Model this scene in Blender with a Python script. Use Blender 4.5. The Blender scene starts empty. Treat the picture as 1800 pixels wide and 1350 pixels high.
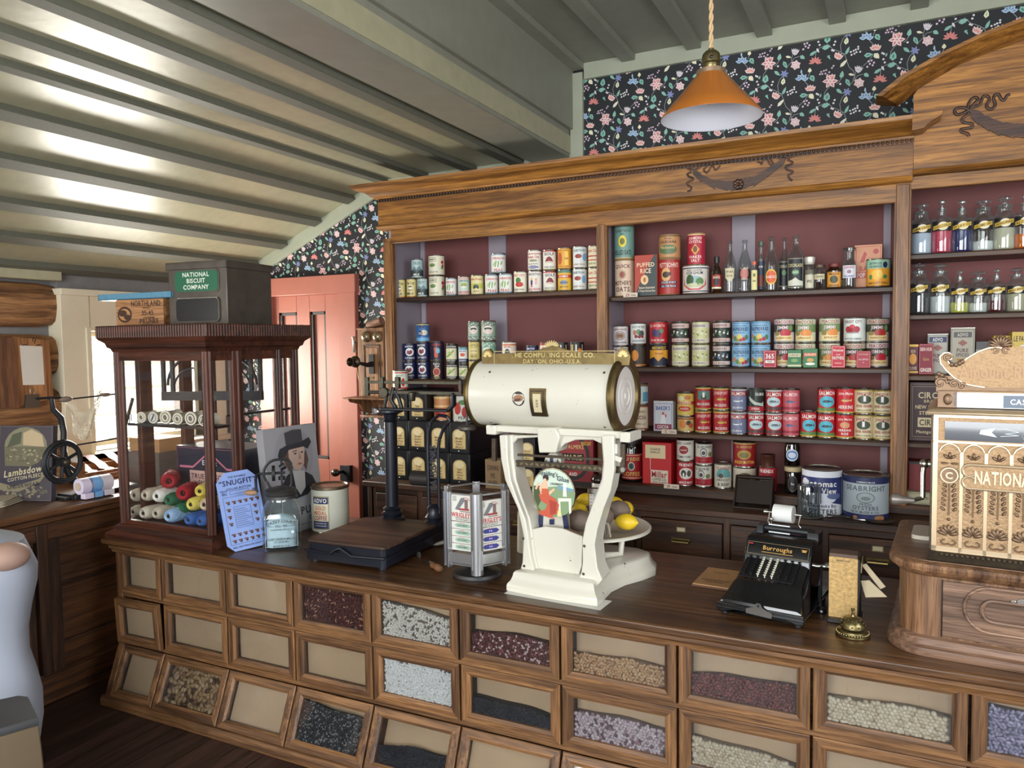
import bpy, math, random
from mathutils import Vector, Matrix, noise
from mathutils.geometry import tessellate_polygon
PI = math.pi
C = bpy.context.scene.collection
# ---------------------------------------------------------------- camera
EZ = 1.615
F = 1341.8
YAW, PIT, ROL = 0.459058, 0.057019, -0.0129485
_f = Vector((-math.sin(YAW)*math.cos(PIT), math.cos(YAW)*math.cos(PIT), -math.sin(PIT)))
_r = Vector((math.cos(YAW), math.sin(YAW), 0)); _u = _r.cross(_f)
RT = _r*math.cos(ROL) + _u*math.sin(ROL); UP = RT.cross(_f); FW = _f
cd = bpy.data.cameras.new('camera'); cam = bpy.data.objects.new('camera', cd); C.objects.link(cam)
cd.sensor_width = 36; cd.sensor_fit = 'HORIZONTAL'; cd.lens = F/1800*36; cd.clip_start = 0.05
cam.matrix_world = Matrix(((RT.x, UP.x, -FW.x, 0), (RT.y, UP.y, -FW.y, 0), (RT.z, UP.z, -FW.z, EZ), (0, 0, 0, 1)))
bpy.context.scene.camera = cam
# ---------------------------------------------------------------- light and exposure
vs = bpy.context.scene.view_settings
vs.view_transform = 'Standard'; vs.look = 'None'; vs.gamma = 1; vs.use_curve_mapping = False
vs.exposure = 0.0
W = bpy.data.worlds.new('daylight'); bpy.context.scene.world = W; W.use_nodes = True
W.node_tree.nodes['Background'].inputs[0].default_value = (0.93, 0.97, 1.0, 1)
W.node_tree.nodes['Background'].inputs[1].default_value = 5.0
bpy.context.scene.cycles.max_bounces = 10
bpy.context.scene.cycles.transparent_max_bounces = 24
bpy.context.scene.cycles.sample_clamp_indirect = 4.0
def area(name, loc, target, sx, sy, power, col):
 l = bpy.data.lights.new(name, 'AREA'); l.shape = 'RECTANGLE'; l.size = sx; l.size_y = sy
 l.energy = power; l.color = col
 o = bpy.data.objects.new(name, l); C.objects.link(o); o.location = loc
 o.rotation_euler = (Vector(target)-Vector(loc)).to_track_quat('-Z', 'Y').to_euler()
 return o
# daylight entering through the shop windows behind the camera and the window in the log wall, plus an added front-left fill
area('shop_window_daylight', (-0.6, -1.9, 1.75), (-0.9, 3, 1.3), 3.6, 1.7, 135, (0.95, 0.98, 1.0))
area('side_window_daylight', (1.95, 0.9, 1.7), (-1.2, 2.6, 1.0), 1.6, 1.5, 34, (0.95, 0.98, 1.0))
area('log_wall_window_daylight', (-4.35, 3.35, 1.40), (-1.5, 2.6, 1.7), 1.0, 0.75, 100, (1.0, 0.96, 0.86))
area('front_left_fill', (-3.9, -0.2, 1.45), (-1.5, 2.5, 2.0), 1.2, 1.1, 26, (1.0, 0.97, 0.9))  # added fill lamp to brighten the left ceiling; the wall has no window here

# ---------------------------------------------------------------- helpers
random.seed(7)
def R_(x, y): return RT*((x-900)/F) - UP*((y-675)/F) + FW
CAM = Vector((0, 0, EZ))
def P(x, y, X=None, Y=None, Z=None):
 r = R_(x, y)
 t = X/r.x if X is not None else (Y/r.y if Y is not None else (Z-EZ)/r.z)
 return CAM + r*t
def msize(px, p): return px*(Vector(p)-CAM).dot(FW)/F
class Frame:
 def __init__(s, M): s.M = M; s.I = M.inverted()
 def pt(s, x, y, lx=None, ly=None, lz=None):
  o = s.I @ CAM; d = s.I.to_3x3() @ R_(x, y)
  k, v = (0, lx) if lx is not None else ((1, ly) if ly is not None else (2, lz))
  return o + d*((v-o[k])/d[k])
def frame(loc, rz=0): return Matrix.Translation(Vector(loc)) @ Matrix.Rotation(rz, 4, 'Z')
def T(x=0, y=0, z=0): return Matrix.Translation((x, y, z))
def RX(a): return Matrix.Rotation(a, 4, 'X')
def RY(a): return Matrix.Rotation(a, 4, 'Y')
def RZ(a): return Matrix.Rotation(a, 4, 'Z')

def lin(c):
 return tuple(((v/255)/12.92 if v/255 <= 0.04045 else ((v/255+0.055)/1.055)**2.4) for v in c) + (1,)
_mats = {}
def mat(name):
 m = bpy.data.materials.new(name); m.use_nodes = True
 return m, m.node_tree.nodes, m.node_tree.links, m.node_tree.nodes['Principled BSDF']
def col(c, rough=0.55, metal=0.0, coat=0.0, name='paint', var=0.0, bump=0.0, bscale=60):
 k = (tuple(c), rough, metal, coat, var, bump, bscale)
 if k in _mats: return _mats[k]
 m, N, L, B = mat('%s_%02x%02x%02x' % ((name,)+tuple(int(v) for v in c)))
 B.inputs['Base Color'].default_value = lin(c); B.inputs['Roughness'].default_value = rough
 B.inputs['Metallic'].default_value = metal; B.inputs['Coat Weight'].default_value = coat
 if var or bump:
  tc = N.new('ShaderNodeTexCoord'); nz = N.new('ShaderNodeTexNoise')
  nz.inputs['Scale'].default_value = bscale; nz.inputs['Detail'].default_value = 5
  L.new(tc.outputs['Object'], nz.inputs['Vector'])
  if var:
   mx = N.new('ShaderNodeMix'); mx.data_type = 'RGBA'
   mx.inputs[6].default_value = lin([max(0, v*(1-var)) for v in c]); mx.inputs[7].default_value = lin([min(255, v*(1+var*.6)) for v in c])
   L.new(nz.outputs[0], mx.inputs[0]); L.new(mx.outputs[2], B.inputs['Base Color'])
  if bump:
   b = N.new('ShaderNodeBump'); b.inputs['Strength'].default_value = bump; b.inputs['Distance'].default_value = .003
   L.new(nz.outputs[0], b.inputs['Height']); L.new(b.outputs[0], B.inputs['Normal'])
 _mats[k] = m
 return m
def wood(name, dark, light, axis=0, rough=0.45, freq=1.0, contrast=(0.36, 0.66), fleck=0.0, bump=.25, coat=.0):
 """axis = grain direction; streaky long grain plus fine dark pores"""
 m, N, L, B = mat(name)
 tc = N.new('ShaderNodeTexCoord'); oi = N.new('ShaderNodeObjectInfo')
 off = N.new('ShaderNodeVectorMath'); off.operation = 'MULTIPLY_ADD'
 cb = N.new('ShaderNodeCombineXYZ')
 for i in range(3): L.new(oi.outputs['Random'], cb.inputs[i])
 off.inputs[1].default_value = (7.3, 9.1, 5.7); L.new(cb.outputs[0], off.inputs[0]); L.new(tc.outputs['Object'], off.inputs[2])
 def ns(sc, along, detail, dist):
  mp = N.new('ShaderNodeMapping'); s = [sc*freq]*3; s[axis] = along*freq
  mp.inputs['Scale'].default_value = s; L.new(off.outputs[0], mp.inputs['Vector'])
  n = N.new('ShaderNodeTexNoise'); n.inputs['Scale'].default_value = 1; n.inputs['Detail'].default_value = detail
  n.inputs['Distortion'].default_value = dist; L.new(mp.outputs[0], n.inputs['Vector']); return n
 n1 = ns(34, 1.5, 6, .7); n2 = ns(240, 9, 3, .4); n3 = ns(5, 1.2, 3, .6)
 rp = N.new('ShaderNodeValToRGB'); rp.color_ramp.elements[0].position = contrast[0]; rp.color_ramp.elements[1].position = contrast[1]
 rp.color_ramp.elements[0].color = lin(dark); rp.color_ramp.elements[1].color = lin(light)
 L.new(n1.outputs[0], rp.inputs[0])
 r2 = N.new('ShaderNodeValToRGB'); r2.color_ramp.elements[0].position = .40; r2.color_ramp.elements[1].position = .52
 r2.color_ramp.elements[0].color = (.42, .36, .32, 1); r2.color_ramp.elements[1].color = (1, 1, 1, 1); L.new(n2.outputs[0], r2.inputs[0])
 mu = N.new('ShaderNodeMix'); mu.data_type = 'RGBA'; mu.blend_type = 'MULTIPLY'; mu.inputs[0].default_value = .7
 L.new(rp.outputs[0], mu.inputs[6]); L.new(r2.outputs[0], mu.inputs[7])
 r3 = N.new('ShaderNodeValToRGB'); r3.color_ramp.elements[0].position = .3; r3.color_ramp.elements[1].position = .7
 r3.color_ramp.elements[0].color = (.62, .6, .58, 1); r3.color_ramp.elements[1].color = (1.12, 1.1, 1.08, 1); L.new(n3.outputs[0], r3.inputs[0])
 m3 = N.new('ShaderNodeMix'); m3.data_type = 'RGBA'; m3.blend_type = 'MULTIPLY'; m3.inputs[0].default_value = .8
 L.new(mu.outputs[2], m3.inputs[6]); L.new(r3.outputs[0], m3.inputs[7])
 L.new(m3.outputs[2], B.inputs['Base Color']); B.inputs['Roughness'].default_value = rough; B.inputs['Coat Weight'].default_value = coat
 B.inputs['Coat Roughness'].default_value = .25
 b = N.new('ShaderNodeBump'); b.inputs['Strength'].default_value = bump; b.inputs['Distance'].default_value = .002
 L.new(n2.outputs[0], b.inputs['Height']); L.new(b.outputs[0], B.inputs['Normal'])
 return m
def glass(name, tint=(255, 255, 255), refl=1.0, edge=0.25):
 m, N, L, B = mat(name); N.remove(B)
 out = [n for n in N if n.type == 'OUTPUT_MATERIAL'][0]
 tr = N.new('ShaderNodeBsdfTransparent'); tr.inputs[0].default_value = lin(tint)
 gl = N.new('ShaderNodeBsdfGlossy'); gl.inputs['Roughness'].default_value = .03; gl.inputs[0].default_value = (1, 1, 1, 1)
 df = N.new('ShaderNodeBsdfDiffuse'); df.inputs[0].default_value = lin([v*.72 for v in tint])
 lf = N.new('ShaderNodeLayerWeight'); lf.inputs[0].default_value = .5
 pw = N.new('ShaderNodeMath'); pw.operation = 'POWER'; pw.inputs[1].default_value = 4.0; L.new(lf.outputs['Facing'], pw.inputs[0])
 mr = N.new('ShaderNodeMath'); mr.operation = 'MULTIPLY_ADD'; mr.inputs[1].default_value = .85*min(refl, 1.1); mr.inputs[2].default_value = .05*refl; L.new(pw.outputs[0], mr.inputs[0]); mr.use_clamp = True
 lw = N.new('ShaderNodeLayerWeight'); lw.inputs[0].default_value = .35
 me = N.new('ShaderNodeMath'); me.operation = 'MULTIPLY'; me.inputs[1].default_value = edge; L.new(lw.outputs['Facing'], me.inputs[0])
 a = N.new('ShaderNodeMixShader'); L.new(me.outputs[0], a.inputs[0]); L.new(tr.outputs[0], a.inputs[1]); L.new(df.outputs[0], a.inputs[2])
 b = N.new('ShaderNodeMixShader'); L.new(mr.outputs[0], b.inputs[0]); L.new(a.outputs[0], b.inputs[1]); L.new(gl.outputs[0], b.inputs[2])
 L.new(b.outputs[0], out.inputs[0]); return m

class MB:
 def __init__(s): s.v = []; s.f = []; s.m = []; s.mats = []
 def mi(s, m):
  if m not in s.mats: s.mats.append(m)
  return s.mats.index(m)
 def add(s, vs, fs, m, M=None):
  o = len(s.v); k = s.mi(m)
  s.v += [tuple(M @ Vector(v)) for v in vs] if M is not None else [tuple(v) for v in vs]
  s.f += [tuple(i+o for i in f) for f in fs]; s.m += [k]*len(fs); return s
 def box(s, x0, x1, y0, y1, z0, z1, m, M=None):
  return s.add([(x, y, z) for z in (z0, z1) for y in (y0, y1) for x in (x0, x1)],
                     [(0, 2, 3, 1), (4, 5, 7, 6), (0, 1, 5, 4), (2, 6, 7, 3), (0, 4, 6, 2), (1, 3, 7, 5)], m, M)
 def cbox(s, x0, x1, y0, y1, z0, z1, c, m, M=None, seg=3):
  """box with rounded vertical corners"""
  pts = []
  for cx, cy, a0 in ((x1-c, y0+c, -90), (x1-c, y1-c, 0), (x0+c, y1-c, 90), (x0+c, y0+c, 180)):
   for i in range(seg+1):
    a = math.radians(a0+90*i/seg); pts.append((cx+c*math.cos(a), cy+c*math.sin(a)))
  return s.prism(pts, z0, z1, m, 'xy', M)
 def prism(s, poly, a, b, m, plane='xz', M=None, m2=None):
  n = len(poly)
  def pl(p, d):
   return (p[0], d, p[1]) if plane == 'xz' else ((p[0], p[1], d) if plane == 'xy' else (d, p[0], p[1]))
  vs_ = [pl(p, a) for p in poly]+[pl(p, b) for p in poly]
  area2 = sum(poly[i][0]*poly[(i+1) % n][1]-poly[(i+1) % n][0]*poly[i][1] for i in range(n))
  flip = (area2 > 0) ^ (b > a) ^ (plane == 'xz')
  q = [(i, (i+1) % n, (i+1) % n+n, i+n) for i in range(n)]
  caps = [tuple(range(n))[::-1], tuple(range(n, 2*n))]
  fs = q+caps
  if flip: fs = [f[::-1] for f in fs]
  return s.add(vs_, fs, m, M)
 def lathe(s, prof, m, M=None, seg=24, a0=0, a1=2*PI, sx=1, sy=1, cap=True):
  full = abs(a1-a0-2*PI) < 1e-6; n = seg if full else seg+1
  vs_ = []; fs = []
  for r, z in prof:
   for i in range(n):
    a = a0+(a1-a0)*i/seg; vs_.append((r*math.cos(a)*sx, r*math.sin(a)*sy, z))
  for j in range(len(prof)-1):
   for i in range(seg):
    k = (i+1) % n
    fs.append((j*n+i, j*n+k, (j+1)*n+k, (j+1)*n+i))
  if full and cap:
   if prof[0][0] > 1e-6: fs.append(tuple(range(n))[::-1])
   if prof[-1][0] > 1e-6: fs.append(tuple(range((len(prof)-1)*n, len(prof)*n)))
  return s.add(vs_, fs, m, M)
 def cyl(s, p0, p1, r, m, r1=None, seg=14, M=None):
  p0 = Vector(p0); p1 = Vector(p1); d = p1-p0
  Q = Matrix.Translation(p0) @ d.to_track_quat('Z', 'Y').to_matrix().to_4x4()
  if M is not None: Q = M @ Q
  return s.lathe([(r, 0), (r if r1 is None else r1, d.length)], m, Q, seg)
 def tube(s, pts, r, m, seg=8, closed=False, M=None, flat=1.0, ref=None, cap=True):
  pts = [Vector(p) for p in pts]; n = len(pts); vs_ = []; fs = []
  rr = r if isinstance(r, (list, tuple)) else [r]*n
  prev = Vector(ref) if ref else None
  for i, p in enumerate(pts):
   t = (pts[(i+1) % n]-pts[i-1]) if closed else (pts[min(i+1, n-1)]-pts[max(i-1, 0)])
   t.normalize()
   if prev is None: prev = Vector((0, 0, 1)) if abs(t.z) < .9 else Vector((1, 0, 0))
   a = (prev-t*prev.dot(t)).normalized();
   if ref is None: prev = a
   b = t.cross(a)
   for k in range(seg):
    w = 2*PI*k/seg; vs_.append(p+a*(rr[i]*math.cos(w)*flat)+b*(rr[i]*math.sin(w)))
  for i in range(n if closed else n-1):
   j = (i+1) % n
   for k in range(seg):
    l = (k+1) % seg; fs.append((i*seg+k, i*seg+l, j*seg+l, j*seg+k))
  if not closed and cap: fs += [tuple(range(seg))[::-1], tuple(range((n-1)*seg, n*seg))]
  return s.add(vs_, fs, m, M)
 def ell(s, c, r, m, seg=14, rings=8, M=None):
  if not isinstance(r, (tuple, list)): r = (r, r, r)
  prof = [(math.sin(PI*i/rings), -math.cos(PI*i/rings)) for i in range(rings+1)]
  Q = Matrix.Translation(Vector(c)) @ Matrix.Diagonal((r[0], r[1], r[2], 1))
  if M is not None: Q = M @ Q
  prof[0] = (1e-4, -1); prof[-1] = (1e-4, 1)
  return s.lathe(prof, m, Q, seg)
 def sweep(s, prof, path, m, M=None, closed=False):
  """profile points (out, up) swept along an xy path (mitred), z up; closed = closed path"""
  n = len(path); k = len(prof); vs_ = []; fs = []
  for i, p in enumerate(path):
   p = Vector((p[0], p[1]))
   a = Vector(path[i-1][:2]) if (closed or i > 0) else None
   b = Vector(path[(i+1) % n][:2]) if (closed or i < n-1) else None
   d1 = (p-a).normalized() if a is not None else None; d2 = (b-p).normalized() if b is not None else None
   if d1 is None: d1 = d2
   if d2 is None: d2 = d1
   n1 = Vector((d1.y, -d1.x)); n2 = Vector((d2.y, -d2.x)); bi = (n1+n2)
   bi = bi/max(1e-6, bi.dot(n1)) if bi.length > 1e-6 else n1
   for o, z in prof: vs_.append((p.x+bi.x*o, p.y+bi.y*o, z))
  for i in range(n if closed else n-1):
   j = (i+1) % n
   for q in range(k):
    w = (q+1) % k; fs.append((i*k+q, j*k+q, j*k+w, i*k+w))
  if not closed: fs += [tuple(range(k)), tuple(range((n-1)*k, n*k))[::-1]]
  return s.add(vs_, fs, m, M)
 def obj(s, name, parent=None, loc=None, rz=0, bevel=0, smooth=40, M=None):
  me = bpy.data.meshes.new(name); me.from_pydata(s.v, [], s.f)
  for m in s.mats: me.materials.append(m)
  me.polygons.foreach_set('material_index', s.m)
  me.polygons.foreach_set('use_smooth', [smooth is not None]*len(s.f))
  me.update()
  if smooth is not None: me.set_sharp_from_angle(angle=math.radians(smooth))
  o = bpy.data.objects.new(name, me); C.objects.link(o)
  if loc is not None: o.location = loc
  o.rotation_euler.z = rz
  if M is not None: o.matrix_world = M
  if parent is not None: o.parent = parent
  if bevel:
   b = o.modifiers.new('bevel', 'BEVEL'); b.width = bevel; b.segments = 2; b.limit_method = 'ANGLE'; b.angle_limit = math.radians(50); b.harden_normals = False
  return o
def tag(o, label, cat, group=None, kind=None):
 o['label'] = label; o['category'] = cat
 if group: o['group'] = group
 if kind: o['kind'] = kind
 return o
def thing(name, label, cat, loc=(0, 0, 0), rz=0, group=None, M=None):
 o = bpy.data.objects.new(name, None); C.objects.link(o); o.empty_display_size = .05
 o.location = loc; o.rotation_euler = (0, 0, rz)
 if M is not None: o.matrix_world = M
 return tag(o, label, cat, group)
def struct(o): o['kind'] = 'structure'; return o

# text glyphs
_gl = {}
def _glyph(ch, bold):
 k = (ch, bold)
 if k not in _gl:
  cu = bpy.data.curves.new('g', 'FONT'); cu.body = ch; cu.size = 1; cu.resolution_u = 2
  if bold: cu.offset = .022
  ob = bpy.data.objects.new('g', cu); me = bpy.data.meshes.new_from_object(ob)
  vs_ = [(v.co.x, v.co.y) for v in me.vertices]; fs = [tuple(p.vertices) for p in me.polygons]
  bpy.data.objects.remove(ob); bpy.data.meshes.remove(me); bpy.data.curves.remove(cu)
  _gl[k] = (vs_, fs, (max(v[0] for v in vs_)+.07) if vs_ else .3)
 return _gl[k]
class Art:
 """flat artwork drawn in (u, v) and mapped on a plane or round a cylinder"""
 def __init__(s, mb, fn, step=None): s.mb = mb; s.fn = fn; s.step = step; s.lay = 1; s.k = 0
 def _put(s, pts, fs, c, lay):
  m = c if not isinstance(c, (tuple, list)) else col(c, .45, name='ink')
  s.k += 1; lay += (s.k % 14)*.045
  s.mb.add([s.fn(p[0], p[1], lay) for p in pts], fs, m)
 def rect(s, u0, v0, u1, v1, c, lay=None):
  lay = lay or s.lay
  n = max(1, int(math.ceil(abs(u1-u0)/s.step))) if s.step else 1
  pts = []; fs = []
  for i in range(n+1):
   u = u0+(u1-u0)*i/n; pts += [(u, v0), (u, v1)]
  for i in range(n): fs.append((2*i, 2*i+2, 2*i+3, 2*i+1))
  s._put(pts, fs, c, lay)
 def ell(s, u, v, a, b, c, lay=None, rot=0):
  lay = lay or s.lay; n = 8 if s.step and a < s.step*.6 or not s.step else 12
  pts = []; fs = []
  if rot or not s.step:
   n = 20 if max(a, b) > .01 else 10
   ca, sa = math.cos(rot), math.sin(rot)
   for i in range(n):
    w = 2*PI*i/n; x, y = a*math.cos(w), b*math.sin(w); pts.append((u+x*ca-y*sa, v+x*sa+y*ca))
   s._put(pts, [tuple(range(n))], c, lay); return
  for i in range(n+1):
   x = -math.cos(PI*i/n); h = b*math.sqrt(max(0, 1-x*x)); pts += [(u+a*x, v-h), (u+a*x, v+h)]
  for i in range(n): fs.append((2*i, 2*i+2, 2*i+3, 2*i+1))
  s._put(pts, fs, c, lay)
 def poly(s, pts, c, lay=None):
  lay = lay or s.lay
  tr = tessellate_polygon([[Vector((p[0], p[1], 0)) for p in pts]])
  out = []
  for t in tr:
   a, b, d = [Vector(pts[i]) for i in t]
   out.append(t if (b-a).cross(d-a) > 0 else t[::-1])
  if s.step:                       # split long triangles so they follow the curve
   pts = [tuple(p) for p in pts]; todo = [tuple(t) for t in out]; out = []
   while todo:
    t = todo.pop(); e = [abs(pts[t[i]][0]-pts[t[(i+1) % 3]][0]) for i in range(3)]; i = e.index(max(e))
    if e[i] < s.step*1.1: out.append(t); continue
    a, b, d = t[i], t[(i+1) % 3], t[(i+2) % 3]
    pts.append(((pts[a][0]+pts[b][0])/2, (pts[a][1]+pts[b][1])/2)); k = len(pts)-1
    todo += [(a, k, d), (k, b, d)]
  s._put(pts, out, c, lay)
 def line(s, pts, w, c, lay=None):
  lay = lay or s.lay
  for a, b in zip(pts[:-1], pts[1:]):
   a = Vector(a); b = Vector(b); d = b-a
   if d.length < 1e-7: continue
   n = Vector((-d.y, d.x)).normalized()*(w/2); e = d.normalized()*(w/4)
   s._put([a-n-e, b-n+e, b+n+e, a+n-e], [(0, 1, 2, 3)], c, lay)
 def frame(s, u0, v0, u1, v1, w, c, lay=None):
  s.rect(u0, v0, u1, v0+w, c, lay); s.rect(u0, v1-w, u1, v1, c, lay); s.rect(u0, v0+w, u0+w, v1-w, c, lay); s.rect(u1-w, v0+w, u1, v1-w, c, lay)
 def text(s, t, u, v, h, c, maxw=None, bold=True, rot=0, sh=0.0, arc=None, lay=None, wide=1.0):
  """cap height h, centred on (u, v)"""
  lay = (lay or s.lay)+1; sc = h/.70
  w = sum((.3 if ch == ' ' else _glyph(ch, bold)[2]) for ch in t)*sc*wide
  sx = sc*wide*(min(1, maxw/w) if maxw else 1); w = w*sx/(sc*wide)
  x = -w/2; ca, sa = math.cos(rot), math.sin(rot)
  for ch in t:
   if ch == ' ': x += .3*sx; continue
   gv, gf, adv = _glyph(ch, bold); pts = []
   for a, b in gv:
    px = x+a*sx+sh*b*sc; py = b*sc-h/2
    if arc:
     th = px/arc; px, py = (arc+py)*math.sin(th), (arc+py)*math.cos(th)-arc
    pts.append((u+px*ca-py*sa, v+px*sa+py*ca))
   s._put(pts, gf, c, lay); x += adv*sx
def flatmap(o, ud, vd, eps=.0004):
 o = Vector(o); ud = Vector(ud).normalized(); vd = Vector(vd).normalized(); n = ud.cross(vd)
 return lambda u, v, l: o+ud*u+vd*v+n*(eps*l)
def cylmap(r, eps=.0004, c=(0, 0), phi=0):
 return lambda u, v, l: (c[0]+(r+eps*l)*math.sin(u/r+phi), c[1]-(r+eps*l)*math.cos(u/r+phi), v)

# ---------------------------------------------------------------- shared materials
OAK = wood('golden_oak', (112, 70, 26), (184, 128, 58), 0, .42)
OAKZ = wood('golden_oak_upright', (100, 64, 34), (166, 116, 66), 2, .42)
COAK = wood('counter_oak', (86, 58, 36), (150, 108, 68), 0, .5)
COAKZ = wood('counter_oak_upright', (86, 58, 36), (150, 108, 68), 2, .5)
TOP = wood('counter_top_oak', (62, 40, 24), (112, 78, 48), 0, .33, bump=.1)
DKW = wood('dark_oak_drawers', (46, 28, 17), (92, 58, 34), 0, .5)
DKWZ = wood('dark_oak_drawers_upright', (46, 28, 17), (92, 58, 34), 2, .5)
DKWY = wood('dark_oak_side', (58, 36, 20), (112, 70, 38), 1, .5)
CASEW = wood('dark_walnut', (54, 28, 20), (96, 52, 36), 0, .4)
CASEZ = wood('dark_walnut_upright', (54, 28, 20), (96, 52, 36), 2, .4)
MAROON = col((118, 68, 66), .7, var=.08, bscale=6, name='maroon_board')
GREYP = col((150, 140, 150), .6, name='grey_lilac_paint')
SILVER = col((200, 198, 190), .25, 1.0, name='tin')
BLACK = col((22, 23, 26), .4, name='black_paint')
BRASS = col((158, 138, 88), .36, .9, name='brass', var=.25, bscale=40)
PANE = glass('window_glass', refl=.8, edge=.02)
BOT = glass('bottle_glass', (232, 238, 236), 1.6, .38)
# ================================================================ the room
BATT = col((100, 100, 88), .6, name='batten_paint', var=.1)
CEIL = col((172, 167, 138), .33, name='ceiling_paint_lit', var=.10, bump=.25, bscale=18)  # warm window light on the left ceiling is put into this colour
CEILR = col((140, 139, 126), .42, name='ceiling_paint_grey', var=.08, bump=.2, bscale=14)  # same ceiling paint without the warm light in its colour
TRIMG = col((168, 172, 152), .5, name='trim_paint', var=.06, bscale=9)
WPB = col((30, 32, 37), .6, name='wallpaper_black')
FLO = wood('floor_planks', (38, 24, 20), (74, 50, 42), 1, .5)
YB = 3.95
# floor
mb = MB()
for i in range(52):
 x0 = -4.5+i*.145; mb.box(x0+.001, x0+.143, -3, 4.1, -.03, 0, FLO)
mb.box(-4.5, 3, -3, 4.1, -.06, -.03, col((20, 14, 12), .9))
struct(mb.obj('floor'))
# ceiling: a slope at the left, a level soffit, a dropped beam, a higher level part
YN = -2.2
def zslope(x): return EZ+1.0+.44*(x+2.86)
mb = MB()
XW = -4.15
mb.prism([(-4.6, zslope(-4.6)), (-2.86, zslope(-2.86)), (-1.57, 2.625), (-1.57, 2.72), (-4.6, 2.72)], YN, YB+.2, CEIL)
struct(mb.obj('ceiling', smooth=30))
mb = MB()
bat = [(-4.13, 0), (-3.88, 0), (-3.62, 0), (-3.33, 0), (-3.06, 0), (-2.80, 1), (-2.51, 1), (-2.18, 1), (-1.88, 1)]
for x, flat in bat:
 w = .034; t = .032
 if flat: mb.box(x-w, x+w, YN, YB-.03, 2.622-t, 2.622, BATT)
 else:
  a = math.atan(.44); Mx = T(x, 0, zslope(x)) @ RY(-a)
  mb.box(-w, w, YN, YB-.03, -t, .001, BATT, Mx)
o = mb.obj('trim_1', bevel=.003); struct(o)
mb = MB(); mb.box(-1.57, 3, YN, YB+.2, 3.095, 3.15, CEILR)
for x in (-1.525, -1.24, -.90, -.56, -.235, .10, .44, .78, 1.12, 1.46, 1.8, 2.14):
 mb.box(x-.036, x+.036, YN, YB-.012, 3.062, 3.096, CEILR)
struct(mb.obj('ceiling', bevel=.003))
mb = MB(); mb.box(-1.81, -1.575, YN, YB+.1, 2.605, 3.1, CEILR); mb.box(-1.60, -1.553, YN, YB-.012, 2.752, 3.1, CEILR)
struct(mb.obj('trim_2', bevel=.003))
# trim boards on the back wall under the ceilings
mb = MB()
mb.box(-1.49, 3, YB-.02, YB+.01, 3.01, 3.095, TRIMG); mb.box(-1.57, -1.497, YB-.022, YB+.01, 2.3, 3.05, TRIMG)
mb.prism([(-4.15, zslope(-4.15)), (-2.86, zslope(-2.86)), (-1.57, 2.625), (-1.57, 2.53), (-2.84, 2.53), (-4.15, zslope(-4.15)-.09)], YB-.02, YB+.01, TRIMG)
struct(mb.obj('trim_3', bevel=.002))

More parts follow.
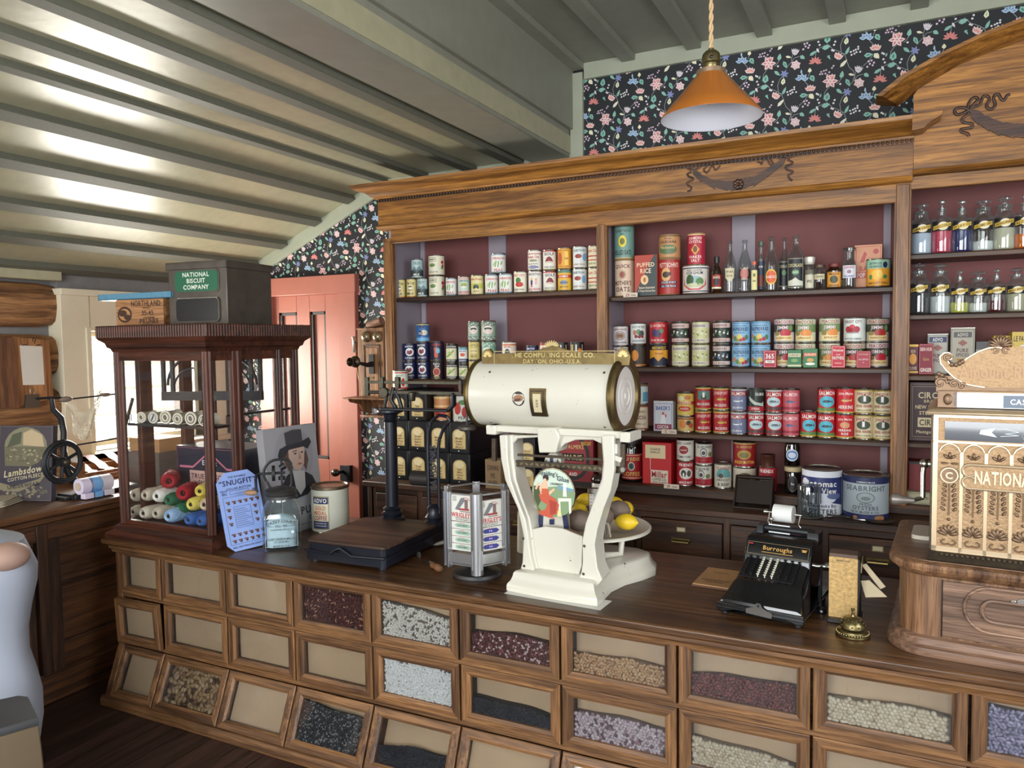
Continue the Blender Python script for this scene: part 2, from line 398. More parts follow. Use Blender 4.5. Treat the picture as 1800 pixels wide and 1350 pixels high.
# ---- wallpaper: vine and flower repeat drawn on the back wall
def wp(zx, zy):
 p = P(1020+zx/9, 80+zy/9, Y=YB); return Vector((p.x, p.z))
wL = wp(1205, 610); wA = wp(400, 1165)-wL; wB = Vector((0, (wp(825, 1297)-wp(825, 475)).y))
U = (wp(1300, 700)-wp(1200, 700)).x/100      # metres per zoom pixel
PK, PKD, CR, BL, BLD, VI, GR, GRD, CRM, WH, VN, PU = (240, 210, 206), (206, 110, 124), (226, 146, 134), (176, 200, 224), (110, 138, 178), (140, 146, 196), (140, 190, 174), (72, 136, 120), (236, 232, 200), (228, 224, 226), (172, 176, 178), (208, 182, 198)
def wallpaper_cell(A, ox, oy, ok):
 def S(zx, zy):
  p = wp(zx, zy); return (p.x+ox, p.y+oy)
 def leaf(zx, zy, l, w, ang, c, c2=None):
  x, y = S(zx, zy)
  if not ok(x, y): return
  a = math.radians(ang); ca, sa = math.cos(a), math.sin(a); l *= U; w *= U
  def Q(p, q): return (x+p*ca-q*sa, y+p*sa+q*ca)
  A.poly([Q(-l, 0), Q(-l*.4, -w), Q(l*.3, -w*.8), Q(l, 0), Q(l*.3, w*.8), Q(-l*.4, w)], c, 2)
  if c2: A.poly([Q(-l*.6, 0), Q(-l*.1, -w*.4), Q(l*.55, 0), Q(-l*.1, w*.4)], c2, 3)
 def petals(zx, zy, r, n, c, c2, a0=90, spread=360, w=.32):
  for i in range(n):
   ang = a0-spread/2+spread*(i+.5)/n if spread < 360 else a0+360*i/n
   d = r*.55; leaf(zx+d*math.cos(math.radians(ang)), zy-d*math.sin(math.radians(ang)), r*.5, r*w, ang, c, c2)
 def dots(pts, r=15, c=WH):
  for a, b in pts:
   x, y = S(a, b)
   if ok(x, y): A.ell(x, y, r*U, r*U, c, 2)
 def vine(*pts):
  q = [S(*p) for p in pts]
  if ok(*q[0]) and ok(*q[-1]): A.line(q, 5.5*U, VN, 1)
 vine((1250, 1000), (1340, 1040), (1395, 1090), (1420, 1180), (1450, 1260), (1510, 1320), (1520, 1390), (1500, 1450))
 vine((1345, 1035), (1332, 950), (1360, 860), (1410, 790)); vine((1160, 920), (1240, 1000))
 vine((1120, 880), (1135, 780), (1180, 710), (1205, 690)); vine((1530, 590), (1560, 540), (1630, 520)); vine((1520, 600), (1450, 690))
 vine((870, 620), (935, 700), (940, 770)); vine((920, 810), (870, 900), (800, 970)); vine((1355, 560), (1320, 630), (1285, 660))
 vine((1110, 950), (1050, 980), (1015, 1040), (1010, 1100)); vine((1540, 480), (1520, 560), (1530, 600)); vine((940, 480), (915, 550)); vine((540, 790), (590, 800))
 petals(1205, 620, 100, 6, PK, PKD, 0, w=.30); petals(1228, 585, 70, 3, PK, CR, 90, 100, .3)
 petals(835, 600, 92, 5, BL, BLD, 90, 190, .28); leaf(825, 480, 32, 12, 90, BL)
 petals(950, 760, 88, 5, PK, CR, 95, 130, .28)
 petals(470, 870, 96, 4, PK, CR, 60, 90, .27)
 petals(1008, 1180, 86, 7, CR, PKD, 90, 220, .2)
 petals(1580, 645, 70, 6, PK, PU, 20, w=.42); dots([(1580, 645)], 30, PK)
 petals(1560, 500, 100, 5, WH, PU, 78, 80, .15)
 petals(1425, 775, 60, 6, VI, BLD, 10, w=.24)
 leaf(1165, 845, 62, 42, 80, GR, GRD); leaf(1150, 965, 58, 34, 10, GR); leaf(980, 1045, 55, 22, 30, GR)
 leaf(605, 755, 58, 20, 65, GR); leaf(1355, 525, 52, 28, 80, GR); leaf(970, 578, 52, 34, -60, GR, GRD); leaf(860, 822, 56, 32, 0, GR, GRD)
 leaf(962, 838, 50, 34, -50, CRM); leaf(560, 930, 66, 24, 45, CRM, WH); leaf(935, 462, 34, 26, 90, CRM); leaf(1410, 885, 50, 30, 80, CRM, (170, 196, 150))
 leaf(1435, 640, 60, 26, -65, GR, GRD); leaf(1675, 532, 42, 26, -40, GR); leaf(1325, 765, 56, 22, -45, GR); leaf(1480, 525, 42, 16, -20, CRM); leaf(1040, 1010, 38, 14, -65, WH)
 leaf(380, 845, 40, 12, -60, GR); leaf(375, 830, 26, 10, 30, GR); leaf(1080, 825, 28, 12, 70, GR)
 dots([(645, 775), (680, 760), (705, 745), (735, 735), (655, 815), (690, 800), (715, 780), (760, 775), (735, 705)], 13)
 dots([(1085, 485), (1120, 470), (1150, 460), (1190, 490), (1070, 520), (1100, 515), (1140, 510), (1165, 530), (1225, 430), (1245, 400)], 13, PU)
 dots([(865, 910), (900, 900), (880, 945), (915, 965), (850, 985), (930, 930)], 14, (220, 196, 214)); dots([(1045, 885), (1062, 930), (1265, 890), (1250, 935), (1335, 660), (1225, 1010), (1245, 1018), (1030, 800), (1050, 812)], 14)
mb = MB(); mb.box(-4.3, -3.74, YB, YB+.12, 0, 3.15, WPB); mb.box(-3.12, 3, YB, YB+.12, 0, 3.15, WPB); mb.box(-3.74, -3.12, YB, YB+.12, 1.97, 3.15, WPB)
A = Art(mb, lambda u, v, l: Vector((u, YB-.0006*l, v)))
def okwp(x, y):
 if -1.5 < x < .75 and 2.40 < y < 3.02: return True
 if -4.15 < x < -2.60 and .70 < y < 2.55:
  if -3.82 < x < -3.06 and y < 2.06: return False
  if y > zslope(x)-.05: return False
  return True
 return False
for i in range(-7, 14):
 for j in range(-14, 14):
  d = wA*i+wB*j
  if not (-3.4 < (wL+d).x < 1.4 or True) or not (0.3 < (wL+d).y < 3.5) or not (-4.7 < (wL+d).x < 1.3): continue
  wallpaper_cell(A, d.x, d.y, okwp)
struct(mb.obj('wall_back', smooth=None))

# ---- door in the back wall
SALM = col((170, 104, 88), .42, name='salmon_paint', var=.07, bscale=7)
mb = MB()
xr = P(632, 830, Y=YB-.03).x; xs = P(600, 560, Y=YB).x
mb.box(xs, xr, YB-.035, YB+.02, 0, 2.045, SALM); mb.box(-3.86, -3.74, YB-.035, YB+.02, 0, 2.045, SALM); mb.box(-3.88, xr+.01, YB-.045, YB+.02, 1.93, 2.05, SALM)
struct(mb.obj('trim_4', bevel=.004))
mb = MB(); DK = col((56, 50, 48), .5, name='dark_moulding')
xa, xb = -3.74, xs
p0 = P(545, 548, Y=YB); p1 = P(584, 808, Y=YB)
q0 = P(491, 550, Y=YB); q1 = P(524, 808, Y=YB)
cuts = [(q0.x, q1.x+.03), (p0.x, p1.x-.02)]
zt, zb = p0.z, p1.z
mb.box(xa, xb, YB+.02, YB+.05, 0, 1.93, SALM)
xs_ = [xa, cuts[0][0], cuts[0][1], cuts[1][0], cuts[1][1], xb]
for k in (0, 2, 4): mb.box(xs_[k], xs_[k+1], YB-.005, YB+.03, 0, 1.93, SALM)
for k in (1, 3):
 mb.box(xs_[k], xs_[k+1], YB-.005, YB+.03, zt, 1.93, SALM); mb.box(xs_[k], xs_[k+1], YB-.005, YB+.03, .62, zb, SALM); mb.box(xs_[k], xs_[k+1], YB-.005, YB+.03, 0, .15, SALM)
 for z0, z1 in ((zb, zt), (.15, .62)):
  x0, x1 = xs_[k], xs_[k+1]; w = .02
  mb.box(x0, x0+w, YB+.004, YB+.022, z0, z1, DK); mb.box(x1-w, x1, YB+.004, YB+.022, z0, z1, DK); mb.box(x0, x1, YB+.004, YB+.022, z0, z0+w, DK); mb.box(x0, x1, YB+.004, YB+.022, z1-w, z1, DK)
door = struct(mb.obj('door_1', bevel=.002))
mb = MB(); h = P(602, 832, Y=YB-.05)
mb.box(h.x-.02, h.x+.045, YB-.05, YB-.006, h.z-.05, h.z+.05, BLACK); mb.box(h.x+.045, h.x+.07, YB-.065, YB-.03, h.z-.05, h.z+.055, BLACK)
mb.cyl((h.x-.0, YB-.05, h.z+.012), (h.x-.0, YB-.085, h.z+.012), .010, BLACK); mb.ell((h.x-.012, YB-.105, h.z+.012), (.032, .026, .026), col((40, 34, 30), .15, .0, 1.0, name='door_knob'))
o = mb.obj('door_lock', door); o['label'] = 'black rim lock with a round knob'
# ---- left wall: hewn logs with chinking and the window
LOG = wood('hewn_log', (104, 70, 42), (186, 136, 88), 1, .7, freq=.7, bump=.6)
CH = col((128, 126, 124), .8, name='chinking', var=.1, bump=.5, bscale=20)
WY0, WY1, WZ0, WZ1 = 2.87, 3.70, 1.02, 1.70
mb = MB()
mb.box(-4.45, XW-.08, -2.2, 2.72, 0, 2.2, CH); mb.box(-4.45, XW-.02, 2.72, 4.1, 0, WZ0-.02, CH)
mb.box(-4.45, XW-.02, 2.72, 4.1, WZ1+.02, 2.3, CH); mb.box(-4.45, XW-.02, WY1, 4.1, WZ0-.02, WZ1+.02, CH); mb.box(-4.45, XW-.02, 2.72, WY0, WZ0-.02, WZ1+.02, CH)
struct(mb.obj('wall_left'))
mb = MB()
rnd = random.Random(3)
for k, zc_ in enumerate((.13, .42, .70, .98, 1.275, 1.565, 1.845, 2.1)):
 prof = []
 n = 40; ys_ = [-2.2+i*(2.74+2.2)/n for i in range(n+1)]
 vs_ = []; fs = []; sg = 14
 for i, y in enumerate(ys_):
  for q in range(sg):
   a = 2*PI*q/sg; nn = noise.noise(Vector((y*1.7, math.cos(a)*1.2+k*7, math.sin(a)*1.2)))*.016+noise.noise(Vector((y*6, math.cos(a)*3+k*5, math.sin(a)*3)))*.006
   rx, rz = .085+nn, .118+nn
   e = 1.0 if i < n else .86
   vs_.append((XW-.075+rx*e*(abs(math.cos(a))**.75)*math.copysign(1, math.cos(a)), y, zc_+rz*e*(abs(math.sin(a))**.85)*math.copysign(1, math.sin(a))))
 for i in range(n):
  for q in range(sg): w = (q+1) % sg; fs.append((i*sg+q, i*sg+w, (i+1)*sg+w, (i+1)*sg+q))
 fs.append(tuple(range(n*sg, (n+1)*sg))[::-1])
 mb.add(vs_, fs, LOG)
struct(mb.obj('wall_left', smooth=60))
CREAM = col((226, 216, 190), .45, name='cream_paint', var=.05, bscale=8)
mb = MB()
mb.box(XW-.1, XW+.035, 2.70, WY0, WZ0-.06, 1.93, CREAM); mb.box(XW-.1, XW+.03, WY0, WY1, WZ1, 1.92, CREAM); mb.box(XW-.1, XW+.06, 2.69, 3.9, 1.90, 1.935, CREAM)
mb.box(XW-.1, XW+.03, WY1, 3.86, WZ0-.06, 1.9, CREAM); mb.box(XW-.1, XW+.075, 2.66, 3.9, WZ0-.06, WZ0-.025, CREAM)
mb.box(XW-.02, XW+.02, 2.70, 3.88, .88, WZ0-.06, CREAM)
for y0, y1 in ((WY0-.03, WY0), (WY1, WY1+.03)): mb.box(XW-.1, XW+.045, y0, y1, WZ0-.02, WZ1+.02, CREAM)
wf = struct(mb.obj('window_1', bevel=.003))
mb = MB(); w = .03
mb.box(XW-.09, XW-.06, WY0, WY1, WZ0, WZ0+w, CREAM); mb.box(XW-.09, XW-.06, WY0, WY1, WZ1-w, WZ1, CREAM); mb.box(XW-.09, XW-.06, WY0, WY0+w, WZ0, WZ1, CREAM); mb.box(XW-.09, XW-.06, WY1-w, WY1, WZ0, WZ1, CREAM)
mb.obj('window_sash', wf)
mb = MB(); mb.box(XW-.078, XW-.074, WY0, WY1, WZ0, WZ1, PANE); mb.obj('window_pane', wf)
mb = MB(); mb.box(XW-.02, XW+.03, -2.2, 2.72, 1.975, 2.06, CEIL); struct(mb.obj('trim_5', bevel=.004))
# outside the window: pale ground and a weathered log shed in full daylight
SHED = col((226, 220, 208), .8, name='weathered_wall', var=.06, bscale=3)
mb = MB(); mb.box(-12, -4.6, -3, 12, -.2, -.1, col((205, 200, 186), .9, name='pale_ground')); struct(mb.obj('ground'))
mb = MB()
for k in range(9): mb.box(-8.6, -8.4, 1, 14, .3*k-.1, .3*k+.17, SHED)
mb.box(-8.7, -8.45, 1, 14, -.1, 2.6, col((206, 200, 188), .9))
tag(mb.obj('log_shed', bevel=.02), 'pale weathered log shed wall seen outside the window', 'shed')
# remaining walls behind and beside the camera, with the shop windows left open
WALLP = col((170, 165, 150), .8, name='plaster', var=.05)
mb = MB(); mb.box(2.2, 2.35, -2.3, .1, 0, 3.1, WALLP); mb.box(2.2, 2.35, 1.75, 4.1, 0, 3.1, WALLP); mb.box(2.2, 2.35, .1, 1.75, 0, .9, WALLP); mb.box(2.2, 2.35, .1, 1.75, 2.5, 3.1, WALLP); struct(mb.obj('wall_right'))
mb = MB(); mb.box(-4.5, -2.5, -2.3, -2.18, 0, 3.1, WALLP); mb.box(1.3, 2.3, -2.3, -2.18, 0, 3.1, WALLP); mb.box(-2.5, 1.3, -2.3, -2.18, 0, .85, WALLP); mb.box(-2.5, 1.3, -2.3, -2.18, 2.65, 3.1, WALLP); struct(mb.obj('wall_front'))

# ================================================================ front counter with glass-fronted bins
ZT = .74; YF = 2.245
cnt = thing('bin_counter', 'long oak counter with rows of glass fronted bins along its front', 'counter', (-3.15, 2.26, 0))
O0 = (-3.15, 2.26, 0)
def ct(mb, name, parent=cnt, off=O0, **k):
 mb.v = [(a-off[0], b-off[1], c-off[2]) for a, b, c in mb.v]
 return mb.obj(name, parent, **k)
mb = MB(); mb.box(-3.215, 1.75, YF, 3.04, ZT-.028, ZT, TOP)
tp = mb.obj('oak_worktop', bevel=.007)
tag(tp, 'dark worn oak plank top lying along the bin counter', 'countertop')
mb = MB(); mb.sweep([(0, ZT-.028), (.012, ZT-.028), (.012, ZT-.04), (.004, ZT-.048), (.002, ZT-.06), (-.012, ZT-.066), (-.03, ZT-.028)], [(-3.155, 3.0), (-3.155, 2.262), (1.75, 2.262)], COAK)
ct(mb, 'edge_moulding')
FY = 2.275                       # bin face frame plane
xsep = [P(x, y, Y=FY).x for x, y in ((190, 985), (284, 1000), (397, 1015), (516, 1040), (653, 1060), (807, 1085), (985, 1115), (1191, 1150), (1427, 1190), (1705, 1235))]
xsep[0] = -3.15; xsep += [xsep[-1]+.378*i for i in range(1, 4)]
z1, z2, z3, z4 = .69, .483, .262, .035
def rowp(r, x, d=0):   # point on row face at local height fraction
 pass
mb = MB(); INN = col((60, 44, 32), .8, name='dark_inside')
mb.box(-3.15, 1.75, FY+.10, 3.0, 0.03, ZT-.028, COAK); mb.box(-3.155, -3.12, FY, 3.0, z3-.01, ZT-.03, COAKZ)
mb.prism([(FY+.0, z3), (2.19, .035), (2.19, 0), (3.0, 0), (3.0, z3)], -3.155, -3.12, COAKZ, 'yz')
mb.box(-3.15, 1.75, FY+.002, FY+.1, ZT-.06, ZT-.028, COAK)
for z in (z2, z3): mb.box(-3.15, 1.75, FY+.002, FY+.1, z-.008, z+.008, COAK)
mb.prism([(2.185, .042), (2.175, .03), (2.175, 0), (2.3, 0), (2.3, .042)], -3.165, 1.75, COAK, 'yz')
ct(mb, 'carcass', bevel=.002)
BOARD = col((214, 180, 140), .6, var=.10, bscale=5, name='bin_back_board')
BGL = glass('bin_glass', (236, 238, 240), 1.1, .05)
SLX = math.atan2(FY-2.185, z3-.04)
# contents: (column, row) -> colours, size, fill level curve, label
beans = {
 (3, 0): (((98, 44, 38), (120, 60, 48), (76, 32, 30), (186, 140, 108)), .0085, (.97, .93), 'flat dark red dried slices', .35),
 (4, 0): (((226, 218, 204), (236, 232, 220), (120, 104, 92)), .0062, (.93, .72), 'white black-eyed peas', .6),
 (5, 0): (((100, 50, 48), (150, 88, 84), (222, 196, 190)), .0062, (.52, .57), 'red and white speckled beans', .55),
 (6, 0): (((196, 156, 112), (208, 172, 130), (178, 134, 92)), .0082, (.42, .46), 'light tan pinto beans', .6),
 (7, 0): (((110, 50, 44), (130, 66, 56), (92, 38, 36)), .0080, (.46, .55), 'dark red kidney beans', .6),
 (8, 0): (((206, 190, 160), (216, 202, 176), (188, 168, 136)), .0078, (.48, .52), 'round cream chickpeas', .95),
 (9, 0): (((150, 144, 168), (130, 124, 148), (176, 168, 190)), .0080, (.85, .7), 'greyish lilac beans', .6),  # bluish reflection of the bin glass is put into the bean colours
 (4, 1): (((238, 236, 230), (228, 226, 218), (246, 244, 238)), .0064, (.95, .93), 'white navy beans', .75),
 (5, 1): (((40, 42, 50), (52, 54, 62), (30, 32, 40)), .0048, (.40, .30), 'small black beans', .75),
 (6, 1): (((196, 178, 180), (150, 120, 126), (214, 200, 200), (110, 84, 92)), .0076, (.62, .60), 'mottled cranberry beans', .75),
 (7, 1): (((206, 190, 160), (216, 202, 176), (188, 168, 136)), .0078, (.60, .45), 'cream chickpeas', .95),
 (1, 2): (((176, 142, 100), (134, 98, 64), (198, 168, 128), (96, 64, 44)), .0175, (1.0, 1.0), 'mixed shelled nuts', .55),
 (3, 2): (((58, 58, 62), (150, 146, 140), (40, 40, 46)), .0042, (.93, .84), 'black and grey speckled seeds', .8),
 (4, 2): (((36, 40, 50), (48, 52, 64), (26, 30, 38)), .0042, (.40, .52), 'tiny black seeds', .9),
}
cols_ord = ['first', 'second', 'third', 'fourth', 'fifth', 'sixth', 'seventh', 'eighth', 'ninth', 'tenth', 'eleventh', 'twelfth']
rows_ord = ['top', 'middle', 'bottom']
ICO = None
def grain_mesh(mb, c, size, m, asp, rnd):
 """one small low-poly ellipsoid, randomly turned in the plane of the glass"""
 a = rnd.random()*PI; b = rnd.uniform(-.5, .5)
 Q = Matrix.Translation(c) @ RY(a) @ RZ(b) @ Matrix.Diagonal((size, size*max(.5, asp), size*asp, 1))
 if size > .0058: mb.ell((0, 0, 0), 1, m, 8, 5, Q)
 else: mb.ell((0, 0, 0), 1, m, 5, 4, Q)
for r in range(3):
 za, zb_ = ((z1+.018, z2), (z2, z3), (z3, z4))[r]
 for c in range(len(xsep)-1):
  if r == 1 and c > 9 or r == 2 and c > 8: continue
  x0, x1 = xsep[c]+.004, xsep[c+1]-.004
  if c == 0: x0 += .02
  hgt = za-zb_-.016; wd = x1-x0
  # local frame: origin at lower left of the face, x right, z up, y inward
  if r == 2: hgt = math.hypot(hgt, .09)-.004; M0 = T(x0, 2.188+.004, z4+.006) @ RX(-SLX)
  elif r == 1: M0 = T(x0, FY-.002, zb_+.008) @ RX(math.radians(0 if c else 2))
  else: M0 = T(x0, FY-.006, zb_+.008)
  if (c, r) == (0, 1): M0 = T(x0, FY-.03, zb_+.008) @ RX(math.radians(3)) @ RZ(math.radians(2))
  fr = .036; mb = MB(); Mi = T(-O0[0], -O0[1], -O0[2]) @ M0
  # mitred frame, moulded inwards
  pr = [(0, 0), (0, .018), (fr, .018), (fr, .008), (fr-.008, 0)]
  def ringpt(o): return [(o, o), (wd-o, o), (wd-o, hgt-o), (o, hgt-o)]
  rg = [[(p[0], y, p[1]) for p in ringpt(o)] for o, y in ((0, .02), (0, 0.002), (.003, 0), (fr-.010, 0), (fr-.004, .004), (fr, .006), (fr, .02))]
  vs_ = [p for ring in rg for p in ring]
  fH = []; fV = []
  for a in range(len(rg)-1):
   for k in range(4):
    f = (a*4+k, a*4+(k+1) % 4, (a+1)*4+(k+1) % 4, (a+1)*4+k)
    (fH if k in (0, 2) else fV).append(f)
  mb.add(vs_, fH, COAK, Mi); mb.add(vs_, fV, COAKZ, Mi)
  dr = mb.obj('bin_drawer', cnt, smooth=20)
  mb = MB(); mb.box(fr-.002, wd-fr+.002, .010, .012, fr-.002, hgt-fr+.002, BGL, Mi); mb.obj('glass_pane', dr, smooth=None)
  mb = MB(); yb_ = .058 if (c, r) in beans else .034; mb.box(fr-.01, wd-fr+.01, yb_, yb_+.004, fr-.01, hgt-fr+.012, BOARD, Mi)
  for xx in (fr-.006, wd-fr+.003): mb.box(xx, xx+.003, .018, .058, fr-.01, hgt-fr+.01, INN, Mi)
  mb.box(fr-.006, wd-fr+.006, .018, .058, fr-.008, fr-.005, INN, Mi)
  mb.obj('back_board', dr, smooth=None)
  if (c, r) in beans:
   cs, sz, lv, nm, asp = beans[(c, r)]; rnd = random.Random(c*10+r); mb = MB()
   ms = [col(k, .4, name='bean') for k in cs]; nm_w = len(ms)
   w0, w1, h0, h1 = fr+.001, wd-fr-.001, fr-.002, hgt-fr
   H = h1-h0; W_ = w1-w0; ph = rnd.random()*6; bulge = .03 if lv[0] < .9 else 0
   def top(u): return h0+H*(lv[0]+(lv[1]-lv[0])*u+bulge*math.sin(PI*u)*1.6+.018*math.sin(9*u+ph))
   pitch = sz*(1.15+asp*.35); nx = int(W_/pitch)+1
   poly = [(w0+W_*i/12, top(i/12)-sz*.8) for i in range(13)]+[(w1, h0), (w0, h0)]
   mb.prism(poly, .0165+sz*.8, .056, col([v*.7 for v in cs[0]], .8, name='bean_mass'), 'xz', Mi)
   y = h0+sz*.5; row = 0
   while y < h0+H*1.1:
    for i in range(nx):
     x = w0+sz*.6+(W_-sz*1.2)*(i+.5*(row % 2))/nx+rnd.uniform(-.3, .3)*sz
     if x > w1-sz*.5: continue
     yy = y+rnd.uniform(-.3, .3)*sz
     if yy > min(top((x-w0)/W_), h1+.0): continue
     k = 0 if rnd.random() < .5 else rnd.randrange(nm_w)
     grain_mesh(mb, (x, .0155+sz*(.55+rnd.random()*.45), yy), sz, ms[k], asp*rnd.uniform(.85, 1.1), rnd)
    y += pitch*.84; row += 1
   o = mb.obj('dried_beans' if 'bean' in nm or 'peas' in nm else ('shelled_nuts' if 'nuts' in nm else 'dried_seeds'), None, smooth=180)
   o.location = O0
   n_m = len(poly)*2
   me = o.data
   for i, v in enumerate(me.vertices):
    if i >= n_m: v.co = Mi @ v.co
   tag(o, '%s heaped in the %s bin of the %s row' % (nm, cols_ord[c], rows_ord[r]), 'beans' if 'bean' in nm or 'peas' in nm else ('nuts' if 'nuts' in nm else 'seeds'), kind='stuff')

# ================================================================ left counter against the log wall
XL = -3.38; ZL = .882
lc = thing('side_counter', 'dark panelled wooden counter standing along the log wall', 'counter', (XL, 2.0, 0))
def lo(mb, name, **k):
 mb.v = [(a-XL, b-2.0, c) for a, b, c in mb.v]; return mb.obj(name, lc, **k)
LT = wood('side_counter_top', (66, 40, 24), (128, 86, 54), 1, .35)
mb = MB(); mb.box(XW+.02, XL+.03, .6, 3.02, ZL-.03, ZL, LT); mb.box(XW+.02, XL+.012, .6, 3.0, ZL-.06, ZL-.03, LT); lo(mb, 'counter_top', bevel=.006)
mb = MB(); mb.box(XW+.02, XL-.03, .65, 2.98, 0, ZL-.05, DKWY)
yv = lambda x, y: P(x, y, X=XL).y
ya, yb2, yc = yv(72, 1100), yv(92, 1100), yv(104, 1100)
mb.box(XL-.04, XL, ya, yb2, .13, ZL-.06, DKWZ)
mb.box(XL-.04, XL-.008, .65, 2.98, ZL-.14, ZL-.06, DKWY); mb.box(XL-.04, XL-.006, .65, 2.98, 0.0, .13, DKWY); mb.box(XL-.04, XL-.002, .65, 2.98, .125, .14, DKWY)
mb.box(XL-.04, XL-.01, yb2, yb2+.06, .13, ZL-.1, DKWZ); mb.box(XL-.04, XL-.01, 2.9, 2.98, .13, ZL-.1, DKWZ)
mb.box(XL-.04, XL-.012, yb2, 2.98, .22, .26, DKWY); mb.box(XL-.04, XL-.012, yb2, 2.98, .52, .555, DKWY); mb.box(XL-.04, XL-.018, yb2+.06, 2.9, .26, .80, DKWY)
lo(mb, 'carcass', bevel=.004)
mb = MB(); y0 = ya-.012
mb.box(XL-.035, XL-.012, y0-.11, y0, .14, ZL-.15, DKWZ); mb.box(XL-.035, XL-.012, y0-.6, y0-.11, ZL-.24, ZL-.15, DKWY); mb.box(XL-.035, XL-.012, y0-.6, y0-.11, .14, .24, DKWY); mb.box(XL-.035, XL-.025, y0-.6, y0-.1, .2, ZL-.2, DKWY)
mb.box(XL-.035, XL-.016, y0-.6, y0-.11, .46, .52, DKWY)
d = lo(mb, 'cupboard_door', bevel=.003)
mb = MB(); hz = P(60, 1042, X=XL).z; mb.tube([(XL-.012, y0-.045, hz+.06), (XL+.012, y0-.045, hz+.05), (XL+.014, y0-.045, hz-.05), (XL-.012, y0-.045, hz-.06)], .006, BLACK)
mb.v = [(a-XL, b-2.0, c) for a, b, c in mb.v]; mb.obj('door_pull', d)

# ================================================================ back counter with drawers
BY = 3.41; BZ = .85
bc = thing('back_counter', 'dark oak drawer counter below the shelves on the back wall', 'counter', (-2.6, BY, 0))
def bo(mb, name, parent=bc, **k):
 mb.v = [(a+2.6, b-BY, c) for a, b, c in mb.v]; return mb.obj(name, parent, **k)
mb = MB(); mb.box(-2.61, 1.75, BY-.02, YB-.02, BZ-.03, BZ, DKW); mb.box(-1.5, 1.75, 3.63, YB-.02, BZ, .893, DKW); mb.box(-2.58, -1.5, 3.875, YB-.02, BZ, .893, DKW); mb.box(-2.592, -2.52, 3.59, 3.875, BZ, .893, DKWZ); bo(mb, 'counter_top', bevel=.005)
mb = MB(); mb.box(-2.58, 1.75, BY+.02, YB-.02, 0, BZ-.03, DKW); mb.box(-2.59, -2.55, BY+.002, YB-.02, 0, BZ-.03, DKWZ)
for z in (.0, .33, .585, .79): mb.box(-2.55, 1.75, BY+.003, BY+.03, z, z+.035, DKW)
dx0 = P(738, 900, Y=BY).x; dx1 = P(1277, 930, Y=BY).x; pitch = (dx1-dx0)/4
xd = [dx0+pitch*i for i in range(-1, 9)]; xd[0] = -2.55
for x in xd: mb.box(x-.014, x+.014, BY+.002, BY+.03, 0, BZ-.03, DKWZ)
bo(mb, 'carcass', bevel=.002)
for r_, (za, zb_) in enumerate(((.79, .62), (.585, .365), (.33, .035))):
 for i in range(len(xd)-1):
  if r_ > 1: continue
  mb = MB(); x0, x1 = xd[i]+.018, xd[i+1]-.018
  if x1-x0 < .08: continue
  mb.box(x0, x1, BY-.002, BY+.03, zb_+.003, za-.003, DKW); d = bo(mb, 'drawer', bevel=.004)
  xm = (x0+x1)/2; zm = (za+zb_)/2
  mb = MB(); mb.tube([(xm-.04, BY-.002, zm-.01), (xm-.036, BY-.022, zm-.012), (xm+.036, BY-.022, zm-.012), (xm+.04, BY-.002, zm-.01)], .006, BRASS); mb.box(xm-.042, xm+.042, BY-.012, BY-.002, zm-.004, zm+.004, BRASS); bo(mb, 'drawer_pull', d)
  mb = MB(); mb.box(xm-.022, xm+.022, BY-.005, BY-.001, zm+.03, zm+.055, BRASS); mb.box(xm-.018, xm+.018, BY-.006, BY-.002, zm+.034, zm+.051, col((200, 190, 160), .7, name='card')); bo(mb, 'card_holder', d)

# ================================================================ shelf unit
SY = 3.60; KB = YB-.02
su = thing('shelf_unit', 'tall golden oak shelf unit with carved frieze and maroon back', 'shelves', (-2.58, SY, .85))
def so(mb, name, parent=su, **k):
 mb.v = [(a+2.58, b-SY, c-.85) for a, b, c in mb.v]; return mb.obj(name, parent, **k)
X0, X1, X2, X3 = -2.585, -1.305, .010, 1.42
for x0, x1 in ((X0, X0+.062), (X1, X1+.056), (X2, X2+.066), (X3, X3+.06)):
 mb = MB(); zt = 2.26 if x0 > 0 else 2.20; zo = .8935; mb.box(x0, x1, SY, SY+.03, zo, zt, OAKZ); mb.box(x0+.008, x1-.008, SY-.006, SY+.03, zo, zt-.02, OAKZ); so(mb, 'post', bevel=.003)
 mb = MB(); mb.box(x0+.02, x1-.02, SY+.03, KB, zo, 2.26, GREYP); so(mb, 'side_panel')
mb = MB(); mb.box(X0, X3+.06, KB-.012, KB+.01, .8935, 2.3, MAROON); so(mb, 'back_panel')
for x0, x1 in ((-2.745, -2.66), (-2.07, -1.96), (-1.375, -1.33), (-.705, -.595), (-.03, .0), (.6, .7)):
 mb = MB(); x0 = max(x0, X0+.05); x1 = max(x1, x0+.03); mb.box(x0, x1, KB-.022, KB-.012, .893, 2.27, GREYP)
 so(mb, 'wall_strip')
SH = {}
DS = wood('shelf_edge_oak', (50, 32, 22), (96, 66, 44), 0, .45)
for nm, xa_, xb_, z in (('L1', X0+.05, X1+.01, 1.867), ('L2', X0+.05, X1+.01, 1.401), ('M1', X1+.05, X2+.01, 1.826), ('M2', X1+.05, X2+.01, 1.475), ('M3', X1+.05, X2+.01, 1.157), ('R1', X2+.06, X3, 1.957), ('R2', X2+.06, X3, 1.704), ('R3', X2+.06, X3, 1.447), ('R4', X2+.06, X3, 1.16)):
 mb = MB(); mb.box(xa_, xb_, 3.66, KB-.012, z-.022, z, DS); mb.box(xa_, xb_, 3.652, 3.67, z-.024, z-.003, DS); so(mb, 'shelf', bevel=.003); SH[nm] = z
SH['L3'] = SH['M4'] = SH['R5'] = .893; SH['B'] = BZ
mb = MB()
